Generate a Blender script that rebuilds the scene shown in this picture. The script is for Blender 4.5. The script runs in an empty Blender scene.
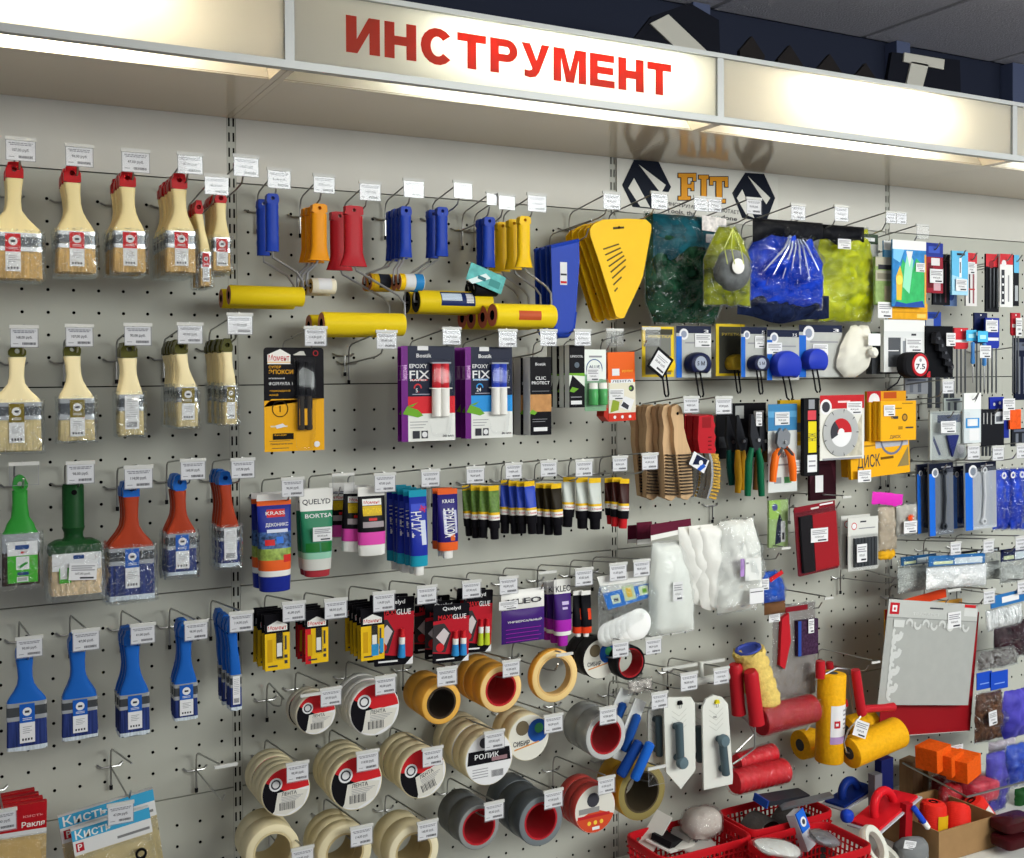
import bpy, math, random
from mathutils import Vector, Matrix, Euler, noise
random.seed(7)
SC = bpy.context.scene
COL = SC.collection
# ------------------------------------------------------------------ camera
YAW, PIT, ROL, FPX, SHY, DIST, CZ = .4888, -.0176, -.0059, 1096.5, -38.59, 2.1766, 1.6
_c, _s = math.cos(YAW), math.sin(YAW)
_r, _f, _u = Vector((_c, -_s, 0)), Vector((_s, _c, 0)), Vector((0, 0, 1))
FW = _f*math.cos(PIT) + _u*math.sin(PIT)
_up = -_f*math.sin(PIT) + _u*math.cos(PIT)
RT = _r*math.cos(ROL) + _up*math.sin(ROL)
UP = -_r*math.sin(ROL) + _up*math.cos(ROL)
CAM = Vector((0, -DIST, CZ))
cam = bpy.data.cameras.new('camera')
cam.sensor_width = 36; cam.lens = FPX*36/1024; cam.shift_y = SHY/1024
cam.clip_start = .05
cam_o = bpy.data.objects.new('camera', cam); COL.objects.link(cam_o)
cam_o.matrix_world = Matrix(((RT.x, UP.x, -FW.x, CAM.x), (RT.y, UP.y, -FW.y, CAM.y), (RT.z, UP.z, -FW.z, CAM.z), (0, 0, 0, 1)))
SC.camera = cam_o
# ------------------------------------------------------------------ light
SC.view_settings.view_transform = 'Standard'; SC.view_settings.look = 'None'
SC.view_settings.gamma = 1; SC.view_settings.use_curve_mapping = False
SC.view_settings.exposure = 0.0
SC.cycles.transparent_max_bounces = 24
SC.cycles.max_bounces = 6
W = bpy.data.worlds.new('room_air'); SC.world = W; W.use_nodes = True
W.node_tree.nodes['Background'].inputs[0].default_value = (.80, .86, 1, 1)
W.node_tree.nodes['Background'].inputs[1].default_value = .30
def area(name, loc, target, sx, sy, power, color, spread=180):
    l = bpy.data.lights.new(name, 'AREA'); l.shape = 'RECTANGLE'; l.size = sx; l.size_y = sy
    l.energy = power; l.color = color; l.spread = math.radians(spread)
    o = bpy.data.objects.new(name, l); COL.objects.link(o); o.location = loc
    o.rotation_euler = (Vector(target)-Vector(loc)).to_track_quat('-Z', 'Y').to_euler()
    return o
# the shop's ceiling luminaires above the aisle in front of the display
area('ceiling_luminaire_light', (.1, -3.2, 2.6), (.4, -.2, 2.2), 1.6, 1.2, 5, (1, .97, .90), 120)
area('ceiling_luminaire_light', (1.9, -3.2, 2.6), (1.75, -.2, 1.7), 1.8, 1.6, 31, (.98, 1, .95), 95)
area('ceiling_luminaire_light', (3.1, -3.4, 2.6), (2.6, -.2, 1.1), 1.8, 1.8, 52, (.97, 1, .97), 115)
area('ceiling_luminaire_light', (5.2, -2.6, 2.6), (3.6, -.4, 1.0), 1.8, 1.6, 28, (.94, .97, 1), 140)
# ------------------------------------------------------------------ materials
def lin(h):
    if isinstance(h, tuple): return h
    h = h.lstrip('#'); h = h if len(h) == 6 else ''.join(x+x for x in h); c = [int(h[i:i+2], 16)/255 for i in (0, 2, 4)]
    return tuple(x/12.92 if x <= .04045 else ((x+.055)/1.055)**2.4 for x in c)
MATS = {}
def mat(col, rough=.5, metal=0, var=0, scale=40, stretch=None, bump=0, spec=.18, alpha=None):
    """plain procedural surface; var = colour variation by noise, bump = relief by the same noise"""
    k = (col, rough, metal, var, scale, stretch, bump, spec)
    if k in MATS: return MATS[k]
    m = bpy.data.materials.new('surface_' + str(len(MATS))); m.use_nodes = True
    nt = m.node_tree; b = nt.nodes['Principled BSDF']
    c = lin(col)
    if spec == .18 and not metal: spec = .04 if max(c) < .03 else (.10 if min(c) < .05 else .18)   # printed dark stock is less glossy than moulded plastic
    b.inputs['Roughness'].default_value = rough; b.inputs['Metallic'].default_value = metal
    b.inputs['Specular IOR Level'].default_value = spec
    b.inputs['Base Color'].default_value = (*c, 1)
    if var or bump:
        tc = nt.nodes.new('ShaderNodeTexCoord'); mp = nt.nodes.new('ShaderNodeMapping')
        nz = nt.nodes.new('ShaderNodeTexNoise'); nz.inputs['Scale'].default_value = scale; nz.inputs['Detail'].default_value = 3
        nt.links.new(tc.outputs['Object'], mp.inputs[0]); nt.links.new(mp.outputs[0], nz.inputs['Vector'])
        if stretch: mp.inputs['Scale'].default_value = stretch
        if var:
            r = nt.nodes.new('ShaderNodeValToRGB')
            r.color_ramp.elements[0].position = .3; r.color_ramp.elements[1].position = .7
            r.color_ramp.elements[0].color = (*[x*(1-var) for x in c], 1)
            r.color_ramp.elements[1].color = (*[min(1, x*(1+var)) for x in c], 1)
            nt.links.new(nz.outputs[0], r.inputs[0]); nt.links.new(r.outputs[0], b.inputs['Base Color'])
        if bump:
            bp = nt.nodes.new('ShaderNodeBump'); bp.inputs['Strength'].default_value = bump; bp.inputs['Distance'].default_value = .004
            nt.links.new(nz.outputs[0], bp.inputs['Height']); nt.links.new(bp.outputs[0], b.inputs['Normal'])
    MATS[k] = m
    return m
def film(name, base=.05, tint=(1, 1, 1), rough=.12, gl=.55, bump=0, scale=60, haze=0):
    """clear plastic: see-through with a sheen that grows at grazing angles; haze = milky share"""
    k = ('film', name)
    if k in MATS: return MATS[k]
    m = bpy.data.materials.new(name); m.use_nodes = True; nt = m.node_tree; nt.nodes.remove(nt.nodes['Principled BSDF'])
    out = nt.nodes['Material Output']
    tr = nt.nodes.new('ShaderNodeBsdfTransparent'); tr.inputs[0].default_value = (*tint, 1)
    gs = nt.nodes.new('ShaderNodeBsdfGlossy'); gs.inputs['Roughness'].default_value = rough; gs.inputs[0].default_value = (.9, .93, .95, 1)
    lw = nt.nodes.new('ShaderNodeLayerWeight'); lw.inputs[0].default_value = .25
    ma = nt.nodes.new('ShaderNodeMath'); ma.operation = 'MULTIPLY_ADD'; ma.inputs[1].default_value = gl; ma.inputs[2].default_value = base
    mx = nt.nodes.new('ShaderNodeMixShader')
    nt.links.new(lw.outputs['Fresnel'], ma.inputs[0]); nt.links.new(ma.outputs[0], mx.inputs[0])
    src = tr
    if haze:
        df = nt.nodes.new('ShaderNodeBsdfDiffuse'); df.inputs[0].default_value = (.9, .92, .92, 1)
        m2 = nt.nodes.new('ShaderNodeMixShader'); m2.inputs[0].default_value = haze
        nt.links.new(tr.outputs[0], m2.inputs[1]); nt.links.new(df.outputs[0], m2.inputs[2]); src = m2
    nt.links.new(src.outputs[0], mx.inputs[1]); nt.links.new(gs.outputs[0], mx.inputs[2]); nt.links.new(mx.outputs[0], out.inputs[0])
    if bump:
        tc = nt.nodes.new('ShaderNodeTexCoord'); nz = nt.nodes.new('ShaderNodeTexNoise'); nz.inputs['Scale'].default_value = scale
        nz.inputs['Detail'].default_value = 2; nz.inputs['Distortion'].default_value = 1.5
        bp = nt.nodes.new('ShaderNodeBump'); bp.inputs['Strength'].default_value = bump; bp.inputs['Distance'].default_value = .01
        nt.links.new(tc.outputs['Object'], nz.inputs['Vector']); nt.links.new(nz.outputs[0], bp.inputs['Height'])
        nt.links.new(bp.outputs[0], gs.inputs['Normal']); nt.links.new(bp.outputs[0], lw.inputs['Normal'])
    MATS[k] = m
    return m
FILM = film('clear_film', .02, (.97, .97, .97), .08, .4, .6, 45)
CRINKLE = film('crinkled_film', .03, (.96, .97, .97), .055, .5, 1.0, 60)
MILKY = film('milky_film', .02, (.97, .97, .97), .2, .2, .6, 30, .15)
BLISTER = film('blister_plastic', .015, (.98, .98, .98), .10, .28)
STEEL = mat('#9a9a98', .28, .9)
CHROME = mat('#a9a9a9', .32, .9)
WHITE = mat('#eceae4', .5)
PAPER = mat('#dededf', .6)
BLACK = mat('#131316', .45)
RUBBER = mat('#1b1b1e', .6)
# ------------------------------------------------------------------ mesh helpers
TEXTS = {}
def text_mesh(s, bold=0):
    k = (s, bold)
    if k not in TEXTS:
        c = bpy.data.curves.new('lettering', 'FONT'); c.body = s; c.size = 1; c.resolution_u = 2; c.offset = bold
        o = bpy.data.objects.new('lettering', c); COL.objects.link(o)
        bpy.context.view_layer.update()
        m = bpy.data.meshes.new_from_object(o.evaluated_get(bpy.context.evaluated_depsgraph_get()))
        vs = [(v.co.x, v.co.y) for v in m.vertices]; fs = [tuple(p.vertices) for p in m.polygons]
        bpy.data.objects.remove(o); bpy.data.curves.remove(c); bpy.data.meshes.remove(m)
        TEXTS[k] = (vs, fs)
    return TEXTS[k]
class MB:
    def __init__(s): s.v, s.f, s.mi, s.ms = [], [], [], []
    def m(s, mt):
        if mt not in s.ms: s.ms.append(mt)
        return s.ms.index(mt)
    def face(s, ids, mt): s.f.append(tuple(ids)); s.mi.append(s.m(mt))
    def pts(s, ps):
        n = len(s.v); s.v += [tuple(p) for p in ps]; return list(range(n, n+len(ps)))
    def quad(s, ps, mt): s.face(s.pts(ps), mt)
    def box(s, x0, x1, y0, y1, z0, z1, mt, front=None):
        i = s.pts([(x0, y0, z0), (x1, y0, z0), (x1, y1, z0), (x0, y1, z0), (x0, y0, z1), (x1, y0, z1), (x1, y1, z1), (x0, y1, z1)])
        for n, q in enumerate(((0, 1, 5, 4), (1, 2, 6, 5), (2, 3, 7, 6), (3, 0, 4, 7), (4, 5, 6, 7), (3, 2, 1, 0))):
            s.face([i[k] for k in q], front if front and n == 0 else mt)
        return s
    def loft(s, rings, mt, cap=True, closed=False):
        """rings: equal-length point loops; mt: one material or one per segment"""
        ids = [s.pts(r) for r in rings]; n = len(rings[0])
        prs = list(zip(ids[:-1], ids[1:])) + ([(ids[-1], ids[0])] if closed else [])
        for k, (a, b) in enumerate(prs):
            mm = mt[k] if isinstance(mt, (list, tuple)) else mt
            for j in range(n): s.face((a[j], a[(j+1) % n], b[(j+1) % n], b[j]), mm)
        if cap and not closed:
            s.face(ids[0][::-1], mt[0] if isinstance(mt, (list, tuple)) else mt); s.face(ids[-1], mt[-1] if isinstance(mt, (list, tuple)) else mt)
        return s
    def tube(s, path, r, mt, n=6, cap=True):
        path = [Vector(p) for p in path]; rings = []; up = None
        for i, p in enumerate(path):
            t = (path[min(i+1, len(path)-1)]-path[max(i-1, 0)]).normalized()
            if up is None or abs(up.dot(t)) > .98: up = Vector((0, 0, 1)) if abs(t.z) < .9 else Vector((0, 1, 0))
            a = t.cross(up).normalized(); b = a.cross(t).normalized(); up = b
            rr = r[i] if isinstance(r, (list, tuple)) else r
            rings.append([p + a*math.cos(2*math.pi*k/n)*rr + b*math.sin(2*math.pi*k/n)*rr for k in range(n)])
        return s.loft(rings, mt, cap)
    def lathe(s, prof, mt, c=(0, 0, 0), axis='y', n=24, closed=False, cap=True):
        """prof: (radius, height along the axis)"""
        rings = []
        for r, h in prof:
            ring = []
            for k in range(n):
                a = 2*math.pi*k/n; u, w = r*math.cos(a), r*math.sin(a)
                ring.append({'y': (c[0]+u, c[1]+h, c[2]+w), 'z': (c[0]+u, c[1]+w, c[2]+h), 'x': (c[0]+h, c[1]+u, c[2]+w)}[axis])
            rings.append(ring)
        return s.loft(rings, mt, cap, closed)
    def prism(s, poly, y0, y1, mt, front=None):
        a = s.pts([(x, y0, z) for x, z in poly]); b = s.pts([(x, y1, z) for x, z in poly]); n = len(poly)
        s.face(a, front or mt); s.face(b[::-1], mt)
        for k in range(n): s.face((a[k], b[k], b[(k+1) % n], a[(k+1) % n]), mt)
        return s
    def ringplate(s, outer, inner, y0, y1, mt):
        n = len(outer)
        A, B, C, D = (s.pts([(x, y, z) for x, z in o]) for o, y in ((outer, y0), (inner, y0), (inner, y1), (outer, y1)))
        for P_, Q in ((A, B), (B, C), (C, D), (D, A)):
            for k in range(n): s.face((P_[k], P_[(k+1) % n], Q[(k+1) % n], Q[k]), mt)
        return s
    def text(s, t, x, z, y, h, mt, w=None, bold=0, align='c', ang=0, plane=None):
        """flat lettering on a front face; h = capital height, w = total width if squeezed"""
        vs, fs = text_mesh(t, bold)
        if not vs: return s
        x0, x1 = min(p[0] for p in vs), max(p[0] for p in vs); sc = h/.7
        sx = sc if w is None else w/(x1-x0)
        ox = {'c': (x0+x1)/2, 'l': x0, 'r': x1}[align]
        ca, sa = math.cos(ang), math.sin(ang); P_ = []
        for a, b in vs:
            u, q = (a-ox)*sx, b*sc - h/2
            u, q = u*ca-q*sa, u*sa+q*ca
            P_.append(plane(u, q) if plane else (x+u, y, z+q))
        i0 = len(s.v); s.v += P_
        for f in fs: s.face([i0+k for k in f], mt)
        return s
    def rect(s, x0, x1, z0, z1, y, mt): s.quad([(x0, y, z0), (x1, y, z0), (x1, y, z1), (x0, y, z1)], mt); return s
    def disc(s, x, z, r, y, mt, n=20, r0=0, a0=0, a1=2*math.pi):
        full = abs(a1-a0-2*math.pi) < 1e-6
        o = [(x+r*math.cos(a0+(a1-a0)*k/n), y, z+r*math.sin(a0+(a1-a0)*k/n)) for k in range(n if full else n+1)]
        if r0:
            i = [(x+r0*math.cos(a0+(a1-a0)*k/n), y, z+r0*math.sin(a0+(a1-a0)*k/n)) for k in range(n if full else n+1)]
            a, b = s.pts(o), s.pts(i)
            for k in range(n): j = (k+1) % len(a); s.face((a[k], a[j], b[j], b[k]), mt)
        else: s.face(s.pts(o if full else o+[(x, y, z)]), mt)
        return s
    def mesh(s, name, smooth=True, ang=40):
        me = bpy.data.meshes.new(name); me.from_pydata(s.v, [], s.f)
        for mt in s.ms: me.materials.append(mt)
        me.polygons.foreach_set('material_index', s.mi)
        if smooth:
            me.polygons.foreach_set('use_smooth', [True]*len(s.f)); me.set_sharp_from_angle(angle=math.radians(ang))
        me.update(); return me
    def build(s, name, parent=None, label=None, **k):
        o = bpy.data.objects.new(name, s.mesh(name, **k)); COL.objects.link(o)
        if parent: o.parent = parent
        if label: o['label'] = label
        return o
def thing(name, label, cat, loc=(0, 0, 0), group=None, rot=(0, 0, 0)):
    o = bpy.data.objects.new(name, None); COL.objects.link(o); o.empty_display_size = .02
    o.location = loc; o.rotation_euler = rot; o['label'] = label; o['category'] = cat
    if group: o['group'] = group
    return o
def tag(o, label, cat, group=None, loc=None, kind=None):
    o['label'] = label; o['category'] = cat
    if group: o['group'] = group
    if loc: o.location = loc
    if kind: o['kind'] = kind
    return o
def structure(o): o['kind'] = 'structure'; return o
def clone(root, loc, label=None, rot=None, top=True):
    r = root.copy(); COL.objects.link(r)
    kids = [c for c in bpy.data.objects if c.parent == root]
    for ch in kids:
        c = clone(ch, None, top=False); c.parent = r
    if loc is not None: r.location = loc
    if rot is not None: r.rotation_euler = rot
    if label: r['label'] = label
    return r
ORD = ['frontmost', 'second from front', 'third from front', 'fourth from front', 'fifth from front', 'sixth from front', 'seventh from front', 'eighth from front', 'ninth from front']
def stack(root, n, step, base, where, jit=.03, dx=0, dz=0, jz=.002):
    """copies of a hanging thing one behind the other along its hook"""
    root['label'] = ORD[0] + ' ' + base + ' ' + where if n > 1 else base + ' ' + where
    L = root.location.copy(); out = [root]
    for k in range(1, n):
        out.append(clone(root, (L.x+dx*k+random.uniform(-1, 1)*.002, L.y+step*k, L.z+dz*k+random.uniform(-1, .3)*jz), ORD[k]+' '+base+' '+where,
              (root.rotation_euler.x, root.rotation_euler.y+random.uniform(-jit, jit), root.rotation_euler.z)))
    return out
def P(px, py, d):
    """the point of the plane a distance d in front of the wall that stands at this place of the photograph"""
    v = FW + RT*((px-512)/FPX) - UP*((py-429-SHY)/FPX)
    q = CAM + v*((DIST-d)/v.y); return q.x, q.z
def PH(px, py, z):
    v = FW + RT*((px-512)/FPX) - UP*((py-429-SHY)/FPX)
    q = CAM + v*((z-CZ)/v.z); return q
def superring(z, a, b, n=16, e=3, cx=0, cy=0):
    out = []
    for k in range(n):
        t = 2*math.pi*k/n; c, s_ = math.cos(t), math.sin(t)
        out.append((cx + a*math.copysign(abs(c)**(2/e), c), cy + b*math.copysign(abs(s_)**(2/e), s_), z))
    return out
# ------------------------------------------------------------------ the setting
X0, BAY, SEAM0, SEAM = .5336, .8964, 1.9753, .4
WALLM = mat('#b4b5ab', .55, 0, .03, 6)
WALLTOP = mat('#c9c7bf', .5, 0, .03, 6)
DARK = mat('#0b0b0c', .8)
def panel(w, h, holes):
    m = MB(); e = .0012
    if not holes:
        m.box(e, w-e, -.0, .012, e, h-e, WALLTOP); return m.mesh('wall_panel', smooth=False)
    px, pz = .0439, .0416; mx = (w-20*px)/2; mz = (h-8*pz)/2
    def cell(cx, cz):
        o = [(cx+a*px/2, cz+b*pz/2) for a, b in ((1, 0), (1, 1), (0, 1), (-1, 1), (-1, 0), (-1, -1), (0, -1), (1, -1))]
        i = [(cx+.0031*math.cos(k*math.pi/4), cz+.0031*math.sin(k*math.pi/4)) for k in range(8)]
        A = m.pts([(x, 0, z) for x, z in o]); B = m.pts([(x, 0, z) for x, z in i]); C = m.pts([(x, .004, z) for x, z in i])
        for k in range(8):
            j = (k+1) % 8; m.face((A[k], A[j], B[j], B[k]), WALLM); m.face((B[k], B[j], C[j], C[k]), DARK)
    for i in range(20):
        for j in range(8): cell(mx+px*(i+.5), mz+pz*(j+.5))
    for x0, x1, z0, z1 in ((e, mx, e, h-e), (w-mx, w-e, e, h-e), (mx, w-mx, e, mz), (mx, w-mx, h-mz, h-e)): m.rect(x0, x1, z0, z1, 0, WALLM)
    for a, b in (((e, e), (w-e, e)), ((e, h-e), (w-e, h-e)), ((e, e), (e, h-e)), ((w-e, e), (w-e, h-e))):
        m.quad([(a[0], 0, a[1]), (b[0], 0, b[1]), (b[0], .01, b[1]), (a[0], .01, a[1])], WALLM)
    return m.mesh('wall_panel', smooth=False)
UPW = .016
pm, pt = panel(BAY-UPW, SEAM, True), panel(BAY-UPW, .30, False)
for b in range(-1, 4):
    for k in range(-1, 4):
        o = bpy.data.objects.new('wall_panel', pt if k < 0 else pm); COL.objects.link(o); structure(o)
        o.location = (X0+b*BAY+UPW/2, 0, SEAM0-SEAM*(k+1))
um = MB()
def slot_cell(m, cx, cz, w, h, sw, sh, mt):
    o = [(cx+a*w/2, cz+b*h/2) for a, b in ((1, -1), (1, 1), (-1, 1), (-1, -1))]; i = [(cx+a*sw/2, cz+b*sh/2) for a, b in ((1, -1), (1, 1), (-1, 1), (-1, -1))]
    A = m.pts([(x, .001, z) for x, z in o]); B = m.pts([(x, .001, z) for x, z in i])
    for k in range(4): j = (k+1) % 4; m.face((A[k], A[j], B[j], B[k]), mt)
for k in range(58):
    for s_ in (-1, 1): slot_cell(um, s_*.0043, .4+(k+.5)*.03, .0086, .03, .0034, .018, WALLM)
ume = um.mesh('trim', smooth=False)
for i, b in enumerate(range(-1, 4)):
    o = bpy.data.objects.new('trim_%d' % (i+1), ume); COL.objects.link(o); structure(o); o.location = (X0+b*BAY, 0, 0)
structure(MB().box(-.6, 4.3, .014, .03, .3, 2.27, DARK).build('wall_back', smooth=False))
structure(MB().box(-2.5, 6.5, .38, .44, 0, 2.65, mat('#232838', .7)).build('wall_rear', smooth=False))
structure(MB().box(-3, 6.6, -5, .44, -.06, 0, mat('#cfcabf', .4, 0, .1, 3)).build('floor', smooth=False))
# suspended ceiling: tiles with a narrow grid
cm = MB(); TILE = mat('#d2d0d8', .9, 0, .10, 160, None, .6); GRID = mat('#a9a8ae', .5)
cx0 = 2.42 - .6*9 + .195
cm.box(-3, 6.6, -5, .44, 2.66, 2.70, TILE)
for k in range(17):
    for j in range(10):
        xa = cx0+.6*k; yb = .38-.6*j; cm.box(xa+.012, xa+.588, max(yb-.588, -5), yb-.012, 2.645, 2.662, TILE)
for k in range(18): cm.box(cx0+.6*k-.012, cx0+.6*k+.012, -5, .38, 2.6485, 2.661, GRID)
for j in range(10): cm.box(-3, 6.6, .38-.6*j-.012, .38-.6*j+.012, 2.6485, 2.661, GRID)
structure(cm.build('ceiling', smooth=False))
# ------------------------------------------------------------------ header light boxes
def translucent(name, col):
    m = bpy.data.materials.new(name); m.use_nodes = True; nt = m.node_tree; b = nt.nodes['Principled BSDF']
    b.inputs['Base Color'].default_value = (*lin(col), 1); b.inputs['Roughness'].default_value = .35
    t = nt.nodes.new('ShaderNodeBsdfTranslucent'); t.inputs[0].default_value = (*lin(col), 1)
    mx = nt.nodes.new('ShaderNodeMixShader'); mx.inputs[0].default_value = .72
    nt.links.new(b.outputs[0], mx.inputs[1]); nt.links.new(t.outputs[0], mx.inputs[2]); nt.links.new(mx.outputs[0], nt.nodes['Material Output'].inputs[0])
    return m
PANEL = translucent('opal_sign_panel', '#e6e4dc')
ALU = mat('#b9bbb9', .4, .3)
BOARD = mat('#cdbfa9', .14, 0, 0, 1, None, 0, .5)
REFL = mat('#efe9dc', .4)
HD, HZ0, HZ1 = .398, 2.102, 2.243
def emitter(name, col, strength):
    m = bpy.data.materials.new(name); m.use_nodes = True; b = m.node_tree.nodes['Principled BSDF']
    b.inputs['Emission Color'].default_value = (*col, 1); b.inputs['Emission Strength'].default_value = strength
    b.inputs['Base Color'].default_value = (.9, .9, .9, 1); return m
RED = translucent('red_letter_film', '#de4a28')
def header(b, label, lamp, lx0, lx1, strength, letters=None):
    xa, xb = X0+b*BAY, X0+(b+1)*BAY; t = thing('sign_light_box', label, 'light box', (xa, 0, HZ0), 'light boxes over the pegboard')
    w = xb-xa; h = HZ1-HZ0
    MB().box(.008, w-.008, -HD+.004, -HD+.008, .013, h-.009, PANEL).build('front_panel', t, smooth=False)
    f = MB()
    f.box(0, w, -HD-.004, -HD+.012, 0, .013, ALU); f.box(0, w, -HD-.004, -HD+.012, h-.009, h, ALU)
    for x in (0, w-.008): f.box(x, x+.008, -HD-.002, -HD+.012, .0132, h-.0092, ALU)
    f.build('frame', t, smooth=False)
    MB().box(.012, w-.012, -.315, -.002, 0, .004, BOARD).build('bottom_board', t, smooth=False)
    r = MB()
    r.quad([(.012, -.316, .001), (w-.012, -.316, .001), (w-.012, -.24, h-.03), (.012, -.24, h-.03)], REFL)
    r.quad([(.012, -.24, h-.03), (w-.012, -.24, h-.03), (w-.012, -HD+.02, h-.012), (.012, -HD+.02, h-.012)], REFL)
    r.build('reflector', t, smooth=False)
    for x in (0.0005, w-.0115): MB().box(x, x+.011, -HD+.0125, -.001, 0, .10, BOARD).build('side_bracket', t, smooth=False)
    MB().lathe([(.004, lx0*w), (.011, lx0*w+.002), (.011, lx1*w-.002), (.004, lx1*w)], emitter('lamp_tube_glow', lamp, strength), (0, -.345, h*.66), 'x', 12).build('lamp_tube', t)
    if letters:
        lt = MB(); letters(lt, w, h); lt.build('lettering', t, smooth=False)
    return t
def sign_letters(m, w, h):
    # heavy grotesque capitals drawn as strokes in a cell 1 wide by 1 high
    S = .31
    def poly(pts, ox, cw): m.prism([(ox+x*cw, zz0+z*lh) for x, z in pts], -HD+.0032, -HD+.0042, RED)
    def rc(x0, x1, z0, z1): return [(x0, z0), (x1, z0), (x1, z1), (x0, z1)]
    G = {'И': [rc(0, S, 0, 1), rc(1-S, 1, 0, 1), [(S, 0), (S+.02, 0), (1-S, .60), (1-S, 1), (1-S-.02, 1), (S, .38)]],
         'Н': [rc(0, S, 0, 1), rc(1-S, 1, 0, 1), rc(S, 1-S, .38, .63)],
         'Т': [rc(0, 1, .77, 1), rc(.5-S/2, .5+S/2, 0, .77)],
         'Е': [rc(0, S, 0, 1), rc(S, 1, 0, .22), rc(S, .94, .40, .62), rc(S, .98, .78, 1)],
         'М': [rc(0, .23, 0, 1), rc(.77, 1, 0, 1), [(.23, 1), (.23, .72), (.38, 0), (.5, 0), (.5, .32), (.33, 1)], [(.77, 1), (.67, 1), (.5, .32), (.5, 0), (.62, 0), (.77, .72)]],
         'У': [[(0, 1), (.3, 1), (.53, .50), (.72, 1), (1, 1), (.62, .16), (.50, .03), (.3, -.01), (.10, .02), (.10, .21), (.26, .19), (.36, .23), (.38, .27)]]}
    def arc(cx, cz, rx, rz, irx, irz, a0, a1, n=14):
        o = [(cx+rx*math.cos(a0+(a1-a0)*k/n), cz+rz*math.sin(a0+(a1-a0)*k/n)) for k in range(n+1)]
        i = [(cx+irx*math.cos(a0+(a1-a0)*k/n), cz+irz*math.sin(a0+(a1-a0)*k/n)) for k in range(n+1)]
        return [[o[k], o[k+1], i[k+1], i[k]] for k in range(n)]
    G['С'] = arc(.52, .5, .52, .52, .22, .28, math.radians(40), math.radians(320))
    G['Р'] = [rc(0, S, 0, 1), rc(S, .6, .78, 1), rc(S, .6, .34, .56)] + arc(.6, .67, .40, .33, .11, .11, -math.pi/2, math.pi/2, 10)
    a, b_ = P(346, 35, HD-.004), P(671, 80, HD-.004)
    zz0 = P(346, 51, HD)[1]-HZ0; lh = P(346, 14, HD)[1]-P(346, 51, HD)[1]
    x = a[0]-X0; tot = b_[0]-a[0]
    wd = {'И': .98, 'Н': .95, 'С': 1, 'Т': .92, 'Р': .9, 'У': .95, 'М': 1.15, 'Е': .9}
    word = 'ИНСТРУМЕНТ'; gap = .14; un = tot/(sum(wd[c] for c in word)+gap*(len(word)-1))
    for c in word:
        for g in G[c]: poly(g, x, wd[c]*un)
        x += (wd[c]+gap)*un
header(-1, 'plain lit white light box at left end above the red-tipped brushes', (1, .93, .78), .20, .74, 100)
header(0, 'white light box with red Cyrillic lettering above the rollers', (.93, 1, .94), .30, .92, 20, sign_letters)
header(1, 'glowing blank light box right of the lettered one', (1, .95, .84), .24, .72, 82)
header(2, 'light box cut off by the right edge of the photo', (.93, .98, 1), .2, .8, 22)
# ------------------------------------------------------------------ hooks and price tags
PX = .0439
HOOKS = {}
def hook_mesh(L, drop):
    """wire hook: cross bar into two holes, a pin, a prong turned up at its end and a label arm above"""
    k = (round(L, 3), round(drop, 3))
    if k in HOOKS: return HOOKS[k]
    r = .0017
    bar = MB().tube([(-PX/2, .012, .004), (-PX/2, -.004, .004), (-PX/2+.006, -.008, 0), (PX/2-.006, -.008, 0), (PX/2, -.004, .004), (PX/2, .012, .004)], r*1.1, STEEL, 6)
    pin = MB().tube([(0, -.0115, .0), (0, -.0115, -.034)], r*1.1, STEEL, 6).tube([(0, -.0115, -.034), (0, -.0115, -.042)], .0032, RUBBER, 8)
    pr = MB().tube([(0, -.0115, .0), (0, -.02, .002), (0, -.06, .004), (0, -L*.8, .012), (0, -L*.94, .018), (0, -L, .034)], r, STEEL, 6)
    arm = MB().tube([(0, -.0115, 0), (0, -.013, .022), (0, -.018, .034), (0, -.03, .040), (0, -L-.012, drop)], r, STEEL, 6)
    HOOKS[k] = [(n, m.mesh(n)) for n, m in (('cross_bar', bar), ('pin', pin), ('prong', pr), ('label_arm', arm))]
    return HOOKS[k]
def put(name, me, parent):
    o = bpy.data.objects.new(name, me); COL.objects.link(o); o.parent = parent; return o
def hook(x, z, what, L=.245, drop=.050, pre='steel peg hook holding ', parts=4):
    if pre.startswith('steel') and what.split()[0] not in ('the', 'a', 'empty', 'bare', 'strip'): pre = 'steel peg hook with its tag '
    if what.startswith('empty'): pre = ''
    t = thing('peg_hook', pre+what, 'hook', (x, 0, z), 'steel peg hooks on the pegboard')
    for n, me in hook_mesh(L, drop)[:parts]: put(n, me, t)
    return t
TAGS = {}
PRICES = ['168,00 руб.', '107,00 руб.', '90,00 руб.', '47,00 руб.', '41,00 руб.', '98,00 руб.', '114,00 руб.']
INK = mat('#3b3b42', .7); STRIP = mat('#c9c9c5', .35); GREYLINE = mat('#8d8d92', .7); POCKET = film('label_pocket', .03, (.96, .96, .97), .1, .35)
EDGE = mat('#8f9096', .4)
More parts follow.
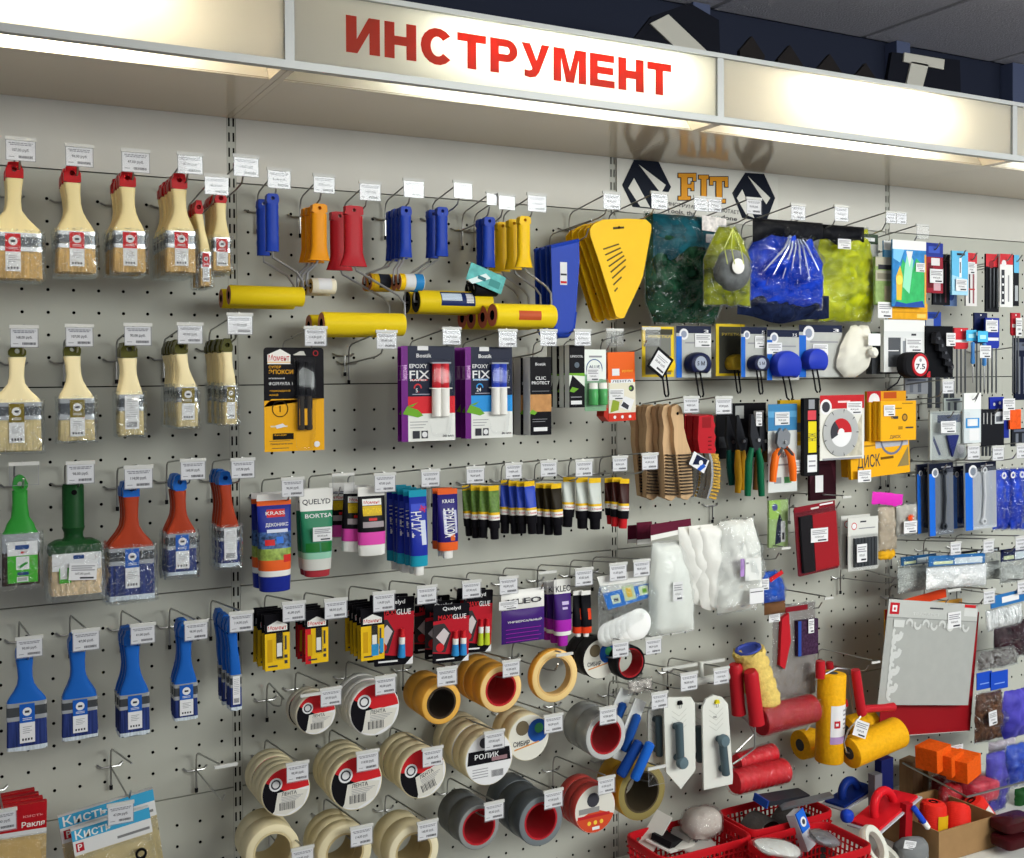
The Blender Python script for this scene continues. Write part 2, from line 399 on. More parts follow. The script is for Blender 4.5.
def tag_meshes(v, empty=False):
    k = (v, empty)
    if k in TAGS: return TAGS[k]
    w, h = .0425, .032
    st = MB().box(-w/2-.001, w/2+.001, -.002, .0015, -.0055, 0, STRIP)
    pk = MB().rect(-w/2, w/2, -h-.005, -.0055, -.0016, POCKET)
    for a in ((-w/2, -w/2+.0008, -h-.005, -.0055), (w/2-.0008, w/2, -h-.005, -.0055), (-w/2, w/2, -h-.005, -h-.0042)): pk.rect(*a, -.0017, EDGE)
    out = [('holder_strip', st.mesh('holder_strip', smooth=False)), ('pocket', pk.mesh('pocket', smooth=False))]
    if not empty:
        rnd = random.Random(v); p = MB().box(-w/2+.0012, w/2-.0012, -.0006, -.0002, -h-.0038, -.006, PAPER)
        for r_, (wd, off) in enumerate(((.034, 0), (.030, 0))):
            x = -wd/2
            while x < wd/2:
                l = rnd.uniform(.003, .006); p.rect(x, min(x+l, wd/2), -.0105-.0026*r_, -.009-.0026*r_, -.0008, GREYLINE); x += l+.0009
        p.text(PRICES[v % len(PRICES)], 0, -.0202, -.0008, .0042, INK, .024, .012)
        x = -.003
        p.rect(-.017, -.009, -.0312, -.0302, -.0008, GREYLINE)
        while x < .0165: l = rnd.uniform(.0004, .0011); p.rect(x, x+l, -.0325, -.0285, -.0008, INK); x += l+rnd.uniform(.0003, .0007)
        out.append(('paper', p.mesh('paper', smooth=False)))
    TAGS[k] = out
    return out
NT = [0]; DO = [0]
def price_tag(px0, py0, px1, py1, what, d=.252, empty=False, hk=True, L=None, hx=None, hold=None, drop=None, rz=0, ry=0, tag_on=True, s=1):
    """tag whose strip spans px0..px1 at height py0; the hook it hangs from goes into the wall behind it"""
    x, z = P((px0+px1)/2, py0-3, d); NT[0] += 1
    if drop is None: drop = .062
    if tag_on:
        t = thing('price_tag', ('empty clear tag holder ' if empty else 'white paper price tag ')+what, 'price tag', (x, -d, z), 'price tags in clear holders', (0, ry, rz))
        pt_ = t
        for n, me in tag_meshes(NT[0] % 7, empty): pt_ = put(n, me, pt_ if n == 'paper' else t)
        sc = (P(px1, py0, d)[0]-P(px0, py0, d)[0])/.0435*s; t.scale = (sc, 1, sc)
    if hk: hook(x if hx is None else hx, z-drop, hold or what, (d-.016) if L is None else L, drop)
    return x, z
def sticker(px0, py0, px1, py1, what, d, rot=0):
    """loose paper price label stuck on a package"""
    d = d-DO[0]
    x, z = P((px0+px1)/2, (py0+py1)/2, d); w = P(px1, py0, d)[0]-P(px0, py0, d)[0]; h = P(px0, py0, d)[1]-P(px0, py1, d)[1]
    NT[0] += 1
    m = MB().box(-w/2, w/2, -.0003, .0003, -h/2, h/2, PAPER)
    for r_ in range(3): m.rect(-w*.42, w*(.42-.1*(r_ % 2)), h*(.36-.12*r_), h*(.30-.12*r_), -.0005, GREYLINE)
    m.text(PRICES[NT[0] % 7], 0, -h*.12, -.0005, h*.12, INK, w*.55, .012)
    m.rect(-w*.1, w*.4, -h*.42, -h*.32, -.0005, INK)
    o = m.build('price_sticker', smooth=False); tag(o, 'white price sticker '+what, 'price sticker', 'price stickers on packages', (x, -d, z)); o.rotation_euler = (0, rot, 0)
    return o
# ------------------------------------------------------------------ paint brushes
WOOD = mat('#f3dfa4', .35, 0, .10, 14, (1.5, 1.5, .25)); WOODB = mat('#efdfb0', .4, 0, .10, 14, (1.5, 1.5, .25))
BRISTLE = mat('#c9a468', .75, 0, .3, 160, (1.4, 1.4, .05), .5); BRISTLE2 = mat('#cdbb8b', .75, 0, .25, 160, (1.4, 1.4, .05), .5)
BRBLUE = mat('#2a3870', .7, 0, .5, 160, (1.4, 1.4, .05), .5); BRTIP = mat('#ccd6de', .7, 0, .15, 160, (1.4, 1.4, .05), .4)
TIN = mat('#c3c6c8', .22, .6, .1, 25); TINDARK = mat('#5f6265', .25, .7, .35, 20)
def brush(name, label, group, px, hole, tipend, fx, fy, end, d, hm, tipm, bristle, lab, backlab=False, thick=.016, sleeve=True, btip=None, handle_w=.0135, tall=None):
    """px: pixel column of the handle; hole: pixel row of the hanging hole; tipend: row where the painted tip ends;
    fx: ferrule's pixel span, fy: its rows; end: row of the bristle ends"""
    X, Z = P(px, hole, d)
    def zz(y): return P(px, y, d)[1]-Z
    cx = (P(fx[0], fy[0], d)[0]+P(fx[1], fy[0], d)[0])/2-X; hw = (P(fx[1], fy[0], d)[0]-P(fx[0], fy[0], d)[0])/2
    z1, z2, zt, ze = zz(fy[0]), zz(fy[1]), zz(tipend), zz(end)
    t = thing(name, label, 'paint brush', (X, -d, Z), group)
    n = 16; T = .0085; r0 = .0042
    outer = []
    for k in range(n):
        a = math.pi/2+2*math.pi*k/n; c, s_ = math.cos(a), math.sin(a)
        top = .012; side = handle_w*(.80 if s_ > .2 else 1); R = min(side/max(abs(c), 1e-4), (top if s_ > 0 else -zt)/max(abs(s_), 1e-4))
        outer.append((R*c*(.9 if s_ > .6 and abs(c) > .3 else 1), R*s_))
    inner = [(r0*math.cos(math.pi/2+2*math.pi*k/n), r0*math.sin(math.pi/2+2*math.pi*k/n)) for k in range(n)]
    MB().ringplate(outer, inner, 0, T*1.7, tipm).build('handle_tip', t, ang=50)
    cy = T*.85; m = MB(); H = z1-zt   # negative lengths downwards
    prof = [(0, handle_w, T*.85), (.22, handle_w*.86, T*.95), (.42, handle_w*.84, T), (.58, handle_w*.98, T), (.72, handle_w+(hw*.97-handle_w)*.30, T), (.84, handle_w+(hw*.97-handle_w)*.68, T*.95), (.93, hw*.93, thick*.5), (1.0, hw*.97, thick*.5)]
    m.loft([superring(zt+H*q, a, b, 20, 3.2, cx*q, cy) for q, a, b in prof], hm); m.build('handle', t)
    f = MB(); zs = [z1+.001, z1-(z1-z2)*.12, z1-(z1-z2)*.2, z1-(z1-z2)*.75, z1-(z1-z2)*.84, z2]; gw = [1, 1, .985, .985, 1, 1]
    f.loft([superring(z, hw*g, thick*.55*g, 24, 8, cx, cy) for z, g in zip(zs, gw)], [TIN, TIN, TINDARK, TIN, TIN]); f.build('ferrule', t)
    b = MB(); zb = z2+.0015
    lev = [0, .35, .8, 1.0]; rnd = random.Random(int(px*7))
    rings = [superring(zb+(ze-zb)*q, hw*(.96+.03*q), thick*(.5+.02*q)*(1 if q < .9 else .75), 24, 7, cx, cy) for q in lev]
    rings[-1] = [(x, y, z+rnd.uniform(-.0015, .0015)) for x, y, z in rings[-1]]
    if btip:
        q = .86; rings.insert(3, superring(zb+(ze-zb)*q, hw*.988, thick*.5, 24, 7, cx, cy)); b.loft(rings, [bristle, bristle, bristle, btip])
    else: b.loft(rings, bristle)
    b.build('bristles', t)
    lw = min(.0115, hw*.62); lt = z1-(z1-z2)*.04; lh = (z1-z2)*1.1+min(.036, (z2-ze)*.66); lb = lt-lh
    y = cy-thick*.55-.0012; L = MB()
    if backlab:
        L.box(cx-lw, cx+lw, y, y+.0005, lb, lt, PAPER)
        for i in range(9): L.rect(cx-lw*.75, cx+lw*(.75-.2*(i % 3 == 2)), lt-lh*(.1+.065*i)-.0008, lt-lh*(.1+.065*i), y-.0002, GREYLINE)
        for i in range(9): L.rect(cx-lw*.75+lw*.165*i, cx-lw*.75+lw*(.165*i+.09), lb+lh*.06, lb+lh*.22, y-.0002, INK)
    else:
        L.box(cx-lw, cx+lw, y, y+.0005, lb, lt-lh*.48, PAPER); L.box(cx-lw, cx+lw, y, y+.0005, lt-lh*.48, lt, lab)
        L.disc(cx, lt-lh*.20, lw*.6, y-.0002, PAPER, 18); L.rect(cx-lw*.3, cx+lw*.3, lt-lh*.23, lt-lh*.17, y-.0003, INK)
        for i in range(2): L.rect(cx-lw*.6, cx+lw*.6, lt-lh*(.375+.04*i), lt-lh*(.36+.04*i), y-.0002, PAPER)
        for i in range(4): L.rect(cx-lw*.6, cx+lw*(.6-.3*(i % 2)), lt-lh*(.60+.05*i), lt-lh*(.585+.05*i), y-.0002, GREYLINE)
        for i in range(4): L.rect(cx-lw*.7+lw*.38*i, cx-lw*.7+lw*(.38*i+.22), lb+lh*.06, lb+lh*.12, y-.0002, INK)
    L.build('label_sticker', t, smooth=False)
    if sleeve:
        rnd = random.Random(int(px)+3); s = MB(); R = []
        for q in (0, .15, .3, .5, .7, .85, 1.0):
            z = (z1+.006)+(ze-.004-z1-.006)*q
            R.append([(x+rnd.uniform(-.0018, .0018), yy+rnd.uniform(-.001, .001)-(.0012), z2_+rnd.uniform(-.002, .002)) for x, yy, z2_ in superring(z, hw+.0042, thick*.62+.001, 24, 5, cx, cy)])
        s.loft(R, CRINKLE, cap=False); s.face(s.pts(R[-1]), CRINKLE); s.build('plastic_sleeve', t)
    return t
REDP, OLIVE, BLUEP, REDW = mat('#b81e24', .3), mat('#4a4a1c', .35, 0, .15, 30), mat('#1f5fb4', .35), mat('#9c3a22', .35, 0, .18, 14, (1.5, 1.5, .25))
LRED, LOLIVE, LBLUE = mat('#c4242a', .4), mat('#7a6a1c', .4), mat('#1d57ae', .4)
ROWS = []
def brush_row(cols, rowname, name, group, **kw):
    for place, n, px, hole, tip, fx, fy, end, extra in cols:
        t = brush(name, '', group, px, hole, tip, fx, fy, end, extra.pop('d', .215), **{**kw, **extra})
        stack(t, n, .021, rowname, place, .02)
# first row: bare wood handles with red tips
brush_row([
 ('at the far left of the top row', 2, 14.5, 169, 178, (-18, 42.7), (233, 251), 278, {}),
 ('on the second hook, top row', 4, 72.4, 173, 182.5, (57, 96), (231.5, 248), 272, {}),
 ('on the third hook, top row', 5, 127.7, 178, 187, (113.3, 146), (231.5, 248), 271.5, {}),
 ('on the fourth hook, top row', 7, 179.5, 180, 189, (166, 196), (231.5, 248), 271.5, {}),
 ], 'red-tipped wooden brush', 'red_tip'[:0] or 'paint_brush', 'red-tipped wooden paint brushes', hm=WOOD, tipm=REDP, bristle=BRISTLE, lab=LRED)
t = brush('paint_brush', '', 'red-tipped wooden paint brushes', 199, 207, 214, (200.5, 211.5), (252, 268), 285, .205, WOOD, REDP, BRISTLE, LRED, thick=.010, handle_w=.0075)
stack(t, 3, .024, 'narrow red-tipped brush', 'between two wider hooks', .02)
t = brush('paint_brush', '', 'red-tipped wooden paint brushes', 221, 198, 203, (213, 231), (238, 252), 270, .205, WOOD, REDP, BRISTLE, LRED, thick=.012, handle_w=.0105)
stack(t, 5, .021, 'red-tipped small brush', 'at right end, top row', .02)
# second row: olive tips
brush_row([
 ('at the left edge, second row', 1, 17.3, 351, 357, (-10, 42), (403, 420), 451, {}),
 ('on the second hook, second row', 2, 72.5, 349, 356, (59, 95), (399, 420), 440.5, {}),
 ('on the third hook, second row', 3, 129.3, 349, 358, (119, 144), (395, 411), 435, {'backlab': True}),
 ('on the fourth hook, second row', 6, 181.5, 346, 354, (177.5, 198), (387.5, 402), 426, {'handle_w': .011}),
 ('on the fifth hook, second row', 7, 227.5, 345, 352, (224.5, 237), (386, 402), 424, {'handle_w': .0095, 'thick': .013}),
 ], 'olive-tipped wooden brush', 'paint_brush', 'olive-tipped wooden paint brushes', hm=WOODB, tipm=OLIVE, bristle=BRISTLE2, lab=LOLIVE)
# third row: red handles with blue tips
brush_row([
 ('on the third hook, third row', 3, 131.5, 489, 497, (108.5, 155), (548, 564.5), 600, {}),
 ('on the fourth hook, third row', 3, 180, 482, 491, (167, 197), (534, 549), 575.5, {'handle_w': .0115}),
 ('at the right end, third row', 4, 225.5, 478, 485, (220, 240), (528, 541), 567, {'backlab': True, 'handle_w': .0115}),
 ], 'blue-tipped red brush', 'paint_brush', 'red-handled paint brushes with blue tips', hm=REDW, tipm=BLUEP, bristle=BRBLUE, lab=LBLUE, btip=BRTIP)
# fourth row: blue plastic handles
brush_row([
 ('at the left edge, fourth row', 1, 24.5, 650, 660, (6, 47.5), (703, 720), 750.5, {}),
 ('on the second hook, fourth row', 2, 77.5, 642, 651, (61.5, 98), (699, 712), 740, {}),
 ('on the third hook, fourth row', 3, 132, 637, 646, (119, 150), (695, 709), 736, {}),
 ('on the fourth hook, fourth row', 3, 186, 630, 638, (174, 198), (684, 699), 720, {'handle_w': .0115}),
 ('at the right end, fourth row', 6, 232.5, 626, 634, (230.5, 242), (676, 688), 711, {'backlab': True, 'handle_w': .0095, 'thick': .013}),
 ], 'blue plastic brush', 'paint_brush', 'blue plastic paint brushes', hm=BLUEP, tipm=BLUEP, bristle=BRBLUE, lab=LBLUE, btip=BRTIP, sleeve=False)
for q, (a, w_) in enumerate((((5, 140, 36, 162), 'above the leftmost red-tipped brushes'), ((65, 147, 93.5, 169), 'above the second red-tipped brushes'), ((121, 152, 150, 174), 'above the third red-tipped brushes'), ((177, 155.5, 203, 174), 'above the fourth red-tipped brushes'),
   ((204, 177, 229, 195.4), 'above the narrow red-tipped brushes'), ((233, 157.6, 259, 177), 'right of the upright above small red-tipped brushes'),
   ((9.6, 328, 38.6, 347.7), 'above the leftmost olive-tipped brush'), ((65, 327, 93.5, 348), 'above the second olive-tipped brushes'), ((123.7, 326, 151.6, 345.7), 'above the barcode-side olive-tipped brushes'), ((177, 325.4, 203, 345), 'above the fourth olive-tipped brushes'), ((226.8, 315.7, 252.7, 334), 'above the rightmost olive-tipped brushes'),
   ((66, 464, 94.7, 485), 'above the dark green block brush'), ((123.7, 468, 153, 487), 'above the widest blue-tipped red brushes'), ((180, 461.4, 205.7, 480.5), 'above the middle blue-tipped red brushes'), ((230.6, 460.7, 255, 479), 'above the rightmost blue-tipped red brushes'),
   ((15.6, 639, 43, 658.6), 'above the leftmost blue plastic brush'), ((72, 631.5, 99.8, 652), 'above the second blue plastic brushes'), ((130, 626, 155.4, 645), 'above the third blue plastic brushes'), ((184, 623, 208, 639), 'above the fourth blue plastic brushes'), ((229, 614, 253.4, 632), 'above the rightmost blue plastic brushes'))):
    price_tag(*a, w_, hold=w_.replace('above ', '').replace('right of the upright ', 'a single tag over '))
price_tag(9, 465, 39, 483, 'strip over the bright green brush', empty=True, hold='the bright green brush')
# the two green brushes of the third row
GRN, DGRN = mat('#2f8a34', .35), mat('#16401f', .4)
def green_brush():
    d = .215; X, Z = P(20, 484, d); t = thing('paint_brush', 'bright green plastic brush with green card, left edge third row', 'paint brush', (X, -d, Z))
    z = lambda y: P(20, y, d)[1]-Z; hw = (P(40, 540, d)[0]-P(1, 540, d)[0])/2
    ring = [(.0125*math.cos(a)*(.85 if math.sin(a) > 0 else 1), .015*math.sin(a)) for a in [2*math.pi*k/16 for k in range(16)]]
    inn = [(.004*math.cos(2*math.pi*k/16), .004*math.sin(2*math.pi*k/16)) for k in range(16)]
    MB().ringplate(ring, inn, 0, .014, GRN).build('handle_tip', t, ang=50)
    m = MB(); zt = -.011; H = z(534)-zt
    m.loft([superring(zt+H*q, a, b, 20, 2.6, 0, .007) for q, a, b in ((0, .0118, .0065), (.3, .0115, .0085), (.62, .014, .009), (.78, .021, .009), (.9, hw*.8, .010), (1, hw*.95, .011))], GRN); m.build('handle', t)
    MB().loft([superring(q, hw, .012, 20, 7, 0, .007) for q in (z(534)+.001, z(552))], TIN).build('ferrule', t)
    MB().loft([superring(z(552)+.002, hw*.96, .011, 20, 7, 0, .007), superring(z(585), hw*.98, .010, 20, 7, 0, .007)], mat('#3b2b26', .8, 0, .3, 160, (1.4, 1.4, .05))).build('bristles', t)
    c = MB(); a, b = P(7, 541, d)[0]-X, P(37, 541, d)[0]-X; y = -.0075
    LG = mat('#46ad2e', .4); c.box(a, b, y, y+.0006, z(582), z(541), PAPER, LG); c.rect(a, b, z(555), z(541), y-.0002, PAPER)
    c.rect(a+(b-a)*.25, a+(b-a)*.72, z(549), z(544.5), y-.0004, mat('#1c3f7c', .4)); c.rect(a+(b-a)*.44, a+(b-a)*.54, z(553), z(551), y-.0004, LRED)
    c.rect(a+(b-a)*.28, a+(b-a)*.72, z(569), z(556), y-.0003, PAPER); c.quad([(a+(b-a)*.32, y-.0005, z(566)), (a+(b-a)*.64, y-.0005, z(561)), (a+(b-a)*.68, y-.0005, z(563)), (a+(b-a)*.4, y-.0005, z(568))], GRN)
    c.rect(a+(b-a)*.32, a+(b-a)*.7, z(574.5), z(571.5), y-.0003, mat('#1c3f7c', .4)); c.rect(a+(b-a)*.3, a+(b-a)*.68, z(581), z(576), y-.0003, PAPER)
    for i in range(8): c.rect(a+(b-a)*(.33+.04*i), a+(b-a)*(.35+.04*i), z(580), z(577), y-.0005, INK)
    c.build('label_card', t, smooth=False)
    rnd = random.Random(4); s = MB(); s.loft([[(x+rnd.uniform(-.0015, .0015), yy, zz_) for x, yy, zz_ in superring(q, hw+.005, .017, 24, 5, 0, .007)] for q in (z(531), z(545), z(560), z(575), z(589))], CRINKLE, cap=False); s.build('plastic_sleeve', t)
green_brush()
def block_brush():
    d = .215; X, Z = P(74, 487, d); t = thing('paint_brush', 'dark green block brush with pale bristles in clear bag', 'paint brush', (X, -d, Z))
    z = lambda y: P(74, y, d)[1]-Z; x = lambda v: P(v, 545, d)[0]-X; cx = (x(48)+x(103))/2; hw = (x(103)-x(48))/2
    h = MB().lathe([(.016, .004), (.0175, 0), (.0175, z(527)), (.0185, z(528)), (.0175, z(530)), (.0155, z(533)), (.0155, z(538)), (.022, z(543))], DGRN, (0, .016, 0), 'z', 20)
    h.lathe([(.0045, -.0008), (.0045, .0002)], DARK, (0, -.0012, -.009), 'y', 12); h.build('handle', t)
    MB().loft([superring(q, a, b, 24, 6, cx*f, .016) for q, a, b, f in ((z(541), .03, .018, .6), (z(545), hw*.96, .026, 1), (z(552), hw, .028, 1), (z(554), hw*.98, .028, 1))], DGRN).build('stock', t)
    MB().loft([superring(q, a, .026, 24, 6, cx, .016) for q, a in ((z(554)+.001, hw*.94), (z(575), hw*.96), (z(594), hw*.95))], mat('#cdb592', .8, 0, .35, 220, (1, 1, .3), .6)).build('bristles', t)
    c = MB(); y = -.0135; c.box(x(51), x(100), y, y+.0005, z(569), z(552), PAPER)
    c.rect(x(72), x(83), z(558), z(554), y-.0002, mat('#1c3f7c', .4)); c.rect(x(58), x(70), z(581), z(566), y-.0001, mat('#54b03a', .4)); c.rect(x(59), x(66), z(577), z(563), y-.0003, PAPER)
    c.build('label_card', t, smooth=False)
    rnd = random.Random(5); s = MB(); s.loft([[(a+rnd.uniform(-.002, .002), b+rnd.uniform(-.001, .001), e+rnd.uniform(-.002, .002)) for a, b, e in superring(q, hw+.004, .034, 28, 5, cx, .016)] for q in (z(543), z(553), z(563), z(574), z(585), z(598))], CRINKLE, cap=False); s.build('plastic_sleeve', t)
block_brush()
sticker(69, 563, 97, 580, 'on the dark green block brush bag', .235, .07)
# two empty hooks and the bagged wares at the lower left
for (tx, ty, w_) in ((225, 766, 'empty steel peg hook at lower left beside the upright'), (131, 762, 'empty steel peg hook above the light blue bagged brushes')):
    x, z = P(tx, ty, .25); hook(x, z-.085, w_, .245, .085, '')
o = MB().box(-.02, .02, -.002, .0015, -.0055, 0, STRIP).build('tag_strip', smooth=False); x, z = P(226, 764, .262); tag(o, 'bare plastic tag strip on empty hook at lower left', 'tag strip', None, (x, -.262, z))
# ------------------------------------------------------------------ generic packs
def pack(name, label, cat, box, d, thick, base, decals=(), group=None, front=None, rot=0, extra=None, hang=None, side=None, parent=None, loc_only=False, corner=0, hole=True):
    """flat pack whose front fills the pixel box at distance d; decals in 0..1 face coordinates (x0,z0,x1,z1,material) or ('t',text,x,z,h,material,width) or ('d',x,z,r,material)"""
    d = d-DO[0]
    x0, z1 = P(box[0], box[1], d); x1, _ = P(box[2], box[1], d); _, z0 = P(box[0], box[3], d)
    z1 = (z1+P(box[2], box[1], d)[1])/2; z0 = (z0+P(box[2], box[3], d)[1])/2
    w, h = x1-x0, z1-z0; hx, hz = hang or (.5, .95)
    t = thing(name, label, cat, (x0+w*hx, -d, z0+h*hz), group, (0, rot, 0))
    ox, oz = -w*hx, -h*hz
    m = MB()
    if corner:
        c = corner; poly = []
        for (qx, qz, a0) in ((w-c, c, -90), (w-c, h-c, 0), (c, h-c, 90), (c, c, 180)):
            for k in range(4): a = math.radians(a0+30*k); poly.append((ox+qx+c*math.cos(a), oz+qz+c*math.sin(a)))
        m.prism(poly, 0, thick, side or base, base)
    else: m.box(ox, ox+w, 0, thick, oz, oz+h, side or base, base)
    F = lambda u, v: (ox+u*w, oz+v*h)
    for k, q in enumerate(decals):
        y = -.0002-.00006*k
        if q[0] == 't':
            X, Z = F(q[2], q[3]); m.text(q[1], X, Z, y, q[4]*h, q[5], q[6]*w if len(q) > 6 and q[6] else None, .012, q[7] if len(q) > 7 else 'c', q[8] if len(q) > 8 else 0)
        elif q[0] == 'd': X, Z = F(q[1], q[2]); m.disc(X, Z, q[3]*w, y, q[4], 16)
        elif q[0] == 'r': X, Z = F(q[1], q[2]); m.disc(X, Z, q[3]*w, y, q[5], 22, q[4]*w)
        elif q[0] == 'a': X, Z = F(q[1], q[2]); m.disc(X, Z, q[3]*w, y, q[7], 12, q[4]*w, q[5], q[6])
        elif q[0] == 'p': m.face(m.pts([(F(u, v)[0], y, F(u, v)[1]) for u, v in q[1]]), q[2])
        else: a = F(q[0], q[1]); b = F(q[2], q[3]); m.rect(a[0], b[0], a[1], b[1], y, q[4])
    m.build('body' if extra else 'printed_card', t, smooth=False)
    if extra: extra(t, F, w, h)
    return t
def C(h, rough=.4, **k): return mat(h, rough, **k)
def pillow(m, x0, x1, z0, z1, y, bulge, mt, nx=10, nz=12, seed=0, crumple=.25, back=None, shape=None, sc=30, edge=.5):
    """soft bag: two sheets joined at the rim, crumpled by noise"""
    fr, bk = [], []
    for j in range(nz+1):
        a, b = [], []
        for i in range(nx+1):
            u, v = i/nx, j/nz; e = (max(0, 4*u*(1-u))**edge)*(max(0, 4*v*(1-v))**edge)
            X, Z = x0+(x1-x0)*u, z0+(z1-z0)*v
            if shape: X, Z = shape(u, v, X, Z)
            nn = noise.noise(Vector((X*sc, Z*sc, seed*3.7)))
            n2 = noise.noise(Vector((X*sc*2.3+9, Z*sc*2.3, seed*1.3)))
            a.append((X+n2*.002*e, y-bulge*e*(1+crumple*1.6*nn+crumple*n2), Z)); b.append((X, y+(back if back is not None else bulge*.5)*e, Z))
        fr.append(m.pts(a)); bk.append(m.pts(b))
    for j in range(nz):
        for i in range(nx):
            m.face((fr[j][i], fr[j][i+1], fr[j+1][i+1], fr[j+1][i]), mt); m.face((bk[j][i+1], bk[j][i], bk[j+1][i], bk[j+1][i+1]), mt)
    for j in range(nz): m.face((fr[j][0], fr[j+1][0], bk[j+1][0], bk[j][0]), mt); m.face((fr[j][nx], bk[j][nx], bk[j+1][nx], fr[j+1][nx]), mt)
    for i in range(nx): m.face((fr[0][i], bk[0][i], bk[0][i+1], fr[0][i+1]), mt); m.face((fr[nz][i], fr[nz][i+1], bk[nz][i+1], bk[nz][i]), mt)
    return m
# red header packs of scrapers and the light blue header packs of brushes at the bottom left
RPK = C('#a8161f'); LBL = C('#3f9fc9')
for k in range(4):
    b = pack('header_pack', ORD[k]+' red header pack with Cyrillic lettering, bottom left corner', 'pack', (-22+6*(-k), 806-3.2*k, 47-6*k+k*2, 900-k), .235-.022*k, .012, C('#c9a86a', .5, var=.12, scale=20, stretch=(2, 2, .2)),
     [(0, .72, 1, 1, RPK), (0, .66, 1, .72, C('#cfcfcf')), ('t', 'Ракля', .80, .78, .055, WHITE, .34), ('t', 'кисть', .80, .87, .03, C('#e08a8a'), .3)], 'red header packs bottom left', rot=.03-.02*k, side=RPK,
     extra=lambda t, F, w, h: pillow(MB(), F(0, 0)[0], F(1, 0)[0], F(0, 0)[1], F(0, .68)[1], -.002, .010, CRINKLE, 10, 8, 3).build('clear_bag', t))
def bagbrush(k):
    def ex(t, F, w, h):
        pillow(MB(), F(0, 0)[0], F(1, 0)[0], F(0, 0)[1], F(0, .70)[1], -.002, .012, CRINKLE, 10, 8, 5+k).build('clear_bag', t)
        if k == 0:
            x, z = F(.80, .53); m = MB().lathe([(.0095, -.008), (.0095, -.004), (.0058, -.004), (.0058, -.008)], BLACK, (x, -.008, z), 'y', 20, True, False)
            m.loft([superring(z-.009-q, .006, .003, 10, 3, x, -.014) for q in (0, .05)], BLACK); m.build('handle', t, 'black plastic handle')
    return ex
KW = C('#d8d8d6'); PRED = C('#b3202c')
for k in range(2):
    pack('header_pack', ('front ' if k == 0 else 'rear ')+'light blue and white header pack with wide brush, bottom left', 'pack', ((71, 819, 150, 905) if k == 0 else (58, 803, 154, 893)), .235-.03*k, .012, C('#c8b586', .5, var=.12, scale=20, stretch=(2, 2, .2)),
     [(0, .70, 1, 1, KW), (0, .87, 1, 1, LBL), ('t', 'Кисть', .27, .935, .10, WHITE, .46), (.03, .74, .13, .84, PRED), ('t', 'P', .08, .79, .075, WHITE), (.55, .75, .97, .78, C('#7c7c7c')), (.15, .1, .75, .5, C('#e0d29c'))],
     'light blue header packs bottom left', rot=-.13, side=KW, extra=bagbrush(k))
price_tag(-12, 812, 17, 835, 'on the red header packs, bottom left', d=.275, hold='the red header packs at bottom left')
price_tag(107, 805, 134, 826, 'on the light blue header packs, bottom left', d=.28, hk=False)
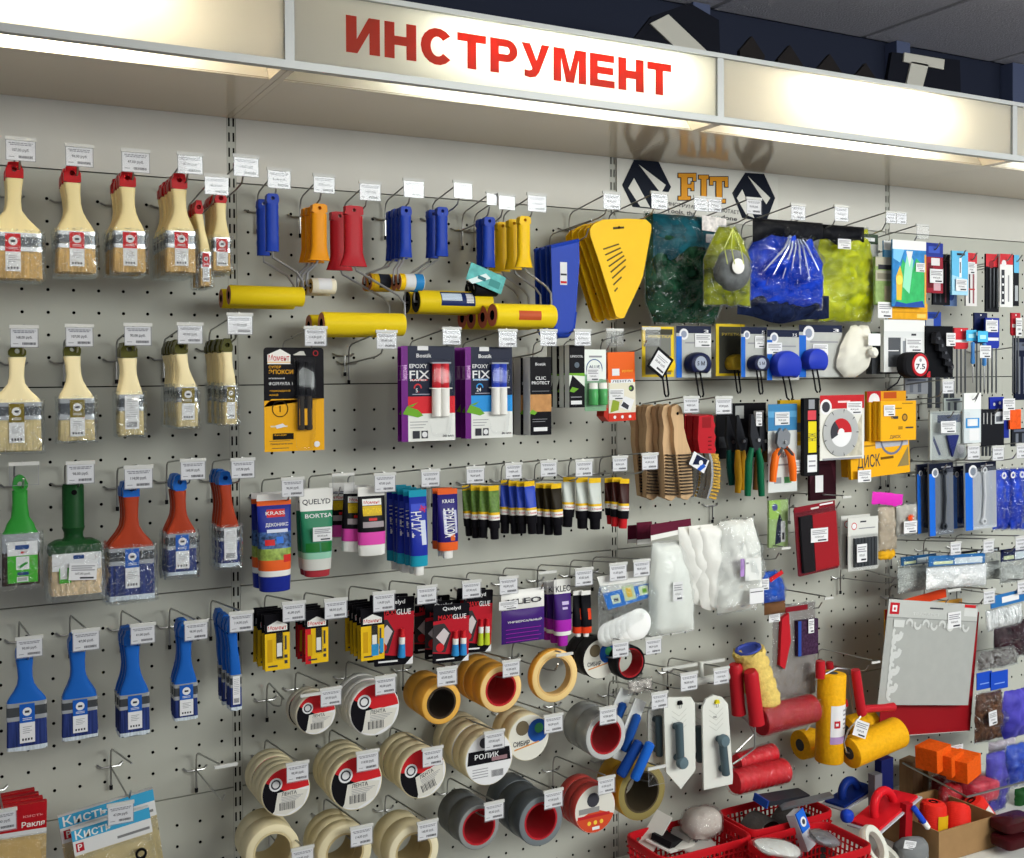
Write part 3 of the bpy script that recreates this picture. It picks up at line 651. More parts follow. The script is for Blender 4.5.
# ------------------------------------------------------------------ second bay: rollers, spatulas
BLUE = C('#1e3fa8', .35); ORANGE = C('#ee9a14', .35); REDH = C('#b3202a', .35); YELH = C('#f0c214', .35)
SLEEVE = C('#e6c81c', .45); FOAM = C('#e2b51a', .75, var=.06, scale=90, bump=.4)
def roller(label, hx, hy0, hy1, hw, flare, hm, wire, slv, d, group, sm=SLEEVE, bands=(), core='#b9795c', axis='x', name='paint_roller', ribs=False, lying=0):
    """hx: handle's pixel column; hy0..hy1 its rows; wire: pixels; slv: (x0,y0,x1,y1) of the sleeve"""
    d = d-DO[0]
    X, Z = P(hx, hy0+5, d); t = thing(name, label, 'paint roller', (X, -d, Z), group)
    q = lambda x, y: (P(x, y, d)[0]-X, P(x, y, d)[1]-Z)
    ppm = (P(hx+10, hy0, d)[0]-P(hx, hy0, d)[0])/10; a = hw*ppm/2; T = .0085
    H = q(hx, hy1)[1]; m = MB(); n = 16
    out = []
    for k in range(n):
        an = math.pi/2+2*math.pi*k/n; c, s_ = math.cos(an), math.sin(an)
        R = min(a*(.96 if s_ < 0 else .9)/max(abs(c), 1e-4), (.0085 if s_ > 0 else .010)/max(abs(s_), 1e-4)); out.append((R*c, R*s_))
    inn = [(.0036*math.cos(math.pi/2+2*math.pi*k/n), .0036*math.sin(math.pi/2+2*math.pi*k/n)) for k in range(n)]
    m.ringplate(out, inn, .001, T*2-.001, hm)
    zs = -.0098; lv = 14; rings = []
    for i in range(lv+1):
        f = i/lv; w = a*(.96+.03*math.sin(f*9*math.pi) if ribs else .96)
        if f > .72: w = a*(.96+(flare-.96)*((f-.72)/.28)**1.2)
        rings.append(superring(zs+(H-zs)*f, w, T*(1 if f < .8 else 1-.25*(f-.8)/.2), 18, 3, 0, T))
    m.loft(rings, hm); m.build('handle', t)
    sx0, sz1 = q(slv[0], slv[1]); sx1, sz0 = q(slv[2], slv[3]); r = (sz1-sz0)/2; zc = (sz0+sz1)/2
    pts = [(0, T, H+.01)] + [(*q(x, y)[:1], T, q(x, y)[1]) for x, y in wire]
    xe = pts[-1][0]; inside = sx1-.012 if abs(xe-sx1) < abs(xe-sx0) else sx0+.012
    pts += [(xe, T, zc+.004), (xe, T, zc), (inside, T, zc)]
    MB().tube(pts, .0024, CHROME, 8).build('wire_frame', t)
    s = MB(); cm_ = C(core, .6)
    s.lathe([(r*.42, sx0+.004), (r*.42, sx0), (r*.94, sx0), (r, sx0+.0015), (r, sx1-.0015), (r*.94, sx1), (r*.42, sx1), (r*.42, sx1-.004)], [DARK, cm_, sm, sm, sm, cm_, DARK], (0, T, zc), 'x', 28)
    for (f0, f1, a0, a1, bm) in bands:
        n = 10; A = []
        for f in (f0, f1): A.append(s.pts([(sx0+(sx1-sx0)*f, T-(r+.0003)*math.cos(a0+(a1-a0)*k/n), zc+(r+.0003)*math.sin(a0+(a1-a0)*k/n)) for k in range(n+1)]))
        for k in range(n): s.face((A[0][k], A[1][k], A[1][k+1], A[0][k+1]), bm)
    s.build('roller_sleeve', t)
    return t
DO[0] = .07
GR = 'paint rollers on the top row'
stack(roller('', 273, 193, 251, 13, 1.0, BLUE, [(274, 257), (298, 272), (304, 281), (305, 292)], (229.6, 284.5, 304, 306.5), .23, GR, ribs=True), 2, .056, 'blue-handled yellow paint roller', 'left end of roller row', .01, -.004, -.002)
stack(roller('', 320, 203, 260, 16, 1.35, ORANGE, [(318, 263), (309, 272), (308, 280)], (312, 277.5, 336, 294), .23, GR, sm=C('#e6dfc8', .8, bump=.4, scale=120), bands=((.25, .8, -.5, 1.3, PAPER),), core='#c9a95e'), 3, .03, 'orange-handled small white paint roller', 'on the second roller hook', .01, -.001)
stack(roller('', 354.5, 205, 266, 19, 1.45, REDH, [(358, 270), (400, 295), (406, 303), (406.5, 318)], (322.6, 311.5, 404.5, 336), .25, GR), 2, .08, 'red-handled yellow paint roller', 'on the third roller hook', .01)
TEALB, NVY = C('#2f86c4'), C('#1c2c5e')
stack(roller('', 406.5, 205.5, 257, 11.5, 1.15, BLUE, [(404, 262), (400, 268), (399.5, 276)], (400, 273, 424, 290.5), .23, GR, sm=C('#e9e3cd', .7), bands=((.0, .2, -1.5, 1.6, YELH), (.62, .97, -1.5, 1.6, TEALB), (.25, .58, -.7, 1.3, PAPER)), ribs=True), 2, .024, 'blue-handled white and blue banded small paint roller', 'on the fourth roller hook', .01)
stack(roller('', 398.5, 208, 259, 11.5, 1.15, BLUE, [(390, 266), (373, 272), (371, 277)], (371, 273, 396, 290.5), .175, GR, sm=C('#e0b822', .6), bands=((.3, .75, -.8, 1.2, C('#30343e')), (.0, .12, -1.5, 1.6, C('#c79a1a'))), ribs=True), 2, .024, 'blue-handled dark-labelled yellow paint roller', 'behind the fourth roller hook', .01)
stack(roller('', 443, 206, 256, 11.5, 1.12, BLUE, [(440, 259), (424, 270), (417, 277), (416, 296)], (417.5, 289.5, 491, 314.5), .20, GR, bands=((.28, .74, -.35, 1.0, NVY), (.29, .56, .1, .8, C('#c9d7e6')), (.62, .72, -.1, .8, PAPER)), core='#2a2a2c', ribs=True), 2, .046, 'blue-handled long labelled yellow paint roller', 'on the fifth roller hook', .01, -.002)
stack(roller('', 490, 216, 267, 11.5, 1.1, BLUE, [(489, 271), (477, 277), (476, 282)], (475, 280.5, 498, 296.5), .22, GR, sm=C('#1c1c1f', .55), core='#131313', ribs=True), 2, .03, 'blue-handled small black paint roller', 'behind the turquoise card', .01)
stack(roller('', 525.5, 215, 267, 12, 1.4, YELH, [(528, 271), (548, 286), (553, 293), (553.5, 308)], (494, 303, 554.5, 328), .27, GR, bands=((.35, .72, -.4, .4, C('#b8502c')),), core='#b9604a'), 4, .046, 'yellow-handled yellow paint roller', 'right end of roller row', .01, -.001)
pack('hang_card', 'turquoise and white paper card with blue corner over black roller', 'card', (470, 270, 507, 288), .235, .001, C('#5fb6b4', .5, var=.25, scale=60), [('p', [(.05, .0), (.45, .75), (.62, .6), (.2, -.1)], C('#dfeeee')), (.6, .2, .9, .6, C('#3f8f8d')), (.28, .3, .5, .5, C('#2d6f78'))], rot=.35)
# blue smoothing spatulas and yellow wallpaper spatulas
def blue_spatula():
    d = .17; X, Z = P(566, 246, d); t = thing('smoothing_spatula', '', 'spatula', (X, -d, Z), 'blue plastic smoothing spatulas')
    q = lambda x, y: (P(x, y, d)[0]-X, P(x, y, d)[1]-Z)
    m = MB(); pr = [(551, 246), (579, 240), (579.5, 262), (576, 312), (574, 328), (568, 336), (560, 336.5), (556, 330), (553, 315)]
    P_ = [q(*p) for p in pr]; m.prism(P_[::-1], 0, .006, BLUE)
    e = [q(551, 247), q(579, 240.5)]; m.tube([(e[0][0], .003, e[0][1]), (e[1][0], .003, e[1][1])], .0045, BLUE, 8)
    m.tube([(P_[k][0], .003, P_[k][1]) for k in (3, 4, 5, 6, 7, 8)], .004, BLUE, 8); m.build('blade', t)
    a, b = q(560, 262), q(567, 285); MB().box(a[0], b[0], -.0006, -.0002, b[1], a[1], PAPER).rect(a[0]+.001, b[0]-.001, b[1]+.020, b[1]+.024, -.0008, INK).rect(a[0]+.001, b[0]-.001, b[1]+.003, b[1]+.008, -.0008, LRED).build('label_sticker', t, smooth=False)
    return t
stack(blue_spatula(), 4, .022, 'blue plastic smoothing spatula', 'left of yellow spatulas', .01)
def yellow_spatula():
    d = .175; X, Z = P(619, 228, d); t = thing('wallpaper_spatula', '', 'spatula', (X, -d, Z), 'yellow plastic wallpaper spatulas')
    q = lambda x, y: (P(x, y, d)[0]-X, P(x, y, d)[1]-Z); YS = C('#f3c11a', .35, var=.04, scale=12)
    pr = [(594, 224), (603, 219.5), (628, 218.5), (646, 219.5), (651, 224), (651.5, 229), (643, 276), (640, 284), (624, 318), (620, 318.5), (616, 316), (600, 264), (590.5, 236), (590, 229)]
    m = MB(); m.prism([q(*p) for p in pr][::-1], 0, .004, YS); m.build('blade', t)
    s = MB(); a = [q(x, y) for x, y in ((601, 250), (619, 244), (627, 262), (614, 292))]
    for k in range(8):
        f = k/7; p0 = Vector(a[0]).lerp(Vector(a[3]), f); p1 = Vector(a[1]).lerp(Vector(a[2]), min(1, f*1.5)) if f < .66 else Vector(a[2]).lerp(Vector(a[3])+Vector((.006, .002)), (f-.66)*2.6)
        p0 = p0.lerp(p1, .12); dx = Vector((.0012, -.0014))
        s.quad([(v.x, -.0003, v.y) for v in (p0-dx, p1-dx, p1+dx, p0+dx)], C('#5a4a10'))
    s.quad([(x, -.0003, z) for x, z in (q(613, 229.5), q(624, 228.5), q(624, 226.5), q(613, 227))], C('#4a3a10')); s.disc(*q(619, 227.5), .0032, -.0004, DARK, 12)
    s.build('slots', t, smooth=False)
    return t
stack(yellow_spatula(), 5, .022, 'yellow plastic wallpaper spatula with slots', 'left of green bag', .03, -.002, -.001)
# tags of the first row of the second bay
for a, w_ in (((267, 171, 291, 191.5), 'above the leftmost blue-handled roller'), ((313, 177, 335, 197), 'above the orange-handled rollers'), ((359, 184, 381, 204), 'above the red-handled roller'), ((403, 181.6, 424, 201.5), 'above the cluster of blue-handled small rollers'),
   ((453, 183.6, 472.4, 202.5), 'above the long labelled yellow roller'), ((498, 196.6, 515, 214), 'above the yellow-handled rollers'), ((527, 196, 546.5, 215), 'between the yellow-handled rollers and blue spatulas')):
    price_tag(*a, w_, d=.165)
price_tag(486, 195, 500, 213, 'above the black small roller, overlapped by its neighbour', d=.16)
price_tag(602.7, 194.5, 620.5, 213.7, 'above the yellow slotted spatulas', d=.19)
x, z = P(574, 238, .12); hook(x, z-.02, 'the blue smoothing spatulas', .18, .05)
x, z = P(346, 345, .02); hook(x, z-.022, 'empty steel peg hook right of the black and yellow epoxy card', .16, .03, '', 2)
# ------------------------------------------------------------------ second row: carded glues
DO[0] = .035
MBK, MYE = C('#17161a', .3), C('#e9a916', .35); PURP, NAVY, LBLU, GRNL = C('#6b1f7a', .35), C('#141b33', .3), C('#2b8fd6', .35), C('#6aa22a', .4)
def syringe(pl, bodym, x0, x1, zt, zm, zb):
    def ex(t, F, w, h):
        a, b = F(x0, zt), F(x1, zm); m = MB(); xm = (a[0]+b[0])/2; rw = (b[0]-a[0])/2
        m.box(a[0]-rw*.1, b[0]+rw*.1, -.014, -.002, a[1]-.003, a[1], bodym if bodym is MBK else C('#9aa0aa'))
        for s_ in (-1, 1): m.lathe([(rw*.46, b[1]), (rw*.48, b[1]+.001), (rw*.48, a[1]-.003), (rw*.4, a[1]-.003)], pl, (xm+s_*rw*.48, -.008, 0), 'z', 14)
        m.box(a[0]-rw*.2, b[0]+rw*.2, -.015, -.002, b[1]-.002, b[1], bodym if bodym is MBK else WHITE); m.build('syringe_plunger', t)
        c = F(x1, zb); n = MB()
        for s_ in (-1, 1): n.lathe([(rw*.3, c[1]), (rw*.5, c[1]+.002), (rw*.5, b[1]-.002), (rw*.4, b[1]-.002)], C('#3a3530', .2) if bodym is MBK else WHITE, (xm+s_*rw*.5, -.008, 0), 'z', 14)
        if bodym is MBK: n.box(xm-rw*.85, xm+rw*.85, -.0135, -.0128, c[1]+h*.05, b[1]-h*.04, MYE).rect(xm-rw*.85, xm+rw*.85, b[1]-h*.13, b[1]-h*.04, -.0138, MBK)
        else: n.rect(xm-rw*.75, xm-rw*.35, c[1]+h*.04, c[1]+h*.12, -.0135, INK).rect(xm+rw*.3, xm+rw*.75, c[1]+h*.03, c[1]+h*.15, -.0135, INK)
        n.build('syringe_barrel', t)
        e = MB(); A = F(x0-.05, zt+.03); B = F(x1+.06, zb-.20)
        e.loft([superring(z, (B[0]-A[0])/2*s_, .010*s_, 20, 6, xm, -.0075) for z, s_ in ((B[1], .55), (B[1]+.006, .75), (c[1], .9), (b[1], 1), (A[1]-.002, 1), (A[1], .9))], BLISTER); e.build('blister', t)
    return ex
pack('carded_glue', 'black and yellow two-part epoxy syringe on hanging card', 'glue', (263.5, 347.5, 323.5, 451), .235, .0012, MBK, [
 (0, .0, 1, .49, MYE), ('p', [(0, .49), (1, .49), (1, .505), (.12, .505), (.04, .46), (0, .43)], MYE),
 ('p', [(.06, .84), (.44, .84), (.44, .93), (.27, .985), (.06, .93)], WHITE), (.06, .855, .44, .862, MYE), ('t', 'Момент', .25, .90, .055, LRED, .34), ('t', 'СУПЕР', .08, .812, .022, MYE, .2, 'l'), ('t', 'ЭПОКСИ', .08, .765, .038, MYE, .4, 'l'), ('t', 'мгновенный', .08, .705, .016, PAPER, .26, 'l'), ('t', 'ФОРМУЛА 1', .08, .652, .028, PAPER, .39, 'l'),
 ('t', 'эпоксидный', .09, .585, .017, MYE, .34, 'l'), ('t', 'клей', .09, .545, .017, MYE, .14, 'l'), ('r', .26, .41, .135, .12, C('#2c2216')), ('t', '1', .26, .41, .06, C('#2c2216')), (.2, .345, .32, .37, MYE),
 (.1, .235, .38, .25, C('#d8c9a4')), ('p', [(.18, .25), (.3, .27), (.36, .24), (.2, .22)], PAPER), (.14, .115, .48, .175, C('#1d1a16')), ('t', 'Фиксация', .16, .16, .014, MYE, .2, 'l'), (.08, .10, .42, .104, INK), ('t', 'Прозрачный шов', .1, .075, .014, INK, .36, 'l'), (.12, .03, .4, .035, INK), ('d', .87, .06, .05, PAPER), ('r', .86, .945, .045, .036, LRED), ('p', [(.48, .93), (.6, .965), (.66, .965), (.68, .935), (.7, .925), (.5, .925)], C('#c9c7bf'))],
 corner=.006, extra=syringe(MBK, MBK, .53, .78, .875, .54, .2))
def bostik(c1, c2, w2, plunger):
    return [(.0, 0, .12, 1, PURP), (.12, .47, 1, 1, NAVY), (.12, .29, 1, .47, c1), (.12, 0, 1, .29, C('#dedfda')), ('t', 'Универсальный', .06, .72, .05, C('#d8a9dd'), .26, 'c', math.pi/2), (.30, .955, .5, 1, C('#d9d9d9')),
     ('t', 'Bostik', .42, .90, .04, PAPER, .28), ('t', 'EPOXY', .15, .79, .042, PAPER, .33, 'l'), ('t', 'FIX', .15, .70, .085, PAPER, .37, 'l'), (.16, .635, .48, .652, c2), ('t', w2, .16, .643, .02, PAPER, .3, 'l'), ('r', .3, .56, .075, .05, c2, ), (.2, .52, .4, .555, NAVY), ('t', '5' if w2 == 'RAPID' else '24', .28, .535, .04, PAPER),
     (.2, .49, .52, .497, C('#aab')), ('p', [(.02, .29), (.1, .37), (.3, .33), (.4, .27), (.3, .25), (.16, .27)], GRNL), ('p', [(.1, .37), (.26, .40), (.3, .41), (.2, .365)], GRNL), (.15, .20, .48, .207, GREYLINE), (.15, .17, .44, .177, GREYLINE), (.15, .14, .4, .147, GREYLINE), (.2, .03, .33, .11, INK), (.36, .03, .48, .11, INK), ('d', .42, .07, .05, PAPER), ('t', '30 мл', .86, .05, .024, INK, .2)]
price_red, price_blu = C('#c9202c', .3), C('#2440b8', .3)
stack(pack('carded_glue', '', 'glue', (401, 346, 454.5, 441), .24, .0012, PURP, bostik(C('#d12630'), C('#c03038'), 'RAPID', price_red), 'epoxy cards with purple edge', corner=.004, extra=syringe(price_red, price_blu, .54, .86, .83, .56, .25)), 2, .020, 'purple-edged epoxy card with red plunger', 'left of blue ones', .01)
stack(pack('carded_glue', '', 'glue', (465, 347, 512, 438), .24, .0012, PURP, bostik(C('#2b8fd6'), C('#2b8fd6'), 'STANDARD', price_blu), 'epoxy cards with purple edge', corner=.004, extra=syringe(price_blu, price_red, .52, .84, .83, .56, .25)), 3, .026, 'purple-edged epoxy card with blue plunger', 'second from left', .01)
OAK = C('#b9854f', .5, var=.2, scale=40)
stack(pack('glue_box', '', 'box', (530, 357, 551, 435), .255, .030, MBK, [('t', 'Bostik', .5, .91, .035, PAPER, .5), ('t', 'CLIC', .5, .73, .04, PAPER, .5), ('t', 'PROTECT', .5, .67, .038, PAPER, .85), (.08, .56, .9, .566, GREYLINE), (0, .30, 1, .52, OAK), ('p', [(-.05, .28), (.1, .33), (.32, .29), (.2, .26)], GRNL), (.1, .2, .8, .207, GREYLINE), (.1, .17, .7, .177, GREYLINE), (.15, .05, .8, .1, PAPER)], 'black boxes with white sides', side=C('#d5d6d2')), 3, .038, 'black box with white sides', 'showing orange wood panel', .005)
stack(pack('glue_box', '', 'box', (569, 345, 584.5, 407.5), .245, .018, MBK, [('t', 'LINOCOL', .5, .82, .035, PAPER, .8), ('d', .5, .68, .16, C('#55606c')), ('p', [(0, .33), (1, .33), (1, .55), (0, .55)], C('#d9ded4')), ('p', [(0, .33), (1, .33), (.2, .52)], MBK), ('p', [(0, .55), (1, .55), (1, .5), (0, .52)], GRNL), ('p', [(.0, .26), (.2, .33), (.6, .30), (.3, .24)], GRNL), (.1, .16, .8, .175, GREYLINE), (.1, .05, .8, .11, PAPER)], 'slim black boxes with green stripe', side=C('#cfd2ce')), 4, .026, 'slim black box with green stripe', 'left of clear blister', .005)
def vials(t, F, w, h):
    for u in (.28, .72):
        x, z = F(u, .1); MB().lathe([(w*.17, 0), (w*.19, .002), (w*.19, h*.26), (w*.17, h*.27), (w*.17, h*.36), (w*.1, h*.36)], [C('#3f8f4a', .2), C('#4fa05c', .2), C('#cfe3d2', .2), WHITE, WHITE], (x, -w*.2, z), 'z', 16).build('vial', t)
    MB().loft([superring(z, w*.47, .013*s_, 20, 6, 0, -.007) for z, s_ in ((F(.5, .05)[1], .8), (F(.5, .08)[1], 1), (F(.5, .48)[1], 1), (F(.5, .52)[1], .3))], BLISTER).build('blister', t)
pack('carded_glue', 'white card with two small green vials in blister', 'glue', (584.5, 349.5, 606, 411), .24, .001, C('#dfe4de'), [('p', [(0, 0), (1, 0), (1, .5), (0, .6)], C('#7da884')), (.2, .87, .8, .9, GREYLINE), ('r', .45, .69, .38, .34, C('#3d5a8c')), (.1, .52, .8, .69, C('#dfe4de')), ('t', 'ALLIE', .45, .72, .05, C('#22305c'), .5)], extra=vials)
sticker(587, 368, 599, 381, 'on the white card with green vials', .2415)
def boxside(t, F, w, h):
    a, b = F(0, 0), F(0, 1); MB().prism([(a[0], a[1]), (a[0], a[1]+h*.7), (a[0]-.012, a[1]+.012)], .001, .03, C('#b32a1c')).build('carton_flap', t, smooth=False)
pack('glue_box', 'orange and red carton with white band, beside the upright', 'box', (607.5, 352, 634.5, 421), .235, .03, C('#e2601c', .4), [(0, 0, 1, .12, C('#c3321e')), ('d', .22, .06, .05, PAPER), ('d', .5, .06, .05, PAPER), ('d', .78, .06, .05, PAPER), (0, .12, 1, .56, C('#d9d3bf')), (.1, .55, .92, .605, PAPER), ('t', 'ЛЕНТА', .5, .577, .03, INK, .7), (.15, .66, .42, .76, PAPER), ('t', 'РЕМОНТ', .72, .72, .03, C('#f3c13a'), .4), ('d', .85, .47, .1, INK), ('d', .82, .47, .05, GRNL), ('p', [(.05, .13), (.35, .16), (.4, .28), (.15, .32)], C('#8a9c30')), ('p', [(.4, .2), (.8, .14), (.95, .3), (.6, .36)], PAPER), ('p', [(.45, .22), (.7, .16), (.75, .22), (.55, .28)], INK)], rot=-.02, side=C('#c94c1a'), extra=boxside)
sticker(609, 389, 624, 400, 'on the orange and red carton', .2365)
for a, w_ in (((376, 333, 397, 354), 'left of the purple-edged red epoxy cards'), ((442, 330, 461, 351), 'above the purple-edged red epoxy cards'), ((498, 332, 517, 352), 'above the purple-edged blue epoxy cards'), ((539.5, 332, 557, 352), 'above the black boxes with wood panel'), ((574, 332, 591, 351), 'above the slim green-striped black boxes')):
    price_tag(*a, w_, d=.225)
price_tag(304, 329, 327, 349, 'above the black and yellow epoxy card', d=.225)
price_tag(606, 331.6, 623, 350, 'above the orange and red carton', d=.225, empty=True)
# ------------------------------------------------------------------ third and fourth rows: glue tubes
DO[0] = .02
def glue_tube(name, label, box, d, bands, capf, capm, texts=(), group=None, crimp=None, round_=.42, taper=.93, rot=0, capw=.8, cat='glue tube', shapes=()):
    """squeezed tube: crimped flat top, round bottom standing on its cap; bands = [(share from the top, material)]"""
    d = d-DO[0]
    x0, z1 = P(box[0], box[1], d); x1, _ = P(box[2], box[1], d); _, z0 = P(box[0], box[3], d); w = x1-x0; h = z1-z0
    t = thing(name, label, cat, ((x0+x1)/2, -d, z1-.006), group, (0, rot, 0))
    zt = .006; hb = h*(1-capf)
    def dim(f):  # f share of body from top
        g = min(1, max(0, (f-.10)/.75)); g = g*g*(3-2*g)
        return w/2*(1-(1-taper)*f), .0012+(w*round_-.0012)*g
    cuts = sorted(set([0, .06, .12, .2, .3, .4, .5, .6, .7, .8, .9, 1] + [b[0] for b in bands if b[0] < 1])); mats = []
    for a in cuts[:-1]: mats.append([m for f, m in bands if a < f-1e-6][0])
    cy = w*round_
    m = MB(); m.loft([superring(zt-hb*f, dim(f)[0], dim(f)[1], 24, 2.2+2*(1-f), 0, cy) for f in cuts], mats); 
    def surf(u, f):
        a, b = dim(f); e = 2.2+2*(1-f); return cy-b*max(0, 1-min(1, abs(u)/a)**e)**(1/e)-.0004
    for tx in texts:
        s_, u, f, th, mt, wd = tx[:6]; ang = tx[6] if len(tx) > 6 else 0
        m.text(s_, 0, 0, 0, th*h, mt, wd*w, .012, 'c', ang, lambda a, b: (u*w/2+a, surf(u*w/2+a, min(1, max(0, f-b/hb))), zt-hb*f+b))
    for sh in shapes:
        u0, u1, f0, f1, mt = sh; n = 6
        A = [m.pts([(w/2*(u0+(u1-u0)*k/n), surf(w/2*(u0+(u1-u0)*k/n), f)+.0002, zt-hb*f) for k in range(n+1)]) for f in (f0, (f0+f1)/2, f1)]
        for j in (0, 1):
            for k in range(n): m.face((A[j][k], A[j][k+1], A[j+1][k+1], A[j+1][k]), mt)
    if crimp: pass
    m.build('tube_body', t)
    if capf:
        a, b = dim(1); zc = zt-hb; c = MB(); r1, r2 = a*capw, b*min(1, capw*1.05)
        c.loft([superring(zc, r1*.9, r2*.9, 24, 2.3, 0, cy), superring(zc-.001, r1, r2, 24, 2.3, 0, cy), superring(zc-h*capf+.001, r1*.96, r2*.96, 24, 2.3, 0, cy), superring(zc-h*capf, r1*.9, r2*.9, 24, 2.3, 0, cy)], capm)
        c.build('cap', t)
    return t
KB, KO = C('#1d2a86', .3), C('#e0602a', .35); CRM = C('#e3e2dd', .35)
MOSAIC = mat('#6f8f6a', .4, 0, .6, 120)
stack(glue_tube('glue_tube', '', (259.5, 496, 294.5, 594), .225, [(.08, CRM), (.14, KO), (.46, KB), (.66, mat('#3d5a8a', .4, 0, .8, 150)), (.80, mat('#8aa04a', .4, 0, .4, 120)), (.93, KO), (1, CRM)], .16, KB,
  [('KRASS', .05, .235, .035, PAPER, .56), ('ДЕКОНИКС', .1, .375, .032, PAPER, .66)], 'large blue and orange glue tubes', taper=.9, capw=1.0, round_=.34, shapes=[(-.45, .6, .19, .285, C('#c4282c')), (-.5, .7, .43, .47, C('#c9cfe0')), (-.65, -.1, .55, .62, C('#c4282c')), (.0, .4, .52, .60, C('#2c6fd0')), (.35, .85, .74, .83, C('#c9302c'))]), 2, .045, 'large blue glue tube with orange bands', 'at left of tube row', .01)
GQ = C('#2a7a58', .35)
stack(glue_tube('glue_tube', '', (302, 491, 336.5, 579), .225, [(.27, CRM), (.78, GQ), (.86, C('#8cc0a8', .35)), (1, C('#c9c9c2', .35))], .08, C('#a3343c', .35), [('QUELYD', .0, .155, .058, INK, .82), ('BORTSA', .1, .33, .045, PAPER, .8)], 'green and white glue tubes', taper=.8, capw=.92, round_=.30,
  shapes=[(-.75, .0, .66, .77, C('#1f6b2c')), (.1, .8, .66, .77, C('#1f6b2c')), (.2, .55, .53, .6, C('#c23030'))]), 2, .03, 'green and white glue tube', 'second from left', .01)
sticker(313, 527, 332, 541, 'on the green and white glue tube', .2285)
PNK = C('#d84aa8', .35)
for k, (bx, d_, ro) in enumerate((((360, 488, 387, 557), .235, 0), ((346, 486, 374, 553), .205, .05), ((331, 484, 357, 548), .15, .03))):
    glue_tube('glue_tube', ORD[k]+' black and pink glue tube with white cap, third tube hook', bx, d_, [(.16, CRM), (.78, MBK), (.92, PNK), (1, PNK)], .16, CRM, [('Момент', .0, .27, .045, LRED, .6), ('МОНТАЖ', .0, .42, .07, C('#e8c81c'), .7)], 'black and pink glue tubes', taper=1.0, round_=.24, rot=ro, capw=1.0, shapes=[(-.7, .7, .21, .32, CRM), (-.7, .7, .33, .50, C('#caa81e')), (-.75, .8, .60, .70, C('#9a8f92')), (-.3, .3, .54, .585, LRED)])
TQ = C('#1f93ad', .35); DBL = C('#20309a', .3)
for k in range(5):
    glue_tube('glue_tube', ORD[k]+' slim blue glue tube with turquoise ends, fourth tube hook', (411-5.5*k, 491-1.2*k, 429-5*k, 577-1.5*k), .235-.024*k, [(.09, TQ), (.86, DBL), (1, TQ)], .11, CRM, [('ТИТАН', -.25, .45, .12, PAPER, 1.3, math.pi/2), ('SMS', .5, .25, .08, LRED, .3, 1.2)], 'slim blue glue tubes', taper=.95, round_=.33, rot=random.uniform(-.05, .08), capw=.55, shapes=[(.15, .7, .4, .72, C('#c9d0e2')), (-.8, .8, .18, .27, C('#3d4fc0'))])
for k in range(2):
    glue_tube('glue_tube', ORD[k]+' narrow purple-blue glue tube with orange ends, fifth tube hook', (440-5*k, 490-1*k, 460-5*k, 560-2*k), .235-.024*k, [(.09, KO), (.86, C('#27206e', .3)), (1, KO)], .12, CRM, [('KRASS', .05, .2, .05, PAPER, .6), ('MONTAGE', .0, .55, .16, PAPER, 1.3, math.pi/2)], 'narrow purple-blue glue tubes', taper=.98, round_=.3, capw=.5, shapes=[(-.55, -.25, .35, .72, C('#b9bcd6')), (.55, .8, .35, .72, C('#b9bcd6')), (.05, .5, .74, .84, C('#d4622a'))])
YLW = C('#e0b41c', .35)
def mini(label, box, d, body, capm, group, rot=0, acc=YLW):
    t = glue_tube('glue_tube', label, box, d, [(.12, acc), (.62, body), (.68, acc), (.80, CRM), (1, MBK)], .20, capm, [('Момент', 0, .74, .03, LRED, .8)], group, taper=.95, round_=.42, capw=.78, rot=rot)
    return t
def minis(n, x0, x1, y0, y1, body, capm, desc, group, wpx=10.5, acc=YLW, d0=.235):
    for k in range(n):
        f = k/(max(1, n-1)); bx = x1-wpx-(x1-x0-wpx)*f
        mini(('rightmost ' if k == 0 else ['', 'second', 'third', 'fourth', 'fifth', 'sixth'][k]+' from right ')+desc, (bx, y0+random.uniform(-1, 1)-1.2*f, bx+wpx, y1+random.uniform(-1.5, 1.5)-2*f), d0-.018*k, body, capm, group, random.uniform(-.06, .06), acc)
minis(4, 464, 501, 487, 539, C('#5f7f3a', .35, var=.25, scale=200), MBK, 'small green and yellow glue tube', 'small green glue tubes')
minis(4, 503, 537, 482, 536, C('#2f49b4', .3), MBK, 'small blue and yellow glue tube', 'small blue glue tubes')
minis(3, 538, 564, 485, 536, C('#2a2419', .3), MBK, 'small black and yellow glue tube', 'small black glue tubes')
minis(3, 566, 604, 479, 530, C('#b9bfb8', .2), MBK, 'small clear glue tube with black cap', 'small clear glue tubes', 12)
minis(3, 607, 632, 479, 528, C('#3a1a16', .3), C('#c4242a', .35), 'small dark glue tube with red cap', 'small dark red glue tubes', 9.5)
for a, w_ in (((281, 480, 304, 500), 'above the large blue and orange glue tubes'), ((374, 475.5, 395.7, 497), 'above the black and pink glue tubes'), ((420.7, 472, 440, 490), 'between the slim blue and purple-blue glue tubes'), ((466, 469, 484.5, 487.6), 'above the small green glue tubes'),
   ((505, 465.5, 522, 481), 'above the small blue glue tubes'), ((540, 463, 557, 481), 'above the small black glue tubes'), ((575, 462, 592.7, 479), 'above the small clear glue tubes'), ((612, 458.6, 627.5, 477), 'above the small red-capped glue tubes')):
    price_tag(*a, w_, d=.224)
price_tag(332, 476, 354, 497, 'above the green and white glue tubes', d=.224, empty=True)
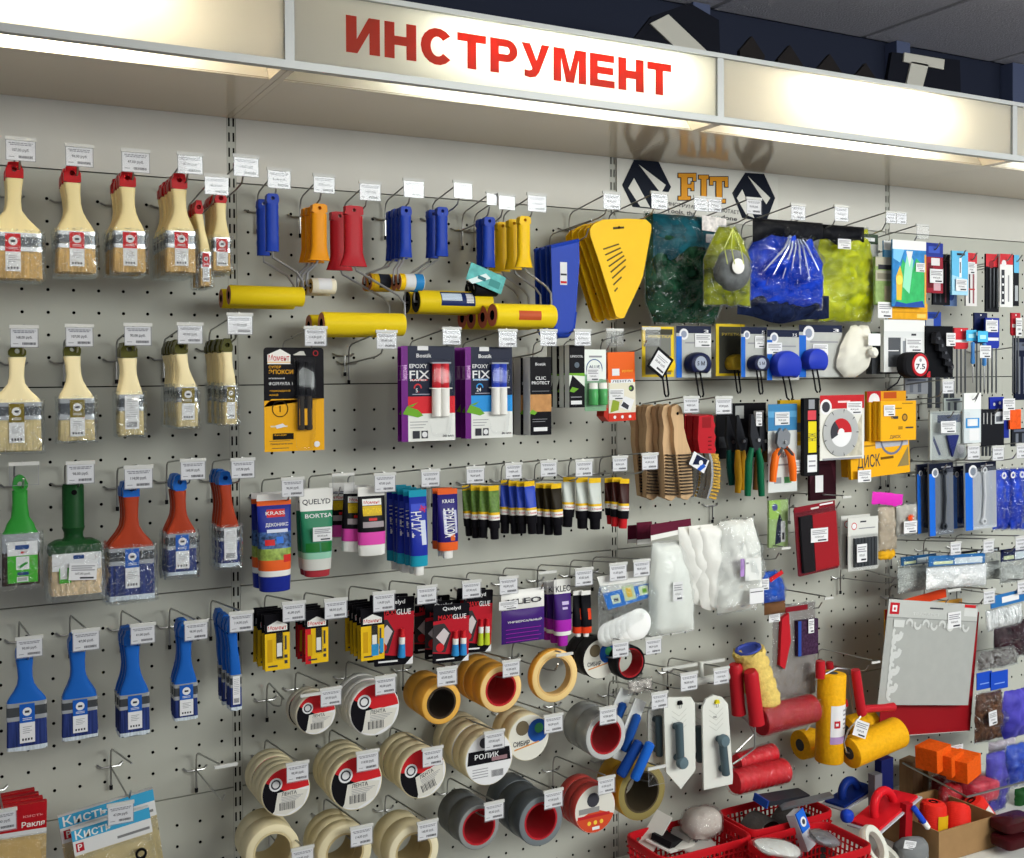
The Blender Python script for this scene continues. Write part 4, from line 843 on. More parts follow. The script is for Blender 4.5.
# row of carded super glue
DO[0] = .04
YC = C('#e7bb20', .35)
def moment_card(redlow, blue):
    D = [(0, 0, 1, .66, YC), (0, .66, 1, 1, MBK), ('p', [(.1, .70), (.9, .70), (.9, .80), (.5, .88), (.1, .80)], CRM), ('t', 'Момент', .5, .755, .07, LRED, .75), (.1, .15, .3, .55, C('#c99a18')), (.45, .2, .72, .66, C('#30302e')), (.48, .24, .68, .48, CRM), (.78, .1, .9, .16, INK), (.78, .2, .9, .26, INK), (.12, .06, .5, .09, INK), (.8, .35, .87, .6, INK)]
    if redlow: D = D[:1]+[(0, 0, .25, .66, LRED)]+D[1:]
    if blue: D += [(.45, .08, .75, .3, C('#2f8fc4')), (.80, .12, .96, .4, C('#2f8fc4'))]
    return D
def blist(t, F, w, h):
    a, b = F(.42, .2), F(.74, .64); MB().loft([superring(z, (b[0]-a[0])/2*s_, .006*s_, 16, 4, (a[0]+b[0])/2, -.0045) for z, s_ in ((a[1], .8), (a[1]+.002, 1), (b[1]-.002, 1), (b[1], .7))], BLISTER).build('blister', t)
SG = 'small carded super glues'
stack(pack('carded_glue', '', 'glue', (264.5, 614, 289.5, 670), .235, .0012, MBK, moment_card(0, 0), SG, extra=blist), 5, .020, 'small yellow and black glue card', 'on leftmost hook', .02)
stack(pack('carded_glue', '', 'glue', (305, 610, 328, 663), .235, .0012, MBK, moment_card(1, 0), SG, extra=blist), 4, .022, 'small yellow glue card with red stripe', 'on second hook', .02)
stack(pack('carded_glue', '', 'glue', (360.6, 608, 384, 660), .235, .0012, MBK, moment_card(0, 1), SG, extra=blist), 5, .022, 'small yellow glue card with blue patch', 'on third hook', .02)
def maxi(tip):
    def ex(t, F, w, h):
        for u in ((.58, .8) if tip != 1 else (.66,)):
            x, z = F(u, .12); MB().lathe([(w*.08, 0), (w*.10, .001), (w*.075, h*.2), (w*.075, h*.3), (w*.05, h*.34), (w*.05, h*.42), (w*.02, h*.42)], [TEALB if tip != 2 else C('#b7c832'), TEALB if tip != 2 else C('#b7c832'), CRM, LRED, LRED, LRED], (x, -w*.1, z), 'z', 12).build('glue_tube', t)
    return ex
REDC = C('#b01f2c', .35)
def maxid(): return [('p', [(.0, .18), (1, .1), (1, .78), (.0, .72)], REDC), ('p', [(0, .2), (.35, .18), (.5, .5), (.3, .68), (0, .66)], C('#3a3436')), ('p', [(.08, .45), (.3, .3), (.45, .5), (.3, .6)], C('#c9bfc0')), ('d', .2, .27, .11, LRED), ('t', 'Quelyd', .5, .93, .06, PAPER, .5), ('t', 'MAXI', .32, .78, .08, LRED, .38), ('t', 'GLUE', .72, .78, .08, PAPER, .38), (.1, .05, .6, .075, PAPER), ('p', [(.8, .0), (1, .12), (1, 0)], PAPER)]
MG = 'red and black super glue cards'
stack(pack('carded_glue', '', 'glue', (376, 597, 414.5, 665), .215, .0012, MBK, maxid(), MG, corner=.003, rot=.04, extra=maxi(1)), 2, .03, 'red and black super glue card', 'with one blue tube', .02)
stack(pack('carded_glue', '', 'glue', (433.5, 604, 469.5, 662), .24, .0012, MBK, maxid(), MG, corner=.003, rot=.03, extra=maxi(0)), 3, .045, 'red and black super glue card', 'with two blue tubes', .03)
stack(pack('carded_glue', '', 'glue', (464, 590, 493, 652), .225, .0012, MBK, maxid(), MG, corner=.003, rot=.05, extra=maxi(2)), 2, .03, 'red and black super glue card', 'with two green tubes', .03)
KL = C('#3f1f6d', .35); MAG = C('#a328a8', .35)
def kleo(t, F, w, h): pass
for k in range(2):
    t = thing('glue_packet', ORD[k]+' purple and white wallpaper glue packet, fifth hook', 'packet', (P(522, 590, .195-.02*k)[0], -.195+.02*k, P(522, 590, .195)[1]), 'purple glue packets')
    q = lambda x, y: (P(x, y, .195)[0]-P(522, 590, .195)[0], P(x, y, .195)[1]-P(522, 590, .195)[1])
    a, b, c_ = q(501.5, 645), q(544, 589), q(544, 606)
    m = MB(); pillow(m, a[0], b[0], a[1], c_[1], 0, .006, KL, 8, 8, 2, .15); pillow(m, a[0], b[0], c_[1], b[1], 0, .0045, CRM, 8, 4, 2, .15)
    m.text('KLEO', (a[0]+b[0])/2, q(522, 600)[1], -.0075, .011, INK, (b[0]-a[0])*.8, .02); m.text('УНИВЕРСАЛЬНЫЙ', (a[0]+b[0])/2, q(522, 620)[1], -.0085, .004, PAPER, (b[0]-a[0])*.8, .015)
    for i in range(4): m.rect(a[0]+.006, b[0]-.012-.006*(i % 2), q(522, 627+4*i)[1]-.001, q(522, 627+4*i)[1], -.0085, MAG)
    m.build('foil_bag', t)
for k in range(3):
    glue_tube('glue_tube', ORD[k]+' purple glue tube with magenta cap, beside purple packets', (557-7*k, 581+1*k, 574-6*k, 648-3*k), .24-.025*k, [(.26, CRM), (.72, KL), (.93, MAG), (1, CRM)], .17, MAG, [('KLEO', .1, .17, .09, INK, .9)], 'purple glue tubes with magenta caps', taper=.95, round_=.34, capw=.6, shapes=[(-.2, .6, .4, .46, C('#b9a9d2')), (-.2, .4, .5, .54, C('#b9a9d2'))])
for k in range(2):
    glue_tube('glue_tube', ('left' if k else 'right')+' black glue tube with orange end and pointed top', (583.5-8*k, 592, 593-8*k, 638), .235-.008*k, [(.1, CRM), (.35, MBK), (.85, MBK), (1, C('#d8401e'))], .09, CRM, (), 'black glue tubes with orange ends', taper=1.05, round_=.4, capw=.5, shapes=[(.1, .8, .42, .68, C('#d8401e'))])
def plates_bag():
    d = .195; X, Z = P(628, 580, d); t = thing('plate_bag', 'clear bag of white round pads with blue header, beside upright', 'bag', (X, -d, Z))
    q = lambda x, y: (P(x, y, d)[0]-X, P(x, y, d)[1]-Z)
    h = MB(); hp = [q(*p) for p in ((597, 577), (652, 568), (658, 595), (608, 610))]; m = h
    def bil(u, v, y=-.001): a, b, c_, e = (Vector(p) for p in hp); p = (e.lerp(c_, u)).lerp(a.lerp(b, u), v); return (p.x, y, p.y)
    m.prism([tuple(p) for p in hp][::-1], 0, .002, CRM)
    def R(u0, v0, u1, v1, mt, y): m.quad([bil(u0, v0, y), bil(u1, v0, y), bil(u1, v1, y), bil(u0, v1, y)], mt)
    R(0, 0, 1, .5, C('#1f6fc8'), -.0004); R(.12, .12, .28, .38, C('#c8d6c0'), -.0007); R(.36, .1, .58, .58, C('#b9c9a0'), -.0007); R(.66, .15, .84, .45, C('#c8d6b0'), -.0007)
    R(.42, .2, .52, .5, C('#d8b02c'), -.001); R(.72, .22, .8, .36, GRNL, -.001); R(.16, .18, .24, .28, INK, -.001); m.build('header_card', t, smooth=False)
    for k in range(6):
        x, z = q(632-5*k, 622+2.4*k); r = .034-.0015*k
        o = MB().lathe([(.001, -.004), (r*.6, -.0055), (r*.85, -.004), (r, -.001), (r*.97, .001), (.001, 0)], C('#f1f1ee', .6), (x, -.012-.004*(5-k)*.5+.006*k*.3, z), 'y', 26).build('round_pad', t)
    a, b = q(597, 645), q(662, 578); s = MB(); pillow(s, a[0], b[0], a[1], b[1], -.006, .022, CRINKLE, 12, 12, 9, .3, .010); s.build('clear_bag', t)
plates_bag()
for a, w_ in (((282, 604, 305.5, 628), 'above the leftmost yellow glue cards'), ((324, 601, 347.4, 623), 'above the red-striped yellow glue cards'), ((372.5, 594, 395, 616), 'above the one-tube red super glue cards'), ((416.5, 588, 437, 609), 'above the two-blue-tube super glue cards'), ((461.7, 583, 481, 604), 'above the green-tube super glue cards'),
   ((499, 579, 518, 598), 'above the purple glue packet'), ((574.6, 570.5, 593, 591), 'above the black and orange glue tubes'), ((609, 565.5, 627, 584), 'left one above the bag of round pads'), ((633, 562, 650, 579), 'right one above the bag of round pads')):
    price_tag(*a, w_, d=.212)
price_tag(538.5, 574, 556, 594, 'above the purple glue tubes', d=.212, empty=True)
sticker(499, 601, 518, 609.5, 'on the purple glue packet', .249)
# ------------------------------------------------------------------ tape rolls
DO[0] = .02
CREAM, OCH, SILV, GRYT, DGRY = C('#ddd1ac', .5), C('#d99a3a', .45), C('#a5a7a6', .25, metal=.5), C('#5f6264', .4), C('#4a4f53', .4)
TRANS = C('#cfc7b0', .3); REDK = C('#b5252b', .4)
def roll(label, cx, cy, r, rin, d, width, n, tm, core, lab, group, step=None, rot=0, base=None, where='', face=None):
    d = d-DO[0]
    X, Z = P(cx, cy, d); R = (P(cx+r, cy, d)[0]-P(cx-r, cy, d)[0])/2; Ri = R*rin; top = Ri-.0025
    t = thing('tape_roll', label, 'tape roll', (X, -d, Z+top), group, (0, rot, 0)); c = (0, 0, -top)
    th = min(.004, (R-Ri)*.3)
    MB().lathe([(Ri+th, 0), (R-.001, 0), (R, .001), (R, width-.001), (R-.001, width), (Ri+th, width)], [face or tm, tm, tm, tm, tm, face or tm], c, 'y', 36, True).build('tape', t, ang=50)
    MB().lathe([(Ri, -.0004), (Ri+th-.0002, -.0004), (Ri+th-.0002, width+.0004), (Ri, width+.0004)], C(core, .5), c, 'y', 30, True).build('core', t, ang=50)
    if lab:
        m = MB(); y = -.0008; z = -top
        if lab == 'lenta':
            m.disc(0, z, R*.96, y, PAPER, 36); m.disc(0, z, R*.955, y-.0002, MBK, 20, 0, math.radians(150), math.radians(235)); m.disc(0, z, R*.955, y-.0002, LRED, 24, 0, math.radians(5), math.radians(150))
            m.prism([(R*.9, z-R*.05), (R*.2, z+R*.05), (-R*.35, z-R*.0), (-R*.5, z-R*.8), (0, z-R*.93), (R*.7, z-R*.62)][::-1], y-.0004, y, C('#d3d0c6'))
            m.disc(-R*.42, z+R*.35, R*.27, y-.0006, PAPER, 18); m.disc(-R*.42, z+R*.35, R*.2, y-.0008, INK, 14, R*.14); m.text('ЛЕНТА', R*.12, z-R*.08, y-.0008, R*.14, INK, R*.62, .012)
            for i in range(12): m.rect(-R*.28+R*.055*i, -R*.28+R*.055*i+R*(.02+.015*(i % 3 == 0)), z-R*.72, z-R*.42, y-.0008, INK)
            for i in range(4): m.rect(-R*.2, R*(.7-.1*i), z-R*(.2+.06*i), z-R*(.22+.06*i), y-.0008, GREYLINE)
        elif lab == 'white':
            m.disc(0, z, R*.97, y, PAPER, 36); m.prism([(-R*.85, z+R*.35), (R*.85, z+R*.35), (R*.9, z-R*.15), (-R*.9, z-R*.15)][::-1], y-.0003, y, MBK); m.disc(-R*.2, z+R*.62, R*.2, y-.0005, INK, 14)
            m.text('РОЛИК', -R*.1, z+R*.13, y-.0006, R*.18, PAPER, R*1.0, .012); m.rect(R*.1, R*.75, z-R*.1, z+R*.05, y-.0006, C('#8f6f74'))
            for i in range(10): m.rect(R*.1+R*.05*i, R*.1+R*.05*i+R*.025, z-R*.7, z-R*.45, y-.0005, INK)
            for i in range(4): m.rect(-R*.7, R*-.05, z-R*(.32+.1*i), z-R*(.35+.1*i), y-.0005, GREYLINE)
        elif lab == 'globe':
            m.disc(0, z, R*.97, y, C('#d9d7cc'), 36); m.disc(R*.45, z+R*.25, R*.5, y-.0003, C('#1f4f9a'), 22); m.disc(R*.5, z+R*.35, R*.22, y-.0005, C('#3f8a5a'), 12)
            m.disc(-R*.3, z+R*.45, R*.32, y-.0003, C('#6b5f4a'), 16); m.text('СИБИР', -R*.35, z-R*.2, y-.0005, R*.2, INK, R*.8, .02); m.prism([(-R*.7, z-R*.42), (R*.5, z-R*.2), (R*.5, z-R*.26), (-R*.7, z-R*.48)][::-1], y-.0004, y, C('#c98a4a'))
        elif lab == 'redfoot':
            m.disc(0, z, R*.97, y, C('#d5d2c8'), 36); m.disc(0, z, R*.96, y-.0002, C('#c8482c'), 24, 0, math.radians(200), math.radians(340)); m.rect(-R*.85, R*.7, z-R*.33, z-R*.2, y-.0004, REDK); m.disc(-R*.1, z+R*.4, R*.3, y-.0004, INK, 14)
            for i in range(3): m.disc(-R*.3+R*.3*i, z-R*.55, R*.09, y-.0005, C('#e8c040'), 10)
            m.rect(-R*.8, R*.2, z-R*.12, z+R*.1, y-.0004, C('#8a8a88')); m.rect(-R*.15, R*.2, z-R*.85, z-R*.72, y-.0005, PAPER)
        m.build('end_label', t, smooth=False)
    elif lab == '': pass
    if n > 1: stack(t, n, step or width+.0015, base, where, 0, 0, 0, .002)
    else: t['label'] = base+' '+where
    return t
TG = 'adhesive tape rolls on hooks'
roll('', 316, 714, 20, .6, .225, .014, 4, TRANS, '#c9302c', 'lenta', TG, base='narrow clear tape roll with red label', where='upper left', step=.016)
roll('', 374.6, 709.5, 25, .6, .225, .016, 5, C('#d7d6d0', .4), '#d8d4c8', 'lenta', TG, base='white tape roll with red and black label', where='upper row', step=.018)
roll('', 441.5, 703, 19.5, .66, .225, .050, 2, OCH, '#3a2f26', None, TG, base='ochre tape roll with dark core', where='upper row', face=C('#e0aa4c', .5))
roll('', 501, 689, 20.8, .66, .23, .038, 3, OCH, '#b5252b', None, TG, base='ochre tape roll with red core', where='upper row', face=C('#e8c483', .5))
roll('', 555, 676, 22.8, .70, .225, .020, 1, OCH, '#d8b070', None, TG, base='single thin ochre tape ring', where='hanging alone on its hook', face=C('#e8c887', .5))
roll('', 600, 659, 17, .6, .20, .036, 2, C('#2a2a2b', .35), '#222', 'globe', TG, base='black tape roll with globe label', where='below purple tubes', rot=0)
roll('', 631, 663, 14.3, .80, .235, .040, 1, C('#1d1d1f', .35), '#a8222a', None, TG, base='black tape roll with red core', where='under the bag of round pads')
roll('', 286, 791.5, 24.5, .66, .215, .022, 5, CREAM, '#c9b98e', 'lenta', TG, base='cream tape roll with red label', where='lower left tape hook')
roll('', 356.5, 783, 26, .66, .225, .026, 4, CREAM, '#c9b98e', 'lenta', TG, base='cream tape roll with red label', where='second lower tape hook')
roll('', 418, 775, 23.5, .66, .225, .028, 4, CREAM, '#c9b98e', 'lenta', TG, base='cream tape roll with tilted red label', where='third lower tape hook', rot=-.35)
roll('', 489, 758.5, 24, .66, .23, .030, 5, CREAM, '#c9b98e', 'white', TG, base='cream tape roll with white and black label', where='fourth hook')
roll('', 528.5, 737.5, 20.5, .66, .215, .036, 2, CREAM, '#c9b98e', 'globe', TG, base='cream tape roll with blue globe label', where='fifth hook')
roll('', 606, 736, 20, .70, .23, .048, 2, SILV, '#a5242a', None, TG, base='silver tape roll with red core', where='right of globe tape', face=C('#b9bab8', .4))
roll('', 273, 852, 27, .66, .215, .045, 2, CREAM, '#c9b98e', None, TG, base='cream tape roll', where='cut off at bottom left of tapes')
roll('', 345, 853, 27, .64, .22, .030, 3, CREAM, '#b9a67a', None, TG, base='wide cream tape roll', where='second on bottom edge')
roll('', 414, 852, 25, .66, .23, .045, 2, CREAM, '#b9a67a', None, TG, base='cream tape roll with open core', where='third on bottom edge', face=C('#e2d8b8', .5))
roll('', 479, 827, 20.5, .72, .225, .050, 2, GRYT, '#b0222c', None, TG, base='dark grey duct tape roll', where='left of the larger one', face=C('#8b8d8c', .5))
roll('', 541, 821, 21.8, .68, .235, .050, 3, DGRY, '#b0222c', None, TG, base='slate grey duct tape roll', where='right of the first grey one', face=C('#71787c', .5))
roll('', 595, 809, 20.5, .6, .225, .024, 3, C('#b8433c', .4), '#d8d4c8', 'redfoot', TG, base='red tape roll with white and orange label', where='beside upright')
roll('', 642, 792, 23.5, .68, .215, .045, 2, C('#b58a2a', .4), '#4a4030', None, TG, base='olive tape roll', where='under the blue handles', face=C('#8a7d4a', .5))
for a, w_ in (((320, 690, 341.6, 713.7), 'on the narrow clear tape rolls'), ((374.6, 678, 396, 701), 'on the upper white tape rolls'), ((436.5, 669.5, 457.3, 692.5), 'on the dark-cored ochre tape rolls'), ((502, 662.5, 520, 684), 'on the red-cored ochre tape rolls'),
   ((286, 764.5, 309, 788.6), 'on the lower left cream tape rolls'), ((356, 753, 379, 777), 'on the second lower cream tape rolls'), ((422, 749.7, 443, 772), 'on the tilted red-label tape rolls'), ((484, 733, 504.5, 755), 'on the white-label cream tape rolls'), ((543.6, 716.6, 563, 737.6), 'between the globe and silver tape rolls'), ((599, 709, 617, 730), 'on the silver tape rolls'),
   ((612, 643, 629, 662), 'on the red-cored black tape roll'), ((645, 640, 661.6, 655), 'below the bag of round pads'), ((350, 828, 373, 849.5), 'on the wide cream roll at bottom edge'), ((417, 823, 438, 844.5), 'on the open-cored cream roll at bottom edge'), ((291, 849.5, 314, 872), 'cut by the bottom edge left'),
   ((484, 804, 504, 827), 'on the dark grey duct tape roll'), ((543.6, 792, 563, 811), 'on the slate grey duct tape roll'), ((597.4, 779, 615, 799.5), 'on the red tape roll by the upright')):
    price_tag(*a, w_, d=.236)
price_tag(648, 769, 666, 790, 'left of the pointed trowel tip', d=.236, empty=True)
for x0_, x1_, y_, w_ in ((299, 323, 693, 'bare plastic tag strip left of the narrow clear tape'), (556, 573, 653, 'bare plastic tag strip above the thin ochre ring')):
    o = MB().box(-.02, .02, -.002, .0015, -.0055, 0, STRIP).build('tag_strip', smooth=False); x, z = P((x0_+x1_)/2, y_, .236); tag(o, w_, 'tag strip', None, (x, -.236, z))
x, z = P(563, 653, .236); hook(x, z-.062, 'the thin ochre tape ring', .215, .062)
x, z = P(268, 697, .02); hook(x, z-.01, 'empty steel peg hook left of the narrow clear tape', .12, .035, '')
# ------------------------------------------------------------------ third bay
DO[0] = 0
def Q0(px, py, d):
    X, Z = P(px, py, d)
    return X, Z, (lambda x, y: (P(x, y, d)[0]-X, P(x, y, d)[1]-Z))
# maker's sign on the plain top panel: two hexagons with white blades and slab letters
def maker_sign():
    d = .0042; X, Z, q = Q0(695, 190, d); t = thing('wall_sign', 'white wall sign with dark hexagons and orange slab letters', 'sign', (X, -d, Z))
    SW = C('#cfcec6', .4); HX = C('#171c28', .4); OR = C('#d38f1f', .4)
    m = MB(); m.prism([q(*p) for p in ((617, 158), (617, 211), (778, 228), (778, 177))], 0, .003, SW); m.build('plate', t, smooth=False)
    def hexa(pts, w1, w2):
        h = MB(); h.prism([q(*p) for p in pts][::-1], -.0008, -.0003, HX)
        for w in (w1, w2): h.face(h.pts([(q(*p)[0], -.0011, q(*p)[1]) for p in w]), SW)
        h.build('hexagon_emblem', t, smooth=False)
    hexa([(633.8, 159.8), (658.4, 161.7), (670.9, 187), (659.6, 209.8), (632.6, 207), (622, 185)], [(638.5, 164.5), (665.5, 185), (660.8, 193.6)], [(633.8, 178), (650, 207.6), (640, 206.5), (628, 188)])
    hexa([(745, 172.7), (763.9, 174), (775, 198), (766, 222), (742, 218), (732, 193)], [(747.5, 176), (770, 198), (766, 204.4)], [(742, 189.4), (754, 218), (746, 215), (736.5, 198)])
    L = MB()
    def sl(parts, grow, mt, y):
        for k, (x0, y0, x1, y1) in enumerate(parts):
            y -= .00006
            L.prism([q(*p) for p in ((x0-grow, y0-grow), (x1+grow, y0-grow), (x1+grow, y1+grow), (x0-grow, y1+grow))], y-.0002, y, mt)
    F = [(678, 173.6, 695.5, 177.4), (681, 173.6, 687, 200), (678, 196.5, 690, 200), (687, 184.5, 692, 188), (691, 182, 693.4, 190.5), (692.5, 173.6, 695.5, 181)]
    I = [(698.5, 175.4, 708, 179), (701, 175.4, 706, 201.5), (698.5, 198.5, 708, 201.5)]
    T = [(709.5, 177, 727.5, 181.2), (709.5, 177, 712.5, 185), (724.5, 178, 727.5, 187), (716, 178, 721.5, 203), (713, 199.5, 725, 203)]
    for G in (F, I, T): sl(G, .8, HX, -.0008)
    for G in (F, I, T): sl(G, 0, OR, -.0013)
    L.text('ИНСТРУМЕНТ', q(685, 206)[0], q(685, 206)[1], -.0008, .0085, INK, q(705, 206)[0]-q(668, 206)[0], .012, 'c', -.05); L.text('РАБОТАЕТ', q(727, 211)[0], q(727, 211)[1], -.0008, .0085, INK, q(738, 206)[0]-q(714, 206)[0], .012, 'c', -.05)
    L.text('Tools, tha', q(681, 212)[0], q(681, 212)[1], -.0008, .011, INK, q(696, 206)[0]-q(667, 206)[0], .015, 'c', -.04); L.text('done', q(729, 218)[0], q(729, 218)[1], -.0008, .011, INK, q(737, 206)[0]-q(721, 206)[0], .015, 'c', -.04)
    L.build('lettering', t, smooth=False)
maker_sign()
# tags of the third bay
for a, w_, e in (((650.7, 194.5, 667.8, 213), 'over the first hexagon of the wall sign', 0), ((693.6, 199, 708, 217), 'left of two under the orange sign letters', 0), ((707.6, 200, 721.7, 217.5), 'right of two under the orange sign letters', 0), ((746, 200.4, 761.5, 218.7), 'over the second hexagon of the wall sign', 0), ((790.4, 206.4, 805.4, 225), 'above the blue coverall bag', 0), ((834, 208, 848.4, 226), 'above the bright yellow bag', 0),
   ((885.5, 214, 896, 227.5), 'left of two beside the right upright', 0), ((896, 214.5, 906.6, 228), 'right of two beside the right upright', 0), ((916, 227, 928.5, 242.5), 'right of the upright above the colourful sheet pack', 1), ((642, 330, 660, 350), 'above the yellow framed tape measure card', 1),
   ((683, 399, 699, 416), 'above the red-handled wire brushes', 0), ((715, 399, 732, 418), 'above the green-handled tin snips', 0), ((641.4, 455.6, 658, 474.6), 'in front of the wooden wire brushes', 0), ((680, 675, 697.7, 694.5), 'above the pointed white trowel', 0), ((713, 670, 729, 689.6), 'above the rounded white trowel', 0), ((651, 694.5, 667.7, 713.7), 'left of the pointed white trowel', 0)):
    price_tag(*a, w_, d=.215, empty=bool(e), hk=(a[0] not in (896, 707.6)))
# crumpled bags
def tint_mat(c1, c2, rough=.3, scale=25, bump=.8):
    k = ('tint', c1, c2, scale, bump)
    if k in MATS: return MATS[k]
    m = mat(c1, rough, 0, .001, scale, None, bump).copy(); nt = m.node_tree
    r = [n for n in nt.nodes if n.type == 'VALTORGB'][0]; r.color_ramp.elements[0].color = (*lin(c1), 1); r.color_ramp.elements[1].color = (*lin(c2), 1)
    nz = [n for n in nt.nodes if n.type == 'TEX_NOISE'][0]; nz.inputs['Distortion'].default_value = 1.2
    MATS[k] = m; return m
def bag(name, label, box, d, mt, bulge=.03, top=1.0, bot=1.0, group=None, cat='bag', seed=1, filmy=True, crumple=.35, extra=None, tie=None, lean=0, part='contents', rot=0, hang=.97, fm=None, back=None):
    X, Z, q = Q0((box[0]+box[2])/2, box[1]+(box[3]-box[1])*(1-hang), d); t = thing(name, label, cat, (X, -d, Z), group, (0, rot, 0))
    a, b = q(box[0], box[3]), q(box[2], box[1]); w = b[0]-a[0]; cx = (a[0]+b[0])/2
    def sh(u, v, x, z):
        s = bot+(top-bot)*max(0, (v-.55)/.45)**1.3 if v > .55 else bot+(1-bot)*min(1, v/.25)
        if v <= .55: s = bot+(1-bot)*min(1, v/.2)
        else: s = 1+(top-1)*((v-.55)/.45)**1.2
        return cx+(x-cx)*s+lean*w*(v-.5)+noise.noise(Vector((v*7, u*2, seed)))*.003, z+noise.noise(Vector((u*6, seed, v)))*.004
    m = MB(); pillow(m, a[0]+w*.02, b[0]-w*.02, a[1]+.004, b[1]-.004, 0, bulge*.85, mt, 18, 22, seed, crumple, back if back is not None else bulge*.35, sh, 34); m.build(part, t, ang=70)
    if filmy:
        m = MB(); pillow(m, a[0], b[0], a[1], b[1], 0, bulge*1.06+.004, fm or CRINKLE, 14, 18, seed+5, crumple*1.3, bulge*.45+.003, sh, 48); m.build('clear_bag', t, ang=30)
    if extra: extra(t, q)
    return t
TEALM = tint_mat('#0f3d49', '#1d6473', .35, 22, 1); GREENM = tint_mat('#0b1f14', '#2c5a40', .25, 26, 1)
def green_extra(t, q):
    m = MB(); a, b = q(650, 262), q(716, 219); pillow(m, a[0], b[0], a[1], b[1], -.012, .022, TEALM, 12, 8, 4, .3, .012); m.build('folded_collar', t, 'teal folded collar', ang=70)
    m = MB(); a, b = q(692, 232), q(716, 219); m.quad([(a[0], -.037, a[1]), (b[0], -.037, a[1]-.004), (b[0], -.037, b[1]-.004), (a[0], -.037, b[1])], C('#d9d3cf', .4, var=.3, scale=80)); c, e = q(696, 244), q(715, 237); m.rect(c[0], e[0], c[1], e[1], -.037, PAPER); m.build('label_sticker', t, smooth=False)
bag('raincoat_bag', 'dark green folded raincoat in crinkly clear bag under wall sign', (644, 217, 723, 324), .15, GREENM, .035, 1.0, .8, seed=3, extra=green_extra, crumple=.5)
OLIVM = tint_mat('#3c430c', '#a9b31c', .35, 18, .9)
def resp_extra(t, q):
    x, z = q(724.5, 268); m = MB(); pr = [(.001, -.050), (.010, -.050), (.017, -.047), (.019, -.043), (.035, -.040), (.046, -.032), (.050, -.018)]
    m.lathe(pr[:3], WHITE, (x, 0, z), 'y', 20); m.build('white_valve', t)
    m = MB(); m.lathe([(.020, -.040), (.036, -.038), (.044, -.030), (.047, -.012)], C('#5c5f60', .5, var=.25, scale=60), (x+.006, 0, z-.006), 'y', 24); m.build('mask_shell', t)
    s = MB()
    for u in (711, 718, 727): s.tube([(q(727, 230)[0], -.02, q(727, 230)[1]), (q(u, 250)[0], -.046, q(u, 250)[1]), (q(u+2, 266)[0], -.05, q(u+2, 266)[1])], .0012, C('#b9bf6a'), 5)
    s.build('elastic_strap', t)
bag('respirator_bag', 'yellow-green bag with grey respirator and white valve', (703, 227, 751, 306), .245, OLIVM, .022, .35, 1.0, seed=8, extra=resp_extra)
BLUM = tint_mat('#0b2390', '#2450dc', .25, 20, 1); NAVM = tint_mat('#0d1326', '#1c2748', .5, 30, .8); NEON = tint_mat('#8f9a0c', '#d3d826', .35, 22, .9); PALEY = tint_mat('#a9ad86', '#cfd3a4', .5, 30, .6)
def dark_header(t, q, x0, y0, x1, y1, seed, y=-.004):
    m = MB(); a, b = q(x0, y1), q(x1, y0); pillow(m, a[0], b[0], a[1], b[1], y, .012, C('#141519', .35, bump=.4, scale=50), 14, 5, seed, .4, .004, lambda u, v, x, z: (x, z+.010*math.sin(u*9+seed)*(1-v)), 40); m.build('dark_header', t, 'dark top edge of the bag', ang=60)
def coverall_extra(t, q):
    dark_header(t, q, 748, 224, 818, 239, 5, -.016)
    m = MB(); a, b = q(740, 321), q(832, 296); pillow(m, a[0], b[0], a[1], b[1], .01, .024, NAVM, 18, 8, 5, .6, .02, lambda u, v, x, z: (x, z+.016*(2*u-1)**2*(1 if v < .5 else .3)+.004*math.sin(u*11))); m.build('rolled_base', t, 'dark navy rolled bottom of the bag', ang=70)
    s = MB()
    for k in range(7):
        u = 752+k*9; s.tube([(q(790, 227)[0], -.012, q(790, 227)[1]), (q(u*.4+790*.6, 245)[0], -.034, q(u, 248)[1]), (q(u, 275)[0], -.043, q(u, 272+4*(k % 3))[1])], [.002, .003, .001], C('#c9d3ea', .2, metal=.5), 5)  # silver tubes: reflections along the gathered pleats, put into shape and colour
    s.build('pleat_reflections', t)
bag('coverall_bag', 'shiny bright blue coverall bag gathered at the top', (742, 226, 824, 308), .195, BLUM, .035, .45, .95, seed=12, extra=coverall_extra, crumple=.5)
bag('vest_bag', 'flat dull yellow-green bag lying behind the blue one', (768, 298, 842, 322), .12, PALEY, .012, 1, 1, seed=15, filmy=False)
bag('vest_bag', 'bright yellow vest folded in clear bag', (814, 228, 876, 322), .145, NEON, .025, .75, .85, seed=17, crumple=.45, extra=lambda t, q: dark_header(t, q, 818, 228, 860, 243, 7, -.014))
pack('header_pack', 'pale grey header pack of clear film right of yellow bag', 'pack', (856, 234, 878, 305), .15, .006, C('#cfd0c2', .5, var=.1, scale=50), [(0, .86, 1, 1, C('#3a4a3a')), (.15, .9, .85, .95, PAPER), (0, .7, 1, .86, C('#d6d6d0')), (.1, .2, .9, .6, C('#b8b890'))])
pack('header_pack', 'green and grey pack with black letters, left of colourful sheet', 'pack', (875.5, 257, 893, 305), .185, .008, C('#8fa868', .5, var=.2, scale=60), [(0, .8, 1, 1, C('#b9b5a2')), (.15, .74, .95, .84, INK), (0, .5, 1, .72, C('#b4b09c')), (.1, .54, .9, .66, C('#8d8878')), (.5, .1, .9, .4, C('#b0a286'))])
